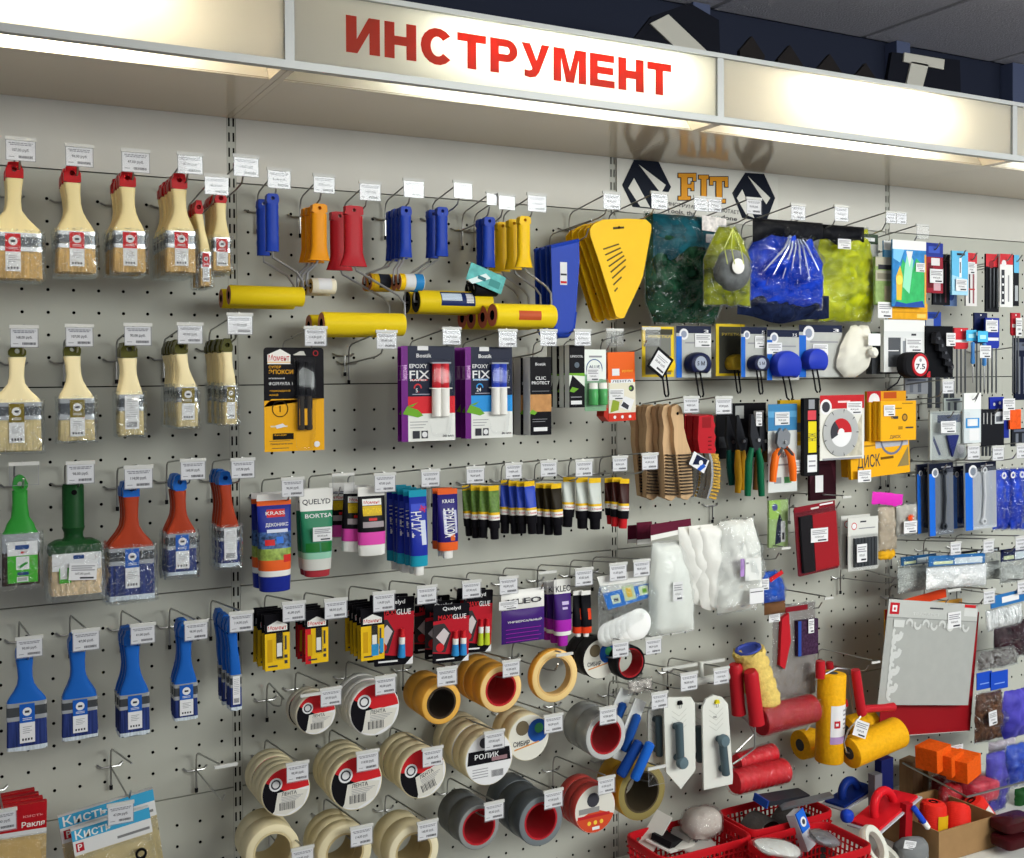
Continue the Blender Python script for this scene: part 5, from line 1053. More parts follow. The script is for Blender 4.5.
stack(pack('sheet_pack', '', 'pack', (892.5, 240.5, 926, 307), .21, .004, C('#2f7fc0', .4, var=.2, scale=50), [(0, .86, 1, 1, C('#e6e6e4')), ('p', [(.08, .05), (.95, .05), (.95, .62), (.7, .74), (.55, .5), (.3, .72), (.2, .5)], C('#35ac62', .4, var=.15, scale=50)), ('p', [(.3, .3), (.5, .2), (.62, .7), (.45, .86), (.36, .6)], C('#8fd8b8')), ('p', [(.02, .86), (.35, .86), (.22, .66), (.02, .72)], C('#79bfe8')), ('p', [(.12, .10), (.26, .10), (.30, .45), (.22, .62), (.1, .45)], C('#d8b23a')), ('d', .2, .4, .1, C('#e8cf52')), ('p', [(.05, .0), (.95, .0), (.9, .1), (.4, .05), (.1, .08)], C('#1f4a9a')), ('p', [(.4, .84), (.5, .6), (.6, .84)], PAPER), (.95, .0, 1, .8, C('#d8a040'))], 'colourful sheet packs'), 2, .03, 'green, blue and white sheet pack', 'below the empty tag holder', .01)
pack('cloth_pack', 'flat yellow cloth pack under the colourful sheet packs', 'pack', (892, 303, 927.5, 319.5), .19, .012, C('#e2a21c', .5, var=.1, scale=60), [(.7, .1, .95, .35, C('#f0c860')), (0, .4, 1, .46, C('#c98a14'))])
for b_, w_, d_ in (((916, 263, 925, 272), 'on the colourful sheet pack', .2125), ((878, 302, 892, 318), 'below the green and grey pack', .2), ((838, 239, 851, 249), 'on the bright yellow vest bag', .195)):
    sticker(*b_, w_, d_)
# tape measures on cards
def measure(t, F, w, h, u, v, rw, mt, lab, strap=True, face='d'):
    x, z = F(u, v); r = rw*w*.92; m = MB(); n = 22; out = []
    for k in range(n):
        a = 2*math.pi*k/n; c, s_ = math.cos(a), math.sin(a); out.append((r*c, max(-r*.70, r*s_) if c < .5 else r*(abs(s_)**.9)*math.copysign(1, s_)))
    prof = [(0, .94), (-.006, 1), (-.022, 1), (-.028, .93), (-.030, .8)]
    m.loft([[(x+a*s_, y, z+b*s_*.90) for a, b in out] for y, s_ in prof], mt); bo = m.build('measure_body', t)
    if lab:
        l = MB(); l.disc(x-r*.1, z+r*.05, r*.6, -.0302, lab, 20); l.disc(x-r*.1, z+r*.05, r*.6, -.0304, INK, 20, r*.54)
        l.text('5 М', x-r*.1, z+r*.05, -.0305, r*.3, INK, r*.7, .02); l.build('face_label', bo, smooth=False)
    if strap:
        s = MB(); y = -.015; zz = z-r*.6
        for dx in (-.25, .2): s.tube([(x+r*dx, y, zz), (x+r*(dx+.1), y-.002, zz-.02), (x+r*(dx+.25), y-.003, zz-.05), (x+r*(dx*.4+.35), y, zz-.056)], .0022, RUBBER, 5)
        s.build('wrist_strap', bo)
NAVYC = C('#151d38', .35)
def tcard(label, box, d, mt, lab, kind, group='carded tape measures', face=None, u=.5, v=.26, rw=.33):
    base = C('#aeb0ac', .3, var=.05, scale=40)
    D = [(0, .86, 1, 1, NAVYC), ('d', .22, .84, .13, PAPER), ('d', .22, .84, .08, C('#8b93a6')), ('t', kind, .86, .90, .06, PAPER, .14), (0, 0, .16, .8, C('#1e62c0')), (.25, .66, .9, .69, GREYLINE)]
    pack('tape_measure', label, 'tape measure', box, d, .0015, base, D, group, extra=lambda t, F, w, h: measure(t, F, w, h, u, v, rw, mt, lab))
def ycard(label, box, d, dark):  # dark: shade put into the card face and measure colours
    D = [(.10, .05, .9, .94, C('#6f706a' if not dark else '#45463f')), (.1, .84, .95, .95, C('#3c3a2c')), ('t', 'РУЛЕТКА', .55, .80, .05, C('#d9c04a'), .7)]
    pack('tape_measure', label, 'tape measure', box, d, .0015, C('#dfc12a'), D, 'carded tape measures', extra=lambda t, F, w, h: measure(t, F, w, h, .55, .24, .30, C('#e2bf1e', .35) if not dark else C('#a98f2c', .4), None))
MBLU, MDK = C('#2336a6', .35), C('#1b2142', .35)
ycard('yellow framed card with yellow tape measure', (642, 326.5, 674, 377), .19, 0)
tcard('navy topped card with dark round tape measure, left pair', (676, 326, 711, 377.5), .195, MDK, C('#9aa3b4'), '3')
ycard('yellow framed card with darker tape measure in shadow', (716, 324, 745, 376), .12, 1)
tcard('navy topped card with dark tape measure beside blue one', (741, 327, 767, 377), .18, MDK, C('#9aa3b4'), '5')
tcard('navy topped card with the largest blue tape measure', (767, 330, 799, 380), .19, MBLU, None, '7.5', u=.45, v=.28, rw=.44)
tcard('navy topped card with the right blue tape measure', (799, 325, 842, 377), .175, MBLU, None, '3', u=.26, v=.31, rw=.26)
x_, z_ = P(665, 366, .235); o = pack('price_card', 'white price card on black backing, tilted on yellow tape measure', 'price tag', (656, 353, 675, 377), .235, .0008, BLACK, [(.1, .12, .9, .88, PAPER), (.2, .7, .8, .73, GREYLINE), (.2, .62, .7, .65, GREYLINE), ('t', '58,00 руб.', .5, .48, .09, INK, .6), (.45, .2, .85, .28, INK)], rot=.62)
for b_, w_, d_ in (((695, 333.5, 711, 347), 'on the left navy topped card', .1965), ((755, 336, 765, 348), 'on the second navy topped card', .1815), ((767, 342.5, 782, 354), 'on the largest blue tape measure card', .1915), ((813, 344, 828, 355), 'on the right blue tape measure card', .177)): sticker(*b_, w_, d_)
# white rubber mask and packs right of the measures
def mask_extra(t, q):
    x, z = q(862, 353); MB().lathe([(.001, -.046), (.008, -.046), (.013, -.040), (.013, -.034)], C('#d9d8ce', .4), (x, 0, z), 'y', 18).build('valve', t)
    a, b = q(856, 334), q(868, 346); MB().box(a[0], b[0], -.0405, -.040, b[1], a[1], PAPER).build('label_sticker', t, smooth=False)
bag('rubber_mask', 'cream white rubber mask bulging out beside tape measures', (838, 324, 871, 379), .185, C('#d6d4c8', .4, bump=.2, scale=20), .030, .55, .35, seed=22, filmy=False, cat='mask', crumple=.1, extra=mask_extra, part='mask_shell', lean=.3)
pack('glove_pack', 'dark grey ribbed pack behind the white one', 'pack', (872, 332, 903, 374), .16, .02, C('#35373b', .5, var=.3, scale=60, stretch=(3, 1, .5)), [(.0, .86, 1, 1, C('#5d6a5c')), (.3, .05, .34, .8, C('#5c5f66')), (.62, .05, .66, .8, C('#5c5f66'))])
pack('tool_pack', 'white header pack with black hook mark and grey blades', 'pack', (884, 320, 925, 372), .185, .012, C('#d7d9d8', .4), [(.0, .78, 1, 1, C('#e6e6e4')), (.66, .7, .78, .74, INK), (.1, .1, .4, .66, C('#4a4d52')), (.45, .05, .58, .6, C('#8d9298')), (.1, .4, .35, .42, PAPER), (.7, .1, .76, .6, C('#6b6f75'))])
sticker(906, 338, 922, 352, 'on the white header pack above the red tape measure', .1875)
def big_measure():
    d = .225; X, Z, q = Q0(915, 352, d); t = thing('tape_measure', 'black tape measure with red rim and round white face', 'tape measure', (X, -d, Z)); a, b = q(902, 378), q(928, 352)
    w = b[0]-a[0]; h = b[1]-a[1]; c = ((a[0]+b[0])/2, (a[1]+b[1])/2); m = MB(); n = 24
    ring = lambda s, y: [(c[0]+w*.5*s*math.copysign(abs(math.cos(k*2*math.pi/n))**.7, math.cos(k*2*math.pi/n)), y, c[1]+h*.5*s*math.copysign(abs(math.sin(k*2*math.pi/n))**.7, math.sin(k*2*math.pi/n))) for k in range(n)]
    m.loft([ring(.9, .022), ring(1, .016), ring(1, -.004), ring(.9, -.009)], RUBBER); m.build('measure_body', t)
    e = MB().lathe([(h*.44, -.006), (h*.44, -.011), (h*.34, -.012), (h*.34, -.006)], REDH, (c[0]+w*.07, 0, c[1]), 'y', 26, True); e.box(c[0]+w*.38, c[0]+w*.52, -.006, .01, c[1]-h*.48, c[1]-h*.25, REDH); e.build('red_rim', t)
    f = MB().disc(c[0]+w*.07, c[1], h*.35, -.0112, PAPER, 24); f.text('7.5', c[0]+w*.07, c[1]-h*.06, -.0115, h*.2, INK, h*.5, .02); f.disc(c[0]+w*.07, c[1]+h*.18, h*.07, -.0115, GREYLINE, 10); f.build('face_label', t, smooth=False)
    s = MB(); s.tube([(a[0]+.005, .008, a[1]+.006), (a[0]-.012, .004, a[1]-.012), (a[0]-.045, .0, a[1]-.026), (a[0]-.052, .0, a[1]-.03)], .002, RUBBER, 6); s.build('wrist_strap', t)
big_measure()
# wooden wire brushes
WB = C('#c4a27a', .55, var=.14, scale=30, stretch=(2, 2, .2)); TUFT = C('#3e352c', .7)
def wood_brush():
    d = .20; X, Z, q = Q0(678, 412, d); t = thing('wire_brush', '', 'wire brush', (X, -d, Z), 'wooden-handled wire brushes')
    pr = [(672, 407), (677, 404), (681, 407), (683.5, 416), (684, 428), (687, 441), (691, 452), (693, 494), (687.5, 500), (681, 498), (676, 455), (674, 443), (674, 428), (671, 415)]
    m = MB(); m.prism([q(*p) for p in pr][::-1], 0, .016, WB); m.disc(*q(677.5, 413.5), .0035, -.0003, DARK, 12); m.build('wooden_handle', t, smooth=False)
    s = MB()
    for k in range(13):
        y = 455+k*3.2; a, b = q(677.5+k*.22, y), q(690+k*.12, y-.4); s.box(a[0], b[0], -.010, -.0005, a[1]-.0011, a[1]+.0011, TUFT)
    s.build('bristle_rows', t, smooth=False)
    return t
wb = wood_brush(); wb['label'] = 'frontmost wooden wire brush, right one of the pair in front'
for k, (dx, y_, rot, w_) in enumerate(((-.014, .014, .10, 'left wooden wire brush of the pair in front'), (-.014, .040, .04, 'wooden wire brush second behind the front pair'), (-.026, .060, .13, 'wooden wire brush leaning left behind its tag'), (-.022, .085, .05, 'darker wooden wire brush near the board'), (-.030, .108, .02, 'leftmost wooden wire brush at the back'))):
    L = wb.location; clone(wb, (L.x+dx, L.y+y_, L.z-.001*k), w_, (0, rot, 0))
BRASS = C('#b8913a', .5, var=.35, scale=260, bump=.6)
def red_wire_brush():
    d = .20; X, Z, q = Q0(707, 416, d); t = thing('wire_brush', '', 'wire brush', (X, -d, Z), 'red-handled brass wire brushes')
    a, b = q(698, 453), q(715, 414.5); m = MB(); pr = [(699, 416), (712, 414.5), (714, 417), (713.5, 421), (715.5, 425), (714, 431), (716, 437), (714.5, 444), (716, 450), (715, 453.5), (700, 453), (698, 440)]
    m.prism([q(*p) for p in pr][::-1], 0, .020, REDH); m.build('handle', t, smooth=False)
    s = MB()
    for k in range(4): c, e = q(708, 438+k*4), q(711.5, 436.5+k*4); s.rect(c[0], e[0], c[1], e[1], -.0003, C('#6d1014'))
    c, e = q(702, 428), q(711, 417); s.rect(c[0], e[0], c[1], e[1], -.0003, C('#8c161c')); s.build('handle_slots', t, smooth=False)
    n = MB(); path = [q(709, 453), q(711.5, 462), q(712, 475), q(711, 486), q(707, 499)]
    for p, r in zip(path[:-1], path[1:]): n.prism([(p[0], p[1]), (p[0]+.006, p[1]), (r[0]+.006, r[1]), (r[0], r[1])][::-1], .002, .018, C('#c3c5c6', .25, metal=.8))
    n.build('metal_back', t, smooth=False)
    bm = MB(); rnd = random.Random(3)
    for k in range(15):
        for j in range(4):
            f = (k+.5)/15; i = min(3, int(f*4)); p = Vector(path[i]).lerp(Vector(path[i+1]), f*4-i); y = .004+j*.0038
            bm.loft([[(p.x+.006+dx*(.020+rnd.uniform(-.003, .003)), y+yy*(1+dx*.3), p.y+zz*(1+dx*.5)-dx*.004) for yy, zz in ((-.0019, -.0019), (.0019, -.0019), (.0019, .0019), (-.0019, .0019))] for dx in (0, 1)], BRASS)
    bm.build('brass_bristles', t, smooth=False)
    return t
stack(red_wire_brush(), 4, .024, 'red-handled brass wire brush', 'right of wooden brushes', .02, -.001)
pack('hang_card', 'small navy and white card with blue tie on red wire brush', 'card', (693, 456, 710, 470), .212, .001, PAPER, [('p', [(.2, .1), (.9, .6), (.9, 1), (.2, .9)], NAVYC), ('p', [(.55, .0), (.75, .0), (.95, .5), (.7, .6)], C('#2357b8')), ('d', .6, .55, .12, PAPER)], rot=.5)
# snips and pliers
def pliers(label, px, d, hy, pts_jaw, hl, hr, mat_h, mat_j, pivot, hr_=.0085, group=None, tips=None):
    X, Z, q = Q0(*hy, d); t = thing('pliers' if 'plier' in label else 'tin_snips', label, 'pliers' if 'plier' in label else 'tin snips', (X, -d, Z), group)
    j = MB()
    for k, pr in enumerate(pts_jaw): j.prism([q(*p) for p in pr], -.004+.005*k, .004+.005*k, mat_j)
    x, z = q(*pivot); j.lathe([(.001, -.008), (.004, -.008), (.0045, -.005)], CHROME, (x, 0, z), 'y', 14); j.build('jaws', t, smooth=False)
    for h in (hl, hr):
        m = MB(); m.tube([(q(*p)[0], .001, q(*p)[1]) for p in h], [hr_*.7]+[hr_]*(len(h)-2)+[hr_*.85], mat_h, 10); m.build('handle', t)
        if tips: m2 = MB(); m2.tube([(q(*p)[0], -.0028, q(*p)[1]) for p in h[:-1]], [hr_*.5]+[hr_*.62]*(len(h)-3)+[hr_*.4], tips, 8); m2.build('grip_inlay', t, 'dark inlay of the handle')
    return t
GRH, DKM = C('#0f5a3c', .4), C('#23252a', .4, metal=.3)
SN = ([[(750, 415), (752, 414), (758, 436), (759, 450), (753, 450), (749.5, 436)], [(752, 432), (762, 438), (760, 452), (754, 452)]])
pliers('green-handled tin snips in front, jaws pointing up', 0, .205, (754, 420), SN, [(752, 448), (749, 462), (748.5, 480), (748, 496)], [(758, 448), (760.5, 462), (761, 480), (762, 496)], GRH, DKM, (757, 440))
S2 = [[(x-14, y+1) for x, y in p] for p in SN[0:1]]+[[(x-14, y+1) for x, y in p] for p in SN[1:2]]
pliers('yellow-handled tin snips behind the green ones', 0, .165, (740, 421), S2, [(738, 450), (738, 466), (739, 480), (738, 493)], [(743, 450), (744, 464), (744.5, 476), (744, 490)], C('#b98a1e', .4), DKM, (742, 441))
S3 = [[(x-24, y+2) for x, y in p] for p in SN]
pliers('dark green-handled snips at the left, partly hidden', 0, .14, (729, 422), S3, [(729, 450), (730, 462), (731, 474), (732, 485)], [(734, 450), (735, 462), (735, 474), (736, 484)], C('#0d4a44', .4), DKM, (732, 442))
pliers('dark snips at right behind the green-handled ones', 0, .15, (760, 418), [[(x+9, y+1) for x, y in p] for p in SN], [(760, 449), (758, 462), (757, 478), (756, 490)], [(766, 449), (767, 455), (766, 460), (766, 462)], C('#5a3c1c', .4), DKM, (764, 441))
pack('hang_card', 'black hang card with grey label behind the tin snips', 'card', (716, 403, 766, 458), .10, .002, BLACK, [(.38, .72, .55, .95, C('#9a9c9a')), (.75, .6, .95, .85, C('#c9cbca')), (.05, .2, .3, .4, C('#2e3034'))])
pack('hang_card', 'pale blue and white card behind the orange pliers', 'card', (768, 404, 797, 492), .165, .001, C('#cfd3d0', .4), [(0, .7, 1, 1, C('#3f7fae')), (.0, .85, 1, .92, C('#5d9ec8')), ('t', 'РЕЗЕРВ', .5, .42, .05, INK, .5), (.2, .1, .45, .17, GREYLINE), (.55, .1, .8, .17, C('#4f9a5c')), (.2, .3, .8, .32, GREYLINE)])
ORH = C('#e86a1c', .35)
pliers('orange-handled pliers on the pale blue card', 0, .185, (783, 432), [[(777, 433), (780, 428), (783, 434), (784.5, 446), (779, 450), (776, 443)], [(783, 433), (787, 428.5), (791, 434), (790, 444), (785, 449), (781, 446)]], [(781, 448), (776, 455), (774, 468), (773, 482)], [(786, 448), (791, 455), (793, 468), (793.5, 481)], ORH, C('#8d9094', .3, metal=.7), (784, 442), .0095, tips=C('#3a3a3c', .5))
sticker(775, 412, 789.5, 425, 'on the pale blue card above the orange pliers', .1665); sticker(792, 460, 803, 473, 'left of the black utility knife', .175); sticker(756, 412, 762, 426, 'behind the green tin snips', .155)
pack('tool_pack', 'yellow and black header pack behind the pliers card', 'pack', (780, 400, 804, 446), .11, .01, C('#d8ab1c', .4), [(0, .3, 1, .5, C('#6a6a62')), (.2, .1, .9, .25, C('#b98c18'))])
pack('utility_knife', 'black utility knife with yellow label in slim pack', 'knife', (804, 398, 819, 476), .19, .012, C('#1b1b1d', .35), [(.25, .72, .8, .84, C('#c8404a')), (.28, .30, .82, .70, C('#d8c81e')), ('t', 'НОЖ', .55, .5, .12, INK, .4, 'c', math.pi/2), (.22, .05, .85, .27, PAPER), (.3, .12, .75, .14, GREYLINE), (.3, .18, .75, .2, GREYLINE), (.3, .86, .7, .98, C('#8a8d92'))], corner=.004)
def saw_extra(t, F, w, h):
    x, z = F(.45, .42); r = w*.40; GD = C('#b9bab8', .3, metal=.4)
    m = MB(); m.lathe([(r*.15, -.0035), (r, -.0035), (r, -.0012), (r*.15, -.0012)], GD, (x, 0, z), 'y', 40, True)
    for k in range(9): a = 2*math.pi*k/9; m.quad([(x+r*.82*math.cos(a), -.0037, z+r*.82*math.sin(a)), (x+r*.99*math.cos(a-.03), -.0037, z+r*.99*math.sin(a-.03)), (x+r*.99*math.cos(a+.03), -.0037, z+r*.99*math.sin(a+.03))], INK)
    m.disc(x, z, r*.6, -.0038, REDK, 20, 0, 0, math.pi); m.disc(x, z, r*.6, -.0038, PAPER, 20, 0, math.pi, 2*math.pi); m.disc(x, z, r*.6, -.0039, INK, 12, r*.2, 2.2, 3.6); m.disc(x, z, r*.18, -.004, PAPER, 14); m.build('cutting_disc', t)
pack('cutting_disc_card', 'white card with red header holding a diamond cutting disc', 'card', (820, 395, 864, 459.5), .195, .0015, C('#d9d8d0', .4), [(0, .79, 1, 1, REDK), (.4, .88, .68, .91, C('#e8c8c8')), ('d', .13, .82, .13, PAPER), ('d', .13, .82, .09, INK), ('p', [(.5, .05), (.95, .05), (.95, .7)], C('#b9b4a2', .5, var=.2, scale=70)), (.05, .0, .95, .03, GREYLINE)], extra=saw_extra)
sticker(847, 401.5, 862, 414, 'on the red header of the cutting disc card', .1965)
YC2 = C('#e7a81a', .4)
def dpack(lbl, box, d, n=0): return pack('sanding_pack', lbl, 'pack', box, d, .008, YC2, [('t', 'ДИСК', .42, .10, .075, INK, .3), (.0, .0, .03, 1, C('#b98612')), (.2, .8, .6, .83, C('#8a6310')), (.3, .55, .5, .62, INK), ('d', .68, .58, .08, C('#5c4a28')), ('d', .68, .58, .05, C('#b9862c')), (.7, .3, .92, .34, INK), ('t', '10', .3, .56, .06, YC2, .12), (.5, .28, .62, .36, C('#a2761a')), (.6, .92, .9, .95, C('#a2761a'))], 'orange-yellow sanding disc packs')
pk = dpack('', (880, 401, 916, 440.5), .20); stack(pk, 3, .012, 'orange-yellow sanding pack with round hole', 'beside disc card', .01, -.006)
pack('sanding_pack', 'orange pack with red corner and white disc behind sanding packs', 'pack', (867, 391, 906, 444), .155, .008, C('#dd9a1c', .4), [(0, .8, .35, 1, REDK), ('d', .18, .82, .14, PAPER), (.42, .86, .75, .98, C('#b9501c')), (0, 0, .4, .6, NAVYC)], 'orange-yellow sanding disc packs')
pack('sanding_pack', 'lower orange-yellow pack lettered with saw blade print', 'pack', (850, 440, 909, 476), .175, .01, YC2, [('t', 'ДИСК', .30, .45, .32, INK, .38), (.5, .45, .72, .52, C('#6d4c10')), ('p', [(.78, .2), (.98, .75), (.98, .2)], C('#8d7a4a')), (.05, .85, .5, .9, C('#a2761a')), (.42, .78, .98, 1, C('#a9adb8')), ('r', .7, 1.0, .2, .17, C('#6b7086'))], 'orange-yellow sanding disc packs', rot=-.05)
pack('sanding_pack', 'orange-yellow pack edge behind the lettered one', 'pack', (846, 441, 900, 474), .145, .02, C('#d0941a', .4), [(.3, .8, .7, .85, INK)], 'orange-yellow sanding disc packs', rot=-.05)
sticker(884, 405, 895, 416, 'on the front sanding pack', .202); sticker(858, 470, 871, 482, 'hanging at the lower sanding pack', .19)
def blister_tool(lbl, box, d, base, D, rot=0, film_pad=1, extra=None):
    return pack('tool_pack', lbl, 'pack', box, d, .006, base, D, None, None, rot, extra=extra or (lambda t, F, w, h: pillow(MB(), F(0, 0)[0]-.004, F(1, 0)[0]+.004, F(0, -.03)[1], F(0, 1.02)[1], 0, .016, CRINKLE, 8, 10, int(box[0]), .25, .008).build('clear_bag', t)))
blister_tool('green and white pack with navy cutter inside', (769, 500, 788, 547), .17, C('#9db878', .4), [(.0, .6, .6, 1, C('#9cc25c')), ('p', [(.3, .05), (.65, .1), (.75, .5), (.55, .72), (.4, .5)], NAVYC), (.62, .1, .85, .55, PAPER), (.68, .15, .8, .3, INK), ('d', .3, .85, .15, C('#4a4f8a'))])
def bookx(t, F, w, h):
    f = MB(); a, b = F(.08, .05), F(.36, .86); c, e = F(.37, .05), F(.95, .86)
    f.box(a[0], b[0], -.009, -.001, a[1], b[1], C('#1d1a1c', .5)); f.box(c[0], e[0], -.009, -.001, c[1], e[1], C('#9a1a22', .4)); f.build('pad', t, smooth=False)
    m = MB(); A, B = F(.0, .0), F(1, .93); m.loft([[(x, y, z) for x, y, z in ((A[0]+i, yy, A[1]+i), (B[0]-i, yy, A[1]+i), (B[0]-i, yy, B[1]-i), (A[0]+i, yy, B[1]-i))] for yy, i in ((-.001, 0), (-.011, .004))], BLISTER); m.build('blister', t, smooth=False)
pack('pad_pack', 'dark red and black flat pad in blister, tilted', 'pack', (794, 504, 835, 573), .205, .002, C('#6b1820', .35), [(.0, .92, 1, 1, C('#7d1a24')), (.4, .93, .6, .955, C('#c9c7c0')), (.62, .96, .95, .985, PAPER)], rot=-.085, extra=bookx, corner=.005)
sticker(811, 528, 828, 542, 'on the dark red and black pad', .2165)
def bladex(t, F, w, h):
    f = MB()
    for k in range(7): a, b = F(.16+.11*k, .08), F(.16+.11*k+.09, .62); f.box(a[0], b[0], -.007, -.001, a[1], b[1], C('#4a4d50', .3, metal=.5))
    f.build('blades', t, smooth=False); m = MB(); A, B = F(.1, .04), F(.96, .68); m.box(A[0], B[0], -.012, -.001, A[1], B[1], BLISTER); m.build('blister', t, smooth=False)
for k, (bx, d_) in enumerate((((848, 517, 878, 570), .195), ((841, 515, 870, 568), .17))):
    pack('blade_pack', ('front' if k == 0 else 'rear')+' clear pack of grey blades with white card', 'pack', bx, d_, .002, C('#b9b9b4', .4), [(.0, .66, 1, 1, C('#cfcfc9')), ('d', .2, .84, .09, PAPER), ('r', .2, .84, .09, .07, LRED), (.4, .9, .6, .93, INK), (.35, .78, .9, .8, GREYLINE)], 'clear blade packs', extra=bladex)
sticker(857, 544, 867, 562, 'on the front clear blade pack', .209)
pack('wallet', 'dark maroon pack behind the utility knife', 'pack', (810, 460, 836, 500), .13, .008, C('#3a1420', .5), [('p', [(.0, .4), (.3, .9), (.8, .9), (1, .3), (1, 0), (0, 0)], C('#2b1219')), (.2, .2, .5, .62, PAPER)])
MGT = C('#d12fae', .35)
bag('header_pack', 'magenta header pack with gold contents, tilted', (872, 490, 904, 508), .19, MGT, .003, 1, 1, seed=31, filmy=False, cat='pack', crumple=.2, rot=.12)
bag('clear_pack', 'crinkled clear pack under the magenta header', (878, 504, 897, 552), .18, C('#b7a894', .5, var=.15, scale=40), .012, 1, 1, seed=33, cat='pack')
def burst(t, q):
    m = MB(); x, z = q(906, 517)
    for k in range(9): a = math.radians(20+k*38); m.tube([(x, -.013, z), (x+.012*math.cos(a), -.016, z+.009*math.sin(a))], [.002, .0012], C('#e2501c', .4), 5)
    m.build('orange_prongs', t)
bag('clear_pack', 'small clear pack with orange star-shaped prongs', (896, 502, 917, 537), .19, C('#b0aca4', .5, var=.1, scale=40), .008, 1, 1, seed=34, cat='pack', extra=burst)
sticker(904, 521, 917, 533, 'on the pack with orange prongs', .206)
bag('glove', 'yellow rubber lump below the clear pack', (877, 545, 895, 562), .17, C('#d9a21c', .5, bump=.5, scale=60), .012, .8, .7, seed=36, filmy=False, cat='glove')
# white bags
def header_red(t, q):
    m = MB(); h = [q(648, 524), q(688, 518), q(689, 531), q(648, 540)]
    m.prism(h, -.010, -.008, C('#5c1a30', .4)); g = [q(648, 535), q(689, 526.5), q(689, 531), q(648, 540)]; m.prism(g, -.0106, -.0101, CRM); m.build('header_card', t, 'burgundy header card', smooth=False)
FLEECE = C('#dfe3dc', .8, var=.04, scale=14, bump=.3)
bag('fleece_bag', 'tall white fleece bag with burgundy header card', (648, 538, 694, 638), .20, FLEECE, .030, .8, 1.0, seed=40, extra=header_red, crumple=.12, fm=MILKY)
for k in range(2): pack('header_card', ('nearer' if k else 'farther')+' burgundy header card left of the white fleece bag', 'card', ((637, 522, 652, 544) if k else (628, 525, 640, 543)), .13-.03*(1-k), .002, C('#5c1a30', .4), [(0, 0, 1, .22, CRM)])
sticker(673, 582, 683, 601, 'on the tall white fleece bag', .232)
GLV = C('#e6e6e0', .7, var=.05, scale=20, bump=.5)
def gloves_extra(t, q):
    for k, (x0, x1, y0, y1, ln, yo) in enumerate(((704, 736, 608, 524, -.030, .004), (697, 726, 610, 524, -.034, .016), (690, 718, 606, 526, -.036, .028))):
        m = MB(); a, b = q(x0, y0), q(x1, y1); cx = (a[0]+b[0])/2
        pillow(m, a[0], b[0], a[1], b[1], yo, .020, GLV, 12, 16, 43+k, .3, .008, lambda u, v, x, z, cx=cx, ln=ln: (cx+(x-cx)*(.55+.45*math.sin(math.pi*min(1, .12+v*.75))**.6)+(v-.5)*ln, z+.010*(1-(2*u-1)**2)*(-1 if v < .2 else 0)), 24); m.build('cotton_glove', t, ang=60)
    l = MB(); c, e = q(736, 585), q(750, 599); l.rect(c[0], e[0], e[1], c[1], -.047, PAPER); l.rect(c[0], e[0], c[1]-.0006, c[1], -.0472, INK); l.rect(c[0], e[0], e[1], e[1]+.0006, -.0472, INK); l.rect(c[0]+.002, e[0]-.003, c[1]-.010, c[1]-.008, -.0472, INK)
    c, e = q(727, 556), q(731, 573); l.rect(c[0], e[0], e[1], c[1], -.046, C('#b08ac8')); c, e = q(732, 556), q(748, 576); l.rect(c[0], e[0], e[1], c[1], -.0455, C('#dfe0dc')); l.rect(c[0]+.002, c[0]+.009, c[1]-.012, c[1]-.008, -.0458, GREYLINE); l.build('label_sticker', t, smooth=False)
bag('glove_bag', 'crinkled clear bag of white cotton gloves', (712, 516, 761, 616), .24, GLV, .036, .7, .8, seed=44, extra=gloves_extra, crumple=.3)
SPB = tint_mat('#123a9c', '#2a62cc', .35, 20, .6)
def sponge_extra(t, q):
    m = MB(); a, b = q(763, 615), q(784, 600); pillow(m, a[0], b[0], a[1], b[1], -.004, .014, C('#6b4a30', .8, bump=.5, scale=80), 8, 5, 47, .2, .012); m.build('brown_pad', t, ang=70)
    m = MB(); a, b = q(770, 577), q(784, 571); m.prism([q(764, 577), q(776, 569), q(778, 572), q(765, 581)][::-1], -.020, -.018, LRED); m.build('red_band', t, smooth=False)
bag('sponge_bag', 'blue foil pack with brown pad, right of the gloves', (760, 568, 784, 606), .19, SPB, .016, .5, 1, seed=46, extra=sponge_extra, lean=-.15)
sticker(759, 579, 769, 590, 'on the blue foil pack beside the gloves', .212)
for (bx, by, w_, n) in ((840, 578, 'empty steel peg hook below the clear blade packs', 4), (712, 506, 'empty steel peg hook below the red wire brushes', 2)):
    x, z = P(bx, by, .01); hook(x, z, w_, .2, .03, '', n)
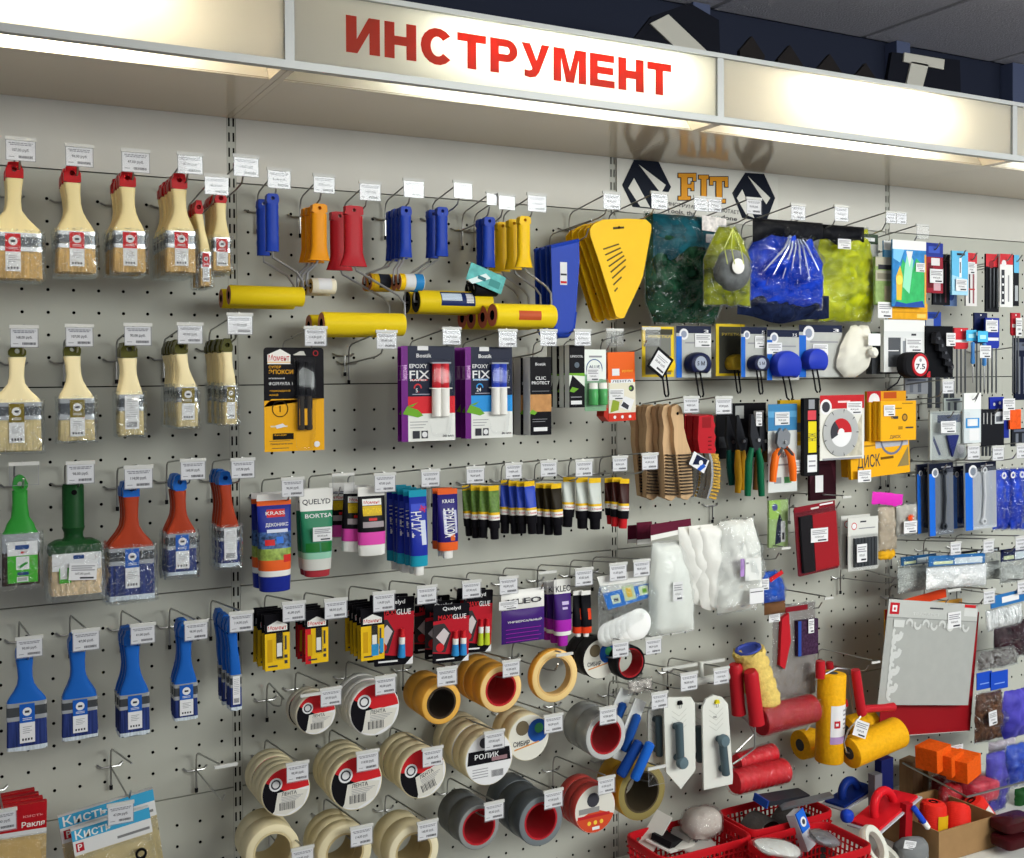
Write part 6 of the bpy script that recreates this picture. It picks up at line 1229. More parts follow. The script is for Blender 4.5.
# trowels
TRW, TRG = C('#d9dad2', .45), C('#47585f', .45)
def clip(t, x, z, y, mt):
    cb = MB().prism([(x-.006, z-.004), (x+.006, z-.004), (x+.004, z+.004), (x-.004, z+.004)], y-.006, y, mt).build('clip_body', t, smooth=False); MB().tube([(x-.003, y-.004, z-.004), (x-.0025, y-.004, z-.012), (x+.0025, y-.004, z-.012), (x+.003, y-.004, z-.004)], .0007, CHROME, 5).build('clip_wire', cb)
def trowel(label, hang, pr, hnd, d, ends, txt, dot=None, group='white plastering trowels', clipm=BLACK):
    X, Z, q = Q0(*hang, d); t = thing('plastering_trowel', label, 'trowel', (X, -d, Z), group)
    m = MB(); m.prism([q(*p) for p in pr][::-1], 0, .005, TRW)
    for k in range(4):
        c = q(*hang); y0 = -.012-.012*k
        for s_ in (-1, 1): m.quad([(c[0], -.0004, y0-.014), (c[0]+s_*.020, -.0004, y0), (c[0]+s_*.020, -.0004, y0-.0018), (c[0], -.0004, y0-.0158)], C('#c3c4bb', .5))
    if txt: m.text(txt[0], *q(*txt[1]), -.0005, .004, INK, .011, .02)
    m.build('plate', t, smooth=False)
    hq = lambda x_, y_: (P(x_, y_, d+.016)[0]-X, P(x_, y_, d+.016)[1]-Z); h = MB(); a, b = hq(*hnd[0]), hq(*hnd[1]); r = hnd[2]; Ld = Vector((b[0]-a[0], 0, b[1]-a[1]))
    h.tube([(a[0], -.016, a[1]), (a[0]+Ld.x*.02, -.016, a[1]+Ld.z*.02), (b[0]-Ld.x*.02, -.016, b[1]-Ld.z*.02), (b[0], -.016, b[1])], [r*.8, r, r, r*.8], TRG, 14)
    for f in (.12, .88): p = Vector((a[0], 0, a[1]))+Ld*f; h.tube([(p.x, -.014, p.z), (p.x, 0, p.z)], r*.8, TRG, 10)
    if ends: c = hq(*ends); h.lathe([(.001, -.030), (r*1.25, -.028), (r*1.45, -.024), (r*1.45, -.016)], C('#5d7078', .4), (c[0], 0, c[1]), 'y', 18)
    h.build('handle', t)
    clip(t, 0, .004, -.001, clipm)
    return t
trowel('white trowel with pointed lower end and grey handle', (679, 704), [(664, 706), (668, 697.5), (691, 697), (695, 703), (695.5, 770), (681, 789), (666, 772)], ((679, 723), (680.5, 764), .0095), .20, (681, 762), ('ПЛТ', (681, 768)))
trowel('white trowel with rounded top and straight lower edge', (716, 703), [(702.5, 708), (706, 699), (714, 695), (722, 697), (728, 704), (733, 776), (732.5, 784), (704, 790)], ((722, 736), (726, 775), .0095), .21, (722.5, 740), ('ПЛС', (715, 717)), clipm=C('#d8c81e'))
trowel('pale trowel half hidden left of the pointed one', (657, 706), [(648, 712), (652, 702), (664, 702), (667, 712), (668, 764), (648, 768)], ((658.5, 716), (659.5, 756), .0085), .155, None, ('ПЛ', (658, 764)))
trowel('pale trowel hidden between pointed and rounded ones', (700, 708), [(690, 712), (694, 703), (706, 703), (709, 712), (709, 772), (692, 774)], ((699, 726), (700, 762), .0085), .15, None, None)
SPT = C('#dddfdc', .4); BLH = C('#1f4f9c', .4); BLH2 = C('#1f62c4', .35)
def scraper(label, top, bot, d, w0, w1, mat_h, blade=True):
    X, Z, q = Q0(*top, d); t = thing('putty_knife', label, 'putty knife', (X, -d, Z), 'scrapers with blue handles'); b = q(*bot); v = Vector((b[0], 0, b[1])); n = Vector((-v.z, 0, v.x)).normalized()
    def pt(f, s_): p = v*f+n*s_; return (p.x, p.z)
    if blade: MB().prism([pt(0, -w0), pt(0, w0), pt(.5, w0*1.02), pt(1, w0*.95), pt(1, -w0*.95), pt(.5, -w0*1.02)], 0, .005, SPT).build('blade', t, smooth=False)
    h = MB(); h.loft([[(v.x*f+n.x*w1*math.cos(a)*s_, (-.008 if blade else 0)+.011*math.sin(a)*s_, v.z*f+n.z*w1*math.cos(a)*s_) for a in [2*math.pi*k/16 for k in range(16)]] for f, s_ in ((.22 if blade else 0, .5), (.26 if blade else .05, 1), (.8 if blade else .95, 1), (.84 if blade else 1, .7))], mat_h); h.build('handle', t)
scraper('white scraper with dark blue handle, upper left of three', (627, 690), (604, 744), .13, .018, .009, BLH)
scraper('white scraper with dark blue handle beside silver tape', (641, 700), (618, 760), .17, .016, .009, BLH)
scraper('bright blue handle leaning right, nearest of the scrapers', (651, 742), (634, 780), .225, .01, .011, BLH2, False)
scraper('darker blue handle behind the bright blue one', (640, 741), (620, 776), .20, .01, .013, C('#173f8a', .4), False)
bag('clip_bag', 'clear bag of tiny clips above the white scrapers', (628, 676, 652, 696), .15, C('#bdb6b0', .6, var=.5, scale=140), .010, 1, 1, seed=52)
# paint roller handles and sleeves in bags
def rhandle(label, pts, d, r, mt=REDH, wire=None, group='red roller handles'):
    X, Z, q = Q0(*pts[0], d); t = thing('paint_roller', label, 'paint roller', (X, -d, Z), group); m = MB()
    P3 = [(q(*p)[0], 0, q(*p)[1]) for p in pts]; m.tube(P3, [r*.8]+[r]*(len(pts)-2)+[r*1.05], mt, 12); m.build('handle', t)
    if wire: MB().tube([(q(*p)[0], .0, q(*p)[1]) for p in wire], .0022, CHROME, 6).build('wire_frame', t)
    return t
rhandle('red roller handle in front, right of the rounded trowel', [(750, 671), (751, 674), (756, 715), (757, 724)], .205, .0175, wire=[(755, 722), (755, 748), (742, 758), (733, 764)])
rhandle('red roller handle behind, next to the rounded trowel', [(735, 664), (735.5, 667), (738, 705), (739, 714)], .17, .0165, wire=[(739, 714), (748, 722), (754, 734), (736, 752)])
def white_bar():
    d = .16; X, Z, q = Q0(703, 672, d); t = thing('white_tee_bar', 'white plastic T-shaped bar behind the two trowel tags', 'bar', (X, -d, Z)); a, b = q(690, 683), q(732, 675)
    MB().tube([(a[0], 0, a[1]), (a[0]+.004, 0, a[1]), (b[0]-.004, 0, b[1]), (b[0], 0, b[1])], [.008, .0095, .0095, .008], TRW, 14).build('crossbar', t)
    c, e = q(702, 680), q(701, 662); MB().tube([(c[0], 0, c[1]), (e[0], 0, e[1])], .005, TRW, 10).build('stem', t); f, g = q(664, 667), q(726, 660); MB().box(f[0], g[0], .004, .010, g[1]-.004, g[1]+.003, C('#c3c3bd')).build('long_strip', t, smooth=False)
white_bar()
def plush():
    d = .17; X, Z, q = Q0(750, 648, d); t = thing('roller_sleeve', 'yellow plush roller sleeve with blue core, leaning', 'roller sleeve', (X, -d, Z))
    a, b = Vector((*q(748, 650), 0)), Vector((*q(766, 704), 0)); m = MB(); rings = []; n = 22; L = b-a; rad = (q(763, 650)[0]-q(738, 650)[0])/2
    for k in range(15):
        f = k/14; c = a+L*f; r = rad*(.96+.09*math.sin(k*2.2))
        rings.append([(c.x+r*math.cos(2*math.pi*j/n)*(1+.03*math.sin(j*3+k)), r*math.sin(2*math.pi*j/n), c.y+r*math.cos(2*math.pi*j/n)*.30+.004*math.sin(j*2+k*1.7)) for j in range(n)])
    m.loft(rings, C('#dcc06a', .8, var=.12, scale=120, bump=.7)); m.build('sleeve', t, ang=60)
    m = MB(); c = a+Vector((0, .001, 0)); m.loft([[(c.x+r*math.cos(2*math.pi*j/20), r*math.sin(2*math.pi*j/20), c.y+r*math.cos(2*math.pi*j/20)*.3+h) for j in range(20)] for r, h in ((rad*.82, 0), (rad*.8, .004), (rad*.62, .004), (rad*.55, -.002))], C('#3b4a9c', .5)); m.build('core', t, 'blue core')
plush()
REDR = C('#a8222c', .55, var=.12, scale=60, bump=.4)
def lying(label, p0, p1, r_px, d, mt, group, ribs=False, filmy=True, core=None, mesh=None):
    X, Z, q = Q0((p0[0]+p1[0])/2, (p0[1]+p1[1])/2, d); t = thing('roller_sleeve', label, 'roller sleeve', (X, -d, Z), group)
    a, b = q(*p0), q(*p1); r = -q((p0[0]+p1[0])/2, (p0[1]+p1[1])/2+r_px)[1]; m = MB(); N = 40 if ribs else 5; L = (Vector((b[0], 0, b[1]))-Vector((a[0], 0, a[1])))
    path = [(a[0]+L.x*k/N, 0, a[1]+L.z*k/N) for k in range(N+1)]; m.tube(path, [r*(.92+.10*((k//2) % 2) if ribs else 1) for k in range(N+1)], mt, 22); m.build('sleeve', t, ang=50)
    if core:
        m = MB(); e = Vector(path[0]); dv = L.normalized(); m.tube([e-dv*.0006, e-dv*.0002], r*.5, core, 16); m.build('core', t)
    if filmy:
        m = MB(); rnd = random.Random(int(p0[0])); rings = []
        for k in range(7):
            c = Vector((a[0], 0, a[1]))+L*(k/6*1.06-.03); rings.append([(c.x+rnd.uniform(-.002, .002), (r+.003)*math.cos(2*math.pi*j/16)+rnd.uniform(-.001, .001), c.z+(r+.003)*math.sin(2*math.pi*j/16)+rnd.uniform(-.002, .002)) for j in range(16)])
        m.loft(rings, CRINKLE, cap=False); m.build('clear_bag', t)
    return t
lying('dull red roller sleeve in clear bag, below the plush one', (760, 721), (812, 708), 14, .19, REDR, None)
RR = C('#d8242e', .35, bump=.3, scale=80)
lying('upper ribbed red sleeve in bag below the red handles', (737, 763), (774, 752), 9, .15, RR, None, True); lying('lower ribbed red sleeve in bag, larger', (734, 782), (785, 770), 12, .18, RR, None, True)
def toolbag_extra(t, q):
    m = MB(); m.prism([q(778, 618), q(785, 612), q(787, 640), q(781, 668), q(776, 664)], -.014, -.004, REDH); m.build('red_grip', t, smooth=False)
    m = MB(); a, b = q(793, 655), q(813, 617); m.box(a[0], b[0], -.018, -.006, a[1], b[1], C('#3d2640', .5, var=.5, scale=160)); c = q(796, 620); m.box(a[0], c[0], -.0186, -.018, a[1], b[1], C('#2a4a9a')); m.build('purple_rasp', t, smooth=False)
    m = MB(); a, b = q(784, 612), q(806, 604); m.box(a[0], b[0], -.006, -.004, a[1], b[1], C('#7d1a24')); m.build('header_card', t, smooth=False)
bag('tool_bag', 'smoky clear bag with red grip and purple rasp', (772, 600, 816, 702), .16, C('#8d8783', .5, var=.1, scale=20), .006, 1, 1, seed=60, extra=toolbag_extra, crumple=.2)
sticker(808.5, 619, 814, 633, 'on the purple rasp', .182); sticker(769, 614, 780, 622, 'on the smoky clear tool bag', .175)
for k, (w0, w1, w_) in enumerate((((845, 647), (875, 661), 'bare plastic tag strip above the yellow roller'), ((797, 595), (828, 597), 'bare plastic tag strip above the rasp bag'), ((770, 546), (785, 547), 'bare plastic tag strip left of the dark red pad'), ((836, 497), (846, 496), 'bare plastic tag strip below the maroon pack'))):
    x, z = P(*w1, .21); hook(x, z-.05, w_.replace('bare plastic tag ', ''), .19, .05, 'steel peg hook with bare tag ')
    o = MB().box(-.014, .014, -.002, .0015, -.005, 0, STRIP).build('tag_strip', smooth=False); tag(o, w_, 'tag strip', None, (x, -.212, z))
# big yellow foam rollers with red handles
YF = C('#e2a614', .6, var=.08, scale=120, bump=.4)
def foam_roller(label, p0, p1, r_px, d, hpts, hr, wire, lab=None, stub=None):
    X, Z, q = Q0(*hpts[0], d); t = thing('paint_roller', label, 'paint roller', (X, -d, Z), 'yellow foam rollers with red handles'); a, b = q(*p0), q(*p1); r = -q(hpts[0][0], hpts[0][1]+r_px)[1]
    L = Vector((b[0]-a[0], 0, b[1]-a[1])); m = MB(); A = Vector((a[0], 0, a[1])); m.tube([A, A+L*.01, A+L*.5, A+L*.99, A+L], [r*.94, r, r, r, r*.94], YF, 26); m.build('foam_sleeve', t, ang=50)
    u = L.normalized(); c = MB(); c.tube([A-u*.0008, A-u*.0003], r*.42, C('#3c3e42'), 16); c.build('core', t)
    m = MB(); m.tube([(q(*p)[0], .002, q(*p)[1]) for p in hpts], [hr*.9]+[hr]*(len(hpts)-2)+[hr], REDH, 12)
    if stub: m.tube([(q(*p)[0], .002, q(*p)[1]) for p in stub], [hr*.95, hr*.8, hr*.75, hr*.9], REDH, 12)
    m.build('handle', t)
    MB().tube([(q(*p)[0], -.002, q(*p)[1]) for p in wire], .0024, CHROME, 8).build('wire_frame', t)
    if lab:
        l = MB(); n = 8; rr = r+.0006
        def band(f0, f1, a0, a1, mt):
            rows = []
            for f in (f0, f1): rows.append(l.pts([((A+L*f).x+rr*math.sin(a0+(a1-a0)*k/n), -rr*math.cos(a0+(a1-a0)*k/n), (A+L*f).z) for k in range(n+1)]))
            for k in range(n): l.face((rows[0][k], rows[0][k+1], rows[1][k+1], rows[1][k]), mt)
        band(.33, .68, -.75, 1.15, PAPER); band(.68, .76, -.75, 1.15, C('#a98ab8')); rr += .0004; band(.5, .58, -.5, -.05, PRED); rr += .0004; band(.525, .555, -.4, -.2, PAPER)
        for k in range(5): band(.38+.05*k, .40+.05*k, .2, .95, GREYLINE)
        l.build('paper_label', t)
    return t
foam_roller('upright yellow foam roller with white label and red handle', (832, 673), (829, 761), 14, .205, [(821, 661), (821, 664), (821, 678)], .012, [(821, 676), (836, 668), (846, 669), (850, 690), (853, 712)], True)
foam_roller('tilted yellow foam roller with angled red handle, front right', (849, 753), (898, 732), 15.5, .235, [(856, 670), (856.5, 674), (862, 712), (863, 714)], .012, [(861, 715), (848, 730), (843, 742), (846, 752), (850, 753)], None, [(861, 711), (868, 709), (885, 708), (894, 707)])
foam_roller('small yellow foam roller end peeking out at left', (800, 745), (814, 742), 14, .07, [(830, 662), (830, 664), (832, 676)], .010, [(832, 676), (812, 722), (801, 735), (801, 744)])
foam_roller('yellow foam roller behind the upright one', (846, 730), (872, 722), 13, .125, [(845, 700), (845.2, 702), (846, 706)], .008, [(846, 706), (842, 718), (844, 729)])
sticker(854, 721, 868, 737, 'hanging on the tilted yellow foam roller', .268, .4)
# ------------------------------------------------------------------ fourth bay: small tools in packs
DKN, BLK2, SKY, CRD = C('#18204a', .35), C('#1d1e22', .4), C('#5fb4dd', .4), C('#c8323a', .4)
def tp(label, box, d, base, D=(), cat='pack', name='tool_pack', th=.005, group='hanging tool packs in the right bay', rot=0, extra=None):
    t = pack(name, label, cat, box, d, th, base, D, group, None, rot, extra=extra)
    if box[3]-box[1] > 30 and name in ('tool_pack', 'carded_tool'): hook(t.location.x, t.location.z-.028, label, d+.018, .03, 'hook carrying the ', 3)
    return t
def bars(n, mt, u0=.15, u1=.85, v0=.05, v1=.75, r=.0022, part='drill_bits'):
    def ex(t, F, w, h):
        for k in range(n):
            a, b = F(u0+(u1-u0)*(k+.5)/n, v0+.03*(k % 2)), F(u0+(u1-u0)*(k+.5)/n, v1); MB().tube([(a[0], -.004, a[1]), (a[0], -.004, a[1]+.003), (b[0], -.004, b[1])], [r*.3, r, r], mt, 7).build(part[:-1] if part.endswith('s') else part, t)
    return ex
BIT = C('#55585c', .35, metal=.5)
tp('navy and red pack with white tag in top right row', (926, 243, 943, 293), .20, C('#8c1a2a'), [(0, .72, 1, 1, C('#22348a')), (.15, .8, .8, .93, C('#3a55b4')), (.1, .1, .4, .6, C('#5c0f1a')), (.45, .05, .85, .2, C('#c8a0a8')), (.3, .55, .8, .7, C('#d9d4d4'))])
tp('dark ribbed pack behind the navy and red one', (933, 254, 950, 305), .15, BLK2, [(.1, .05, .18, .9, C('#3d4048')), (.4, .05, .48, .9, C('#3d4048')), (.7, .05, .78, .9, C('#5c2a34'))])
tp('small pale blue square card below the dark ribbed pack', (945, 290, 957, 306), .14, C('#6f8fc8'), [('d', .5, .6, .25, C('#2c4a94'))])
tp('light blue pack with small tool and price tag', (952, 251, 968, 295), .20, SKY, [('p', [(0, 0), (1, 0), (1, .35), (0, .45)], C('#9fd0e8')), (.45, .4, .6, .85, C('#e4e9ec')), (.48, .5, .54, .75, INK), (.3, .9, .8, .95, INK)])
tp('white strip pack with red top by the blue one', (966, 253, 977, 306), .185, C('#d9d6d4'), [(0, .8, 1, 1, CRD), (.25, .05, .38, .6, INK), (.6, .05, .75, .7, C('#8c5058')), (.25, .3, .8, .33, C('#b8403c'))])
tp('black drill bits on red-topped card', (986, 254, 999, 312), .19, BLK2, [(0, .78, 1, 1, CRD), ('d', .4, .82, .2, C('#8d2028'))], extra=bars(3, BIT, .1, .9))
tp('white marked pack with red top and round logo', (1000, 254, 1013, 307), .20, C('#e2e2e0'), [(0, .8, 1, 1, CRD), ('d', .3, .82, .18, PAPER), (.1, .05, .35, .7, C('#33363c')), (.15, .1, .3, .14, PAPER), (.15, .25, .3, .29, PAPER), (.15, .4, .3, .44, PAPER), (.15, .55, .3, .59, PAPER), (.6, .1, .7, .6, GREYLINE)])
tp('slim light blue and black knife pack at right', (1014, 255, 1019, 306), .20, BLK2, [(0, .65, 1, 1, SKY), (.2, .1, .8, .4, C('#a8acb0'))])
for b_, w_, d_ in (((930, 269, 943, 283), 'on the navy and red pack', .204), ((956, 279, 967, 291), 'on the light blue pack', .204), ((968, 262, 975, 274), 'on the red-topped white strip pack', .189)): sticker(*b_, w_, d_)
tp('navy blue pack left of the black clamps', (926, 312, 941, 346), .16, C('#2042a0'), [(0, .4, .5, .8, C('#9aa0aa')), (.2, .85, .8, .95, C('#16307c'))])
def clamp_extra(t, F, w, h):
    rnd = random.Random(9)
    for k in range(5):
        x, z = F(.2+.15*k, .75-.14*k); m = MB(); m.prism([(x-.010, z-.012), (x+.006, z-.016), (x+.012, z+.004), (x+.003, z+.018), (x-.008, z+.012)], -.022+.003*k, -.006, C('#222327', .35)); m.lathe([(.001, -.025), (.004, -.025), (.004, -.02)], C('#4a4c52', .3), (x, .002*k, z), 'y', 10); m.build('clamp_jaw', t, smooth=False)
tp('cluster of black plastic clamps left of red drill bits', (926, 326, 953, 377), .19, C('#101114'), [], 'clamp', 'plastic_clamp', extra=clamp_extra)
for n_, (lab, bx, base, top, d_) in enumerate((('red-headed long drill bits, third row start', (954, 328, 968, 394), CRD, .32, .185), ('navy-headed long drill bits below white tag', (974, 313, 987, 394), DKN, .38, .17), ('deep blue-headed drill bits right of the light blue ones', (985, 318, 999, 394), C('#20349c'), .40, .185), ('red-headed drill bits near the right edge', (1011, 313, 1020, 394), C('#b02430'), .28, .19))):
    X, Z, q = Q0((bx[0]+bx[2])/2, bx[1], d_); t = thing('drill_bit_set', lab, 'drill bits', (X, -d_, Z), 'long drill bit sets'); a, b = q(bx[0], bx[3]), q(bx[2], bx[1]); h = b[1]-a[1]
    m = MB(); zb = b[1]-h*top; m.prism([(a[0], b[1]), (b[0], b[1]), (b[0], zb+.006), (b[0]-.004, zb), (a[0]+.004, zb), (a[0], zb+.006)][::-1], -.001, .004, base); m.disc((a[0]+b[0])/2, b[1]-.006, .0025, -.0012, PAPER, 10); m.rect(a[0]+.003, b[0]-.003, zb+h*.1, zb+h*.14, -.0013, PAPER); m.build('plastic_holder', t, smooth=False)
    for k in range(3):
        x = a[0]+(b[0]-a[0])*(.2+.3*k); MB().tube([(x, 0, zb), (x, 0, zb-.002), (x, 0, a[1]+.006), (x, 0, a[1])], [.0016, .0023, .0023, .0005], BIT, 7).build('drill_bit', t)
def driver(label, px, y0, y1, y2, d):
    X, Z, q = Q0(px, y0, d); t = thing('screwdriver', label, 'screwdriver', (X, -d, Z), 'screwdrivers with light blue cards'); pack_w = q(px+5, y0)[0]
    m = MB(); m.box(-pack_w, pack_w, 0, .001, q(px, y0+11)[1], 0, C('#43b0dc')); m.rect(-pack_w*.6, pack_w*.6, q(px, y0+8)[1], q(px, y0+4)[1], -.0003, C('#a8e0ee')); m.build('card', t, smooth=False)
    a, b, c = q(px, y0+12)[1], q(px, y1)[1], q(px, y2)[1]; MB().lathe([(.003, a), (.0055, a-.003), (.0045, (a+b)/2), (.006, b+.004), (.003, b)], C('#4a86c8', .2), (0, -.004, 0), 'z', 12).build('handle', t)
    MB().lathe([(.0016, b), (.0016, c+.004), (.0006, c)], CHROME, (0, -.004, 0), 'z', 8).build('shaft', t)
driver('screwdriver with light blue card beside red drill bits', 971.5, 330, 364, 383, .20); driver('screwdriver with light blue card under a price tag', 983, 331, 366, 390, .215)
for b_, w_, d_ in (((946.5, 333, 955.5, 346), 'between black clamps and red drill bits', .21), ((986, 320, 998, 332), 'on the navy-headed drill bits', .205), ((980, 345.5, 991, 358), 'on the second screwdriver', .225), ((1016, 318, 1022, 336), 'on the rightmost red drill bits', .20)): sticker(*b_, w_, d_)
def clearbox(t, F, w, h):
    m = MB(); a, b = F(.05, .03), F(.95, .97); m.box(a[0], b[0], -.018, -.001, a[1], b[1], BLISTER); m.build('clear_case', t, smooth=False)
    m = MB(); m.prism([F(.55, .05), F(.72, .5), F(.4, .5)], -.010, -.004, C('#232c6c')); m.build('navy_triangle', t, smooth=False)
tp('clear case with navy triangle inside', (930, 411, 966, 459), .18, C('#b4bab6', .4), [(.2, .76, .85, .92, C('#3a4258')), (.0, .95, 1, 1, C('#9aa09c')), ('d', .85, .2, .1, PAPER), ('p', [(.1, .5), (.3, .1), (.24, .08), (.08, .4)], C('#2c3560'))], extra=clearbox)
sticker(941, 421, 956, 433, 'on the clear case with navy triangle', .2)
tp('white header pack with blue spots and tags', (964, 393, 981, 443), .19, C('#cfd6d8'), [(0, .68, 1, 1, C('#e8e9e6')), (.1, .3, .9, .5, C('#2c86c8')), (.2, .34, .8, .48, PAPER), (.3, .05, .9, .28, PAPER), ('p', [(.6, .80), (.75, .88), (.9, 1), (.8, 1)], INK)])
tp('black comb-like strip pack with pale label', (981, 409, 1004, 446), .19, BLK2, [(.1, .6, .14, .9, C('#a8a8a8')), (.25, .6, .29, .9, C('#a8a8a8')), (.42, .58, .46, .9, C('#a8a8a8')), (.6, .6, .98, .92, C('#c0c3c6')), (.65, .65, .93, .8, C('#5c6068'))])
tp('blue pack with holes above the black strips', (990, 397, 1004, 409), .175, C('#2232a0'), [('d', .3, .4, .08, PAPER), ('d', .7, .5, .08, PAPER)])
tp('blue pack edge right of the black strips', (1003, 413, 1009, 438), .17, C('#1f2f8c'))
tp('small orange tool pack at the right edge', (1010, 409.5, 1021, 429), .18, C('#e2561c', .5, var=.2, scale=80)); sticker(1003, 398.5, 1015, 410, 'right of the blue holed pack', .2); sticker(1003, 410, 1010, 420, 'left of the orange tool pack', .2)
for a, w_ in (((942, 382, 954, 393), 'below the black clamps'), ((967, 446.5, 980, 460), 'below the white header pack'), ((992, 448.5, 1004, 461), 'below the black strip pack'), ((1016, 446, 1028, 459), 'cut by the right edge above the blue packs')): price_tag(*a, w_, d=.225)
for k, x in enumerate((0, 5, 10, 14)): MB_t = tp(ORD[k]+' dark flat file hanging under the clamps', (928+x*1.6, 377, 932+x*1.6, 408), .035-.006*k, C('#3c4046', .4, metal=.4), (), 'file', 'flat_file', .002, 'flat files under the clamps')
for k, (bx, col, d_, lab) in enumerate((((1015, 338, 1030, 400), '#171c30', .17, 'dark navy hanging pack cut by the right edge, upper'), ((1012, 428, 1030, 446), '#23262c', .16, 'dark pack at the right edge under the orange one'), ((905, 378, 928, 394), '#8d9096', .09, 'grey flat pack behind the red-rimmed tape measure'), ((944, 398, 962, 412), '#c9d3cf', .13, 'pale green-white card above the clear case'))):
    tp(lab, bx, d_, C(col, .4), [(.1, .8, .9, .93, C('#5a6070')), (.2, .1, .35, .7, C('#6b707a')), (.55, .1, .7, .7, C('#555a64'))])
for k in range(6): tp(['first', 'second', 'third', 'fourth', 'fifth', 'sixth'][k]+' thin dark rod from the left under the black strip pack', (982+3.6*k, 442, 984+3.6*k, 456), .17, C('#4a4d52', .3, metal=.4), (), 'rod', 'metal_rod', .002, 'thin rods of the black strip pack')
# blue wrench packs
def wrench(mt, u=.55):
    def ex(t, F, w, h):
        a, b = F(u-.03, .12), F(u, .88); m = MB(); m.tube([(a[0], -.006, a[1]+.008), ((a[0]+b[0])/2+w*.04, -.006, (a[1]+b[1])/2), (b[0], -.006, b[1]-.008)], [.0036, .0042, .0036], mt, 8)
        for (x, z) in (a, b): m.lathe([(.0045, -.009), (.009, -.009), (.009, -.003), (.0045, -.003)], mt, (x, 0, z), 'y', 14, True)
        m.build('wrench', t); c, e = F(.22, .04), F(.98, .92); s = MB(); s.box(c[0], e[0], -.012, -.001, c[1], e[1], BLISTER); s.build('blister', t, smooth=False)
    return ex
def wpack(label, box, d, mt, base='#6b7076'):
    tp(label, box, d, C(base, .35), [(0, .86, 1, 1, C('#171b2c')), (0, 0, .24, .86, C('#1f66cc')), ('d', .25, .87, .14, PAPER), ('d', .25, .87, .09, C('#7d8694')), (.5, .93, .9, .95, GREYLINE)], extra=wrench(mt), group='carded wrenches', name='carded_tool', rot=-.02)
wpack('blue banded card, leftmost of the wrench cards', (917, 464, 931, 533), .16, C('#3a3f48', .3, metal=.5)); wpack('second blue banded card with dark wrench', (929, 463, 953, 535), .19, C('#33383e', .3, metal=.5)); wpack('dark blue banded card behind the chrome wrench', (953, 466, 968, 528), .15, C('#2a3a6a', .3), '#3a4870'); wpack('blue banded card with bright chrome wrench', (965, 462, 996, 529), .20, C('#e2e4e6', .2, metal=.3, spec=.8), '#b4b8bc')
for k in range(4): bag('blue_tool_pack', ['leftmost', 'second', 'third', 'rightmost'][k]+' glossy deep blue tool pack in the row at the right edge', (992+k*9, 468-k*.5, 1004+k*9, 531), .185-.012*(k % 2), BLUM, .012, .9, .95, group='glossy deep blue tool packs', seed=70+k, cat='pack', extra=(lambda t, q, k=k: MB().ringplate([(.009*math.cos(a), .009*math.sin(a)-.014) for a in [2*math.pi*j/16 for j in range(16)]], [(.005*math.cos(a), .005*math.sin(a)-.014) for a in [2*math.pi*j/16 for j in range(16)]], -.020, -.018, PAPER).build('round_logo', t)))
# tile spacer bags
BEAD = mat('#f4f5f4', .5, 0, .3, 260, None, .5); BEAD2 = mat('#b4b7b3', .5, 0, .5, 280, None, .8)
def spacer(label, hd, body, d, mt, hm, seed, rot=0):
    X, Z, q = Q0((hd[0]+hd[2])/2, hd[1], d); t = thing('spacer_bag', label, 'bag', (X, -d, Z), 'bags of white tile spacers', (0, rot, 0)); a, b = q(body[0], body[3]), q(body[2], body[1]); m = MB(); pillow(m, a[0], b[0], a[1], b[1], 0, .014, mt, 16, 8, seed, .5, .006, None, 60); m.build('spacers', t, ang=70)
    c, e = q(hd[0], hd[3]), q(hd[2], hd[1]); h = MB(); h.box(c[0], e[0], -.004, -.002, c[1], e[1], hm); w = e[0]-c[0]; hh = e[1]-c[1]; h.rect(c[0]+w*.45, c[0]+w*.95, c[1]+hh*.1, c[1]+hh*.7, -.0043, C('#ccd6dc')); h.rect(c[0]+w*.08, c[0]+w*.42, c[1]+hh*.15, c[1]+hh*.45, -.0043, C('#c9d2a8')); h.build('header_card', t, smooth=False)
    m = MB(); pillow(m, a[0]-.002, b[0]+.002, a[1]-.003, e[1], 0, .018, CRINKLE, 14, 10, seed+3, .5, .008, None, 50); m.build('clear_bag', t, ang=30)
SPH = C('#2a6aa8', .4)
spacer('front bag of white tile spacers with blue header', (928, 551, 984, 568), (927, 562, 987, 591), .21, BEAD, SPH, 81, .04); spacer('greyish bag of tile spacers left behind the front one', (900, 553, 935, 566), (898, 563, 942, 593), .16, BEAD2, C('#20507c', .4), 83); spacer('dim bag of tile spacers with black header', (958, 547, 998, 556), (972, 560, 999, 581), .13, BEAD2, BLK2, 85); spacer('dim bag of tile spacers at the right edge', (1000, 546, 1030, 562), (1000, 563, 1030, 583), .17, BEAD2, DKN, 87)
for a, w_ in (((950, 544.5, 961, 556.6), 'above the front bag of tile spacers'), ((983, 542, 994, 554), 'above the dim black-headed spacer bag'), ((1015, 539, 1026, 551), 'at right edge above the last spacer bag'), ((1017, 583, 1028, 596), 'at right edge above the dark mesh bag'), ((983, 592, 995, 606), 'above the white cable tie pack')): price_tag(*a, w_, d=.225)
price_tag(947.5, 592, 960, 606, 'above the grey ornament stencil', d=.225, empty=True)
bag('cable_tie_bag', 'white cable ties in clear bag with blue header', (985, 603, 1022, 631), .20, mat('#d9dcdb', .5, 0, .5, 150, (1, 1, .2), .8), .012, 1, .9, seed=90, rot=-.06, extra=lambda t, q: MB().box(*(q(986, 606)[0], q(1020, 606)[0]), -.016, -.014, q(1000, 604)[1], q(1000, 592)[1], SPH).rect(q(997, 600)[0], q(1014, 600)[0], q(1000, 601)[1], q(1000, 595)[1], -.0163, PAPER).build('header_card', t, smooth=False))
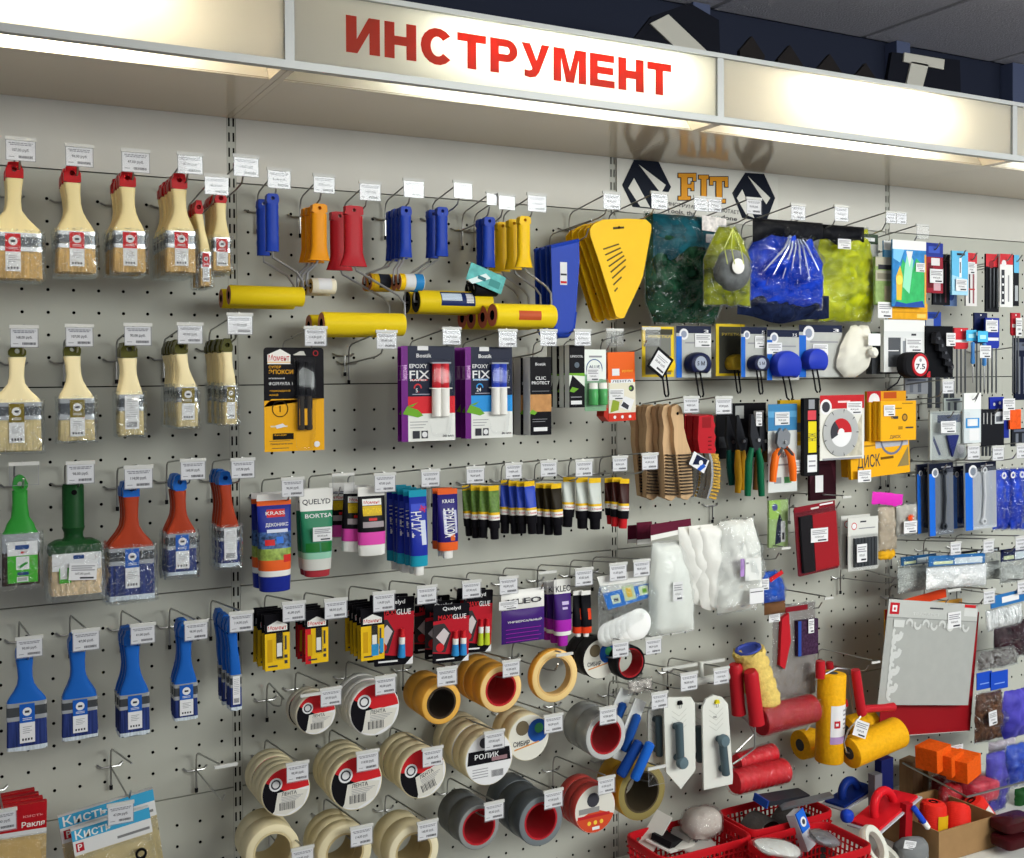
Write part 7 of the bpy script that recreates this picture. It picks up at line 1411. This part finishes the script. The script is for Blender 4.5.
bag('dark_mesh_bag', 'dark maroon mesh bag behind the cable ties', (993, 616, 1030, 662), .14, tint_mat('#1c1418', '#4a2c34', .5, 60, 1), .016, 1, 1, seed=92)
bag('foil_bag', 'silver and brown crinkled foil bag right of the stencil', (977, 644, 1018, 672), .18, tint_mat('#3b302c', '#a9a7a4', .25, 60, 1), .016, .8, 1, seed=94)
for k in range(2): tp(('left' if k == 0 else 'right')+' blue header card above the brown net bag', ((977+14*k, 672-1*k, 992+16*k, 689)), .185+.004*k, C('#1d49b8', .35), [(.2, .3, .8, .36, C('#7f9fe0'))], 'card', 'header_card', .002, 'blue header cards')
NET = tint_mat('#2c1f18', '#7d5a46', .6, 90, 1)
bag('net_bag', 'brown stringy net in clear bag with white sticker', (974, 688, 1003, 745), .19, NET, .022, .9, 1, seed=96, crumple=.5); sticker(989, 711, 997, 725, 'on the brown net bag', .222, -.1)
VIO = tint_mat('#2c2a80', '#5a52c0', .4, 14, .5)
bag('violet_bag', 'blue-violet smooth bag at the right edge, middle height', (1000, 684, 1034, 742), .20, VIO, .025, .8, .8, seed=98, filmy=False, crumple=.2)
# ornament stencil and the boards behind it
LG = C('#b4b6b2', .5); LG2 = C('#c6c8c5', .5)
orn = [('a', .13, .68-.082*k, .06, .034, (.6 if k % 2 else 2.4), (4.6 if k % 2 else 6.4), LG2) for k in range(8)]+[('d', .13+.03*(-1)**k, .68-.082*k, .018, LG2) for k in range(8)]+[('a', .24+.09*k, .775, .042, .022, (2.6 if k % 2 else -.6), (6.4 if k % 2 else 3.3), LG2) for k in range(8)]+[('p', [(.07, .74), (.18, .74), (.19, .81), (.07, .81)], LG2)]
pack('stencil_sheet', 'grey plastic stencil sheet with pale ornaments and red logo', 'stencil', (888, 602, 978.5, 704), .20, .0015, C('#a3a5a1', .4, var=.03, scale=30), [(0, .83, 1, 1, LG), (.02, .86, .12, .97, PRED), (.045, .885, .095, .945, PAPER), (.06, .9, .08, .925, PRED), (.0, .825, 1, .835, C('#8b8d8a')), (.45, .93, .6, .945, INK), ('t', 'ТРАФАРЕТ', .42, .875, .025, LG2, .3), (.84, .88, .99, .96, C('#c9cbc8')), (.84, .965, .97, .995, LRED)]+orn, rot=.15)
pack('stencil_sheet', 'dark red sheet showing below the grey stencil', 'sheet', (887.5, 612, 979, 733), .17, .0015, C('#8c141c', .4), [(0, .0, 1, .006, C('#b9b4b0'))], rot=.11)
pack('board', 'thin yellow-edged board behind the stencil', 'board', (885, 604, 962, 728), .13, .004, C('#c68f2c', .5), [(0, .92, .3, 1, LRED), (.02, .82, .3, .9, BLK2)]); pack('sheet', 'orange-red slanted sheet top edge above the stencil', 'sheet', (903, 594, 946, 603), .15, .002, C('#d8441f', .4), [], rot=-.09)
sticker(948, 612, 961, 628, 'on the grey stencil sheet', .2022)
# ------------------------------------------------------------------ base deck and what stands on it
DZ = .44
structure(MB().box(.95, 4.2, -.47, -.002, DZ-.03, DZ, C('#d6d6d0', .45)).box(.95, 4.2, -.46, -.44, .0, DZ-.0302, C('#9c9a94', .5)).build('base_deck', smooth=False))
BRED = C('#b5161f', .35)
def basket(label, xa, xb, d0, d1, z1=.56):
    t = thing('plastic_basket', label, 'basket', ((xa+xb)/2, -(d0+d1)/2, DZ), 'red plastic baskets on the base deck'); w, dp, h = (xb-xa)/2, (d1-d0)/2, z1-DZ; tp_ = .86
    def ring(z, s, e=8): return superring(z, w*s, dp*s, 32, e)
    r = MB(); r.loft([ring(h-.016, .985), ring(h-.016, 1.0), ring(h-.003, 1.0), ring(h, .985), ring(h, .955), ring(h-.004, .94), ring(h-.016, .94)], BRED, False, True); r.build('rim', t)
    b = MB(); b.loft([ring(.0005, tp_), ring(.003, tp_)], BRED); b.build('bottom', t)
    L = MB(); n1, n2 = 18, 11
    def wall(p0, p1, n):  # bars between two corners, leaning outwards
        for k in range(1, n):
            f = k/n; a = Vector(p0).lerp(Vector(p1), f); lo = Vector((a.x*tp_, a.y*tp_, .003)); hi = Vector((a.x*.955, a.y*.955, h-.012)); dv = (Vector(p1)-Vector(p0)).normalized()*.0022
            L.loft([[c-dv+Vector((0, 0, 0))-nn, c+dv-nn, c+dv+nn, c-dv+nn] for c in (lo, hi) for nn in (Vector((-dv.y, dv.x, 0))*.7,)], BRED)
        for k in range(1, 7):
            f = k/7; s = tp_+(.955-tp_)*f; a = Vector((p0[0]*s, p0[1]*s, .003+(h-.015)*f)); c = Vector((p1[0]*s, p1[1]*s, a.z)); a, c = a.lerp(c, .025), c.lerp(a, .025); L.tube([a, c], .0022, BRED, 4)
    cs = [(-w, -dp, 0), (w, -dp, 0), (w, dp, 0), (-w, dp, 0)]
    for i in range(4): wall(cs[i], cs[(i+1) % 4], n1 if i % 2 == 0 else n2)
    L.build('lattice', t, smooth=False)
    return t
basket('left red plastic basket under the trowels', 1.362, 1.616, .130, .285); basket('rear red plastic basket against the pegboard', 1.622, 1.876, .128, .266); basket('front red plastic basket with blue-labelled packs', 1.574, 1.815, .290, .448)
def at(px, py, z): v = PH(px, py, z); return v.x, v.y, v.z
def lump(name, label, cat, px, py, z, sx, sy, sz, mt, seed=1, rough=.25, fm=None, group=None, rot=(0, 0, 0), part='body', e=2.4, d=None):
    X, Y, Z = at(px, py, z)
    if d: Y = -d; X, Z = P(px, py, d)
    t = thing(name, label, cat, (X, Y, Z), group, rot); m = MB(); rings = []
    for k in range(9):
        f = -1+2*k/8; s = max(.15, (1-abs(f)**e)**(1/e)); rings.append([(x*(1+rough*.5*noise.noise(Vector((x*40, y*40, f*3+seed)))), y*(1+rough*.5*noise.noise(Vector((y*40, x*40, f*3+seed)))), zz) for x, y, zz in superring(f*sz, sx*s, sy*s, 18, e)])
    m.loft(rings, mt); m.build(part, t, ang=60)
    if fm:
        m = MB(); m.loft([[(x*1.1+.003*noise.noise(Vector((x*90, y*90, seed))), y*1.1, z_*1.12+.003*noise.noise(Vector((x*80, z_*80, seed+2)))) for x, y, z_ in r] for r in rings], fm); m.build('clear_wrap', t, ang=30)
    return t
lump('sponge_ball', 'pale crumpled round sponge in film, in the left basket', 'sponge', 702, 822, .57, .048, .035, .034, C('#c9bdb4', .7, bump=.4, scale=60), 3, .4, CRINKLE)
def slab(name, label, cat, px, py, z, sx, sy, sz, mt, rot, group=None, extra=None, part='body', d=None):
    X, Y, Z = at(px, py, z)
    if d: Y = -d; X, Z = P(px, py, d)
    t = thing(name, label, cat, (X, Y, Z), group, rot); MB().box(-sx/2, sx/2, -sy/2, sy/2, -sz/2, sz/2, mt).build(part, t, smooth=False)
    if extra: extra(t)
    return t
slab('sanding_float', 'white slab leaning in the left basket', 'float', 655, 831, .555, .09, .04, .006, C('#cfcdc6'), (.3, -.75, .2)); slab('sanding_float', 'black float with white edge in the left basket', 'float', 668, 839, .537, .075, .05, .014, C('#1c1b1e', .5), (.2, .25, .5), extra=lambda t: MB().box(-.045, .045, -.032, .032, -.0135, -.0095, WHITE).build('white_edge', t, smooth=False))
slab('paper_box', 'pale printed carton in the left basket', 'box', 688, 835, .53, .07, .05, .02, C('#b9b7b0'), (.25, .2, .4), extra=lambda t: MB().rect(-.02, .02, -.006, .006, -.0253, INK).build('print', t, smooth=False)); lump('round_pad', 'white round pad lying at the front of the left basket', 'pad', 697, 845, .515, .045, .035, .006, C('#d9d7d0'), 5, .05)
lump('round_pad', 'pale round pad near the black float', 'pad', 680, 843, .525, .035, .03, .006, C('#cfcdc4'), 6, .05)
for k in range(2):
    t = thing('sanding_belt', ['right', 'left'][k]+' dark grey sanding belt loop in the rear basket', 'belt', (1.80-.097*k, -.197, .512), 'sanding belts in the rear basket', (.1, 0, .12)); MB().lathe([(.044, -.028), (.046, -.028), (.046, .028), (.044, .028)], C('#4a4744', .7, var=.2, scale=200), (0, 0, 0), 'y', 28, True).build('belt', t)
slab('squeegee', 'dark squeegee lying across the rear basket with blue end', 'squeegee', 783, 797, .60, .16, .035, .012, C('#2b2d33', .35), (.2, .15, .2), extra=lambda t: MB().box(-.086, -.0805, -.02, .02, -.009, .009, C('#1d3f8c')).build('blue_end', t, smooth=False)); slab('squeegee', 'thin grey blade lying over the rear basket belts', 'squeegee', 806, 801, .60, .13, .02, .006, C('#6a6c70', .3, metal=.4), (.1, -.15, -.3))
def bl_extra(t): MB().box(-.016, .016, -.0155, -.0125, .0, .045, C('#1f62c8')).disc(.0, .02, .011, -.0158, PAPER, 16).disc(0, .02, .006, -.016, INK, 12).build('label_card', t, smooth=False)
slab('tool_pack', 'white and blue labelled pack standing in the front basket', 'pack', 801, 830, .55, .035, .024, .085, C('#b9bec4'), (-.3, -.2, .3), extra=bl_extra)
lump('clear_pack', 'white pack in film at the front of the front basket', 'pack', 778, 848, .565, .055, .026, .009, C('#d5d5d1', .5), 9, .4, CRINKLE, rot=(.3, .25, -.2)); lump('clear_pack', 'clear pack of silver tools in the front basket', 'pack', 824, 838, .57, .045, .026, .009, C('#8e9094', .3, metal=.4, var=.4, scale=90, stretch=(.3, 2, 1)), 11, .4, CRINKLE, rot=(.35, .3, .2)); slab('tool_pack', 'dark pack under the clear ones in the front basket', 'pack', 803, 852, .475, .13, .08, .02, C('#2b2629', .5), (.1, .1, .1))
# floats and rings right of the baskets
def float_tool(label, px, py, z, mt, sx, sy, rot, hr=.032):
    X, Y, Z = at(px, py, z); t = thing('hand_float', label, 'float', (X, Y, Z), 'hand floats on the deck', rot); MB().box(-sx/2, sx/2, -sy/2, sy/2, -.006, 0, mt).box(-sx/2-.008, sx/2+.008, -sy/2-.006, sy/2+.006, -.010, -.0062, C('#b9bcc4', .25)).build('base_plate', t, smooth=False)
    m = MB(); m.tube([(hr*1.15*math.cos(a)*1.0, 0, hr*1.25*math.sin(a)-.002) for a in [math.pi*k/12 for k in range(13)]], .0105, mt, 12); m.build('handle', t); return t
float_tool('bright red hand float with arched handle', 884, 808, .555, C('#d01d28', .3), .16, .08, (-.10, -.26, .16), .034); float_tool('dark blue hand float behind the red one', 850, 793, .55, C('#16307e', .35), .12, .06, (-.08, -.2, .1), .026)
lump('stopper', 'small blue plastic stopper beside the rear basket', 'stopper', 847, 816, .55, .016, .014, .016, C('#1d3fae', .35), 3, .1)
X, Y, Z = at(874, 846, .52); t = thing('cable_ring', 'white plastic ring in wrapper, right of the front basket', 'ring', (X, Y, Z), None, (1.05, .2, .3)); MB().lathe([(.030, -.007), (.044, -.009), (.047, 0), (.044, .009), (.030, .007)], C('#d5d4c8', .4), (0, 0, 0), 'z', 30, True).build('ring', t)
X, Y, Z = at(890, 862, .47); t = thing('cable_ring', 'second white plastic ring, lower at the bottom edge', 'ring', (X, Y, Z), None, (.8, .3, .2)); MB().lathe([(.026, -.006), (.038, -.008), (.041, 0), (.038, .008), (.026, .006)], C('#cfcec2', .4), (0, 0, 0), 'z', 30, True).build('ring', t)
lump('glove', 'grey crumpled glove left of the cardboard box', 'glove', 911, 850, .475, .045, .03, .03, C('#77797a', .8, bump=.6, scale=50), 13, .6); sticker(904, 841, 916, 849, 'on the grey glove by the cardboard box', -at(911, 850, .475)[1]+.024, .3)
slab('red_handle_tool', 'dark red upright tool left of the cardboard box', 'tool', 906, 822, .53, .022, .018, .09, C('#a5141e', .35), (0, .05, 0))
# cardboard box with spools
KR = C('#97764f', .7, var=.06, scale=30)
def carton():
    a = P(940.6, 833, .40); b = P(999.7, 816, .40); x0, x1 = a[0], b[0]; t = thing('cardboard_box', 'open brown cardboard box of red twine spools', 'box', ((x0+x1)/2, -.30, DZ)); w = (x1-x0)/2; dp = .095; h = a[1]-DZ
    m = MB(); th = .003
    m.box(-w, w, -dp, -dp+th, .001, h, KR); m.box(-w, w, dp-th, dp, .001, h, KR); m.box(-w, -w+th, -dp+th+.0002, dp-th-.0002, .001, h, KR); m.box(w-th, w, -dp+th+.0002, dp-th-.0002, .001, h, KR); m.box(-w+th, w-th, -dp+th, dp-th, .001, .004, KR); m.build('carton_walls', t, smooth=False)
carton()
SPR = C('#d8281e', .5, bump=.5, scale=160, stretch=(.2, .2, 3)); 
def spool(label, px, py, d, rot, lab=None):
    x, z = P(px, py, d); t = thing('twine_spool', label, 'spool', (x, -d, z), 'red twine spools in the cardboard box', rot); MB().lathe([(.010, .030), (.016, .034), (.027, .030), (.031, .022), (.034, -.045), (.028, -.050)], SPR, (0, 0, 0), 'z', 24).build('twine', t); MB().lathe([(.0105, .02), (.0105, .0335), (.009, .0335), (.009, .02)], BLACK, (0, 0, 0), 'z', 16, True).build('core', t)
    if lab:
        m = MB(); n = 6; A = [m.pts([(.0345*math.sin(-.5+k/n), -.0345*math.cos(-.5+k/n), zz) for k in range(n+1)]) for zz in (-.035, .008)]
        for k in range(n): m.face((A[0][k], A[0][k+1], A[1][k+1], A[1][k]), lab)
        m.build('label', t)
spool('upright red twine spool with yellow label, left in the box', 933, 815, .34, (0, .05, 0), C('#d8a81c')); spool('leaning red twine spool in the middle of the box', 957, 817, .34, (-.25, .35, 0)); spool('red twine spool with white print, right in the box', 978, 811, .30, (-.3, -.5, 0), C('#d8d4d0'))
lump('red_bag', 'crinkled red foil bag at the back of the box', 'bag', 951, 796, .57, .040, .022, .036, tint_mat('#8c1018', '#d83a40', .25, 40, 1), 15, .5, CRINKLE, d=.235)
x, z = P(921, 818, .36); t = thing('marker_pen', 'blue and white marker pen standing in the box corner', 'pen', (x, -.36, z), None, (-.2, -.6, 0)); MB().lathe([(.003, .035), (.007, .033), (.007, -.012)], C('#1f49c0', .35), (0, 0, 0), 'z', 12).build('pen_body', t); MB().lathe([(.007, -.0125), (.0065, -.030), (.002, -.034)], WHITE, (0, 0, 0), 'z', 12).build('pen_tip', t)
# sponges and soft packs behind the box
ORS = C('#e05a12', .8, var=.1, scale=160, bump=.5)
def brick(label, bx, d, depth, rot):
    X, Z, q = Q0((bx[0]+bx[2])/2, bx[3], d); t = tag(MB().box(q(bx[0], bx[3])[0], q(bx[2], bx[3])[0], 0, depth, 0, q(bx[0], bx[1])[1], ORS).build('sponge_brick', smooth=False), label, 'sponge', 'orange foam sponge bricks', (X, -d, Z)); t.rotation_euler = (0, -.06, rot); return t
brick('orange foam brick in front at right of three', (963, 761, 986, 779), .27, .055, .30); brick('orange foam brick in the middle of three', (949, 756, 967, 774), .25, .055, .25); brick('orange foam brick at left of three, farthest back', (935, 750, 954, 770), .235, .06, .2)
sticker(951, 745, 963, 751, 'lying on top of the orange foam bricks', .205)
PKM = tint_mat('#a81a30', '#d84a5c', .3, 18, .6)
lump('soap_pack', 'glossy crimson shrink-wrapped pack under the orange bricks', 'pack', 977, 788, .545, .058, .036, .032, PKM, 17, .2, CRINKLE, e=4, d=.25); lump('soap_pack', 'darker crimson pack left below the orange bricks', 'pack', 947, 787, .54, .036, .03, .035, C('#7d1420', .4), 19, .2, CRINKLE, e=4, d=.15); lump('soap_pack', 'dark red pack base behind the cardboard box', 'pack', 980, 803, .49, .045, .03, .028, C('#6d101c', .4), 20, .2, None, e=4, d=.15)
WDB = C('#8a6c4c', .6, var=.2, scale=20, stretch=(2, 2, .3))
for k in range(2): slab('wood_block', ('left' if k == 0 else 'right')+' brown wooden block behind the cardboard box', 'block', 911+15*k, 783+1*k, .54, .05, .04, .13, WDB, (0, 0, .2), 'brown wooden blocks', d=.08)
bag('violet_bag', 'blue-violet sponge pack standing right of the crimson pack', (985, 748, 1006, 815), .26, VIO, .02, .9, 1, seed=100, part='contents'); bag('snack_bag', 'shiny blue and white bag at the right edge, low', (1003, 738, 1034, 790), .26, tint_mat('#122f9a', '#3d62d0', .25, 24, 1), .03, .8, .9, seed=102); bag('green_bag', 'dark green pack at the right edge below the blue bag', (1014, 782, 1036, 812), .25, C('#1d4a22', .5), .02, 1, 1, seed=104, filmy=False); bag('white_bag', 'white and pink crinkled pack above the blue bag', (988, 735, 1016, 757), .2, tint_mat('#b9a9b4', '#d9d4dc', .3, 60, 1), .016, 1, 1, seed=106)
for k in range(2): lump('boot_polish_pack', ('upper' if k == 0 else 'lower')+' dark maroon glossy pack right of the cardboard box', 'pack', 1013+1*k, 822+16*k, .505-.032*k, .055, .03, .0155, C('#3d1216', .2), 21+k, .03, None, 'dark maroon glossy packs', e=6)
slab('tool_case', 'dark blue case with grey parts behind the red float', 'case', 884, 782, .58, .045, .02, .12, C('#121c52', .4), (0, 0, .1), extra=lambda t: MB().box(-.05, -.0228, -.012, .008, -.06, .03, C('#6b6d72', .3)).build('grey_parts', t, smooth=False))
# wire rail of the deck
t = thing('wire_rail', 'thin steel wire rail running before the orange bricks', 'rail', (2.2, -.2, .56)); pts = [P(903, 763, .10), P(967, 797, .33), P(1040, 778, .33)]; MB().tube([(pts[0][0]-2.2, .10, pts[0][1]-.56), (pts[1][0]-2.2, -.13, pts[1][1]-.56), (pts[2][0]-2.2, -.13, pts[2][1]-.56)], .0028, STEEL, 8).build('wire', t)
# ------------------------------------------------------------------ dark zone over the light boxes
def over(label, pr, d, mt, name, cat, extra=()):
    d = -.017; X, Z, q = Q0(*pr[0], d); t = thing(name, label, cat, (X, -d, Z)); zb = 2.2702-Z; pp = [q(*p) for p in pr]; pp = [(x, max(z, zb)) for x, z in pp[:-2]]+[(x, zb) for x, z in pp[-2:]]; MB().prism(pp, 0, .012, mt).build('panel', t, smooth=False)
    for w, m2 in extra: MB().prism([q(*p) for p in w], -.006, -.001, m2).build('white_blade', t, smooth=False)
HB = C('#14161e', .5); WBL = C('#b4b2a8', .5)
over('dark hexagonal board with slanted white blade above light box', [(630, 44), (652, 16), (690, 3), (719, 20), (722, 62), (650, 58)], .10, HB, 'hexagon_board', 'board', [([(649, 24), (667, 15), (706, 52), (672, 46)], WBL)])
over('white T-shaped bracket with dark panel above right light box', [(892, 52), (960, 60), (962, 96), (880, 86)], .08, HB, 'bracket_board', 'bracket', [([(903, 53), (943, 60), (942, 70), (902, 62)], WBL), ([(910, 62), (927, 65), (921, 88), (905, 84)], WBL)])
for k, x in enumerate((752, 790, 830, 866)): over(['leftmost', 'second', 'third', 'rightmost'][k]+' dark pointed card peeking over the glowing light box', [(x-12, 50+k*9), (x, 36+k*9), (x+13, 56+k*9), (x+4, 66+k*9), (x-12, 62+k*9)], .14, C('#221f1f', .5), 'pointed_card', 'card')
for i, x in enumerate((1.95, 2.75, 3.3)): structure(MB().box(x-.03, x+.03, .33, .379, 1.9, 2.64, C('#4d5672', .5)).build('trim_%d' % (6+i), smooth=False))
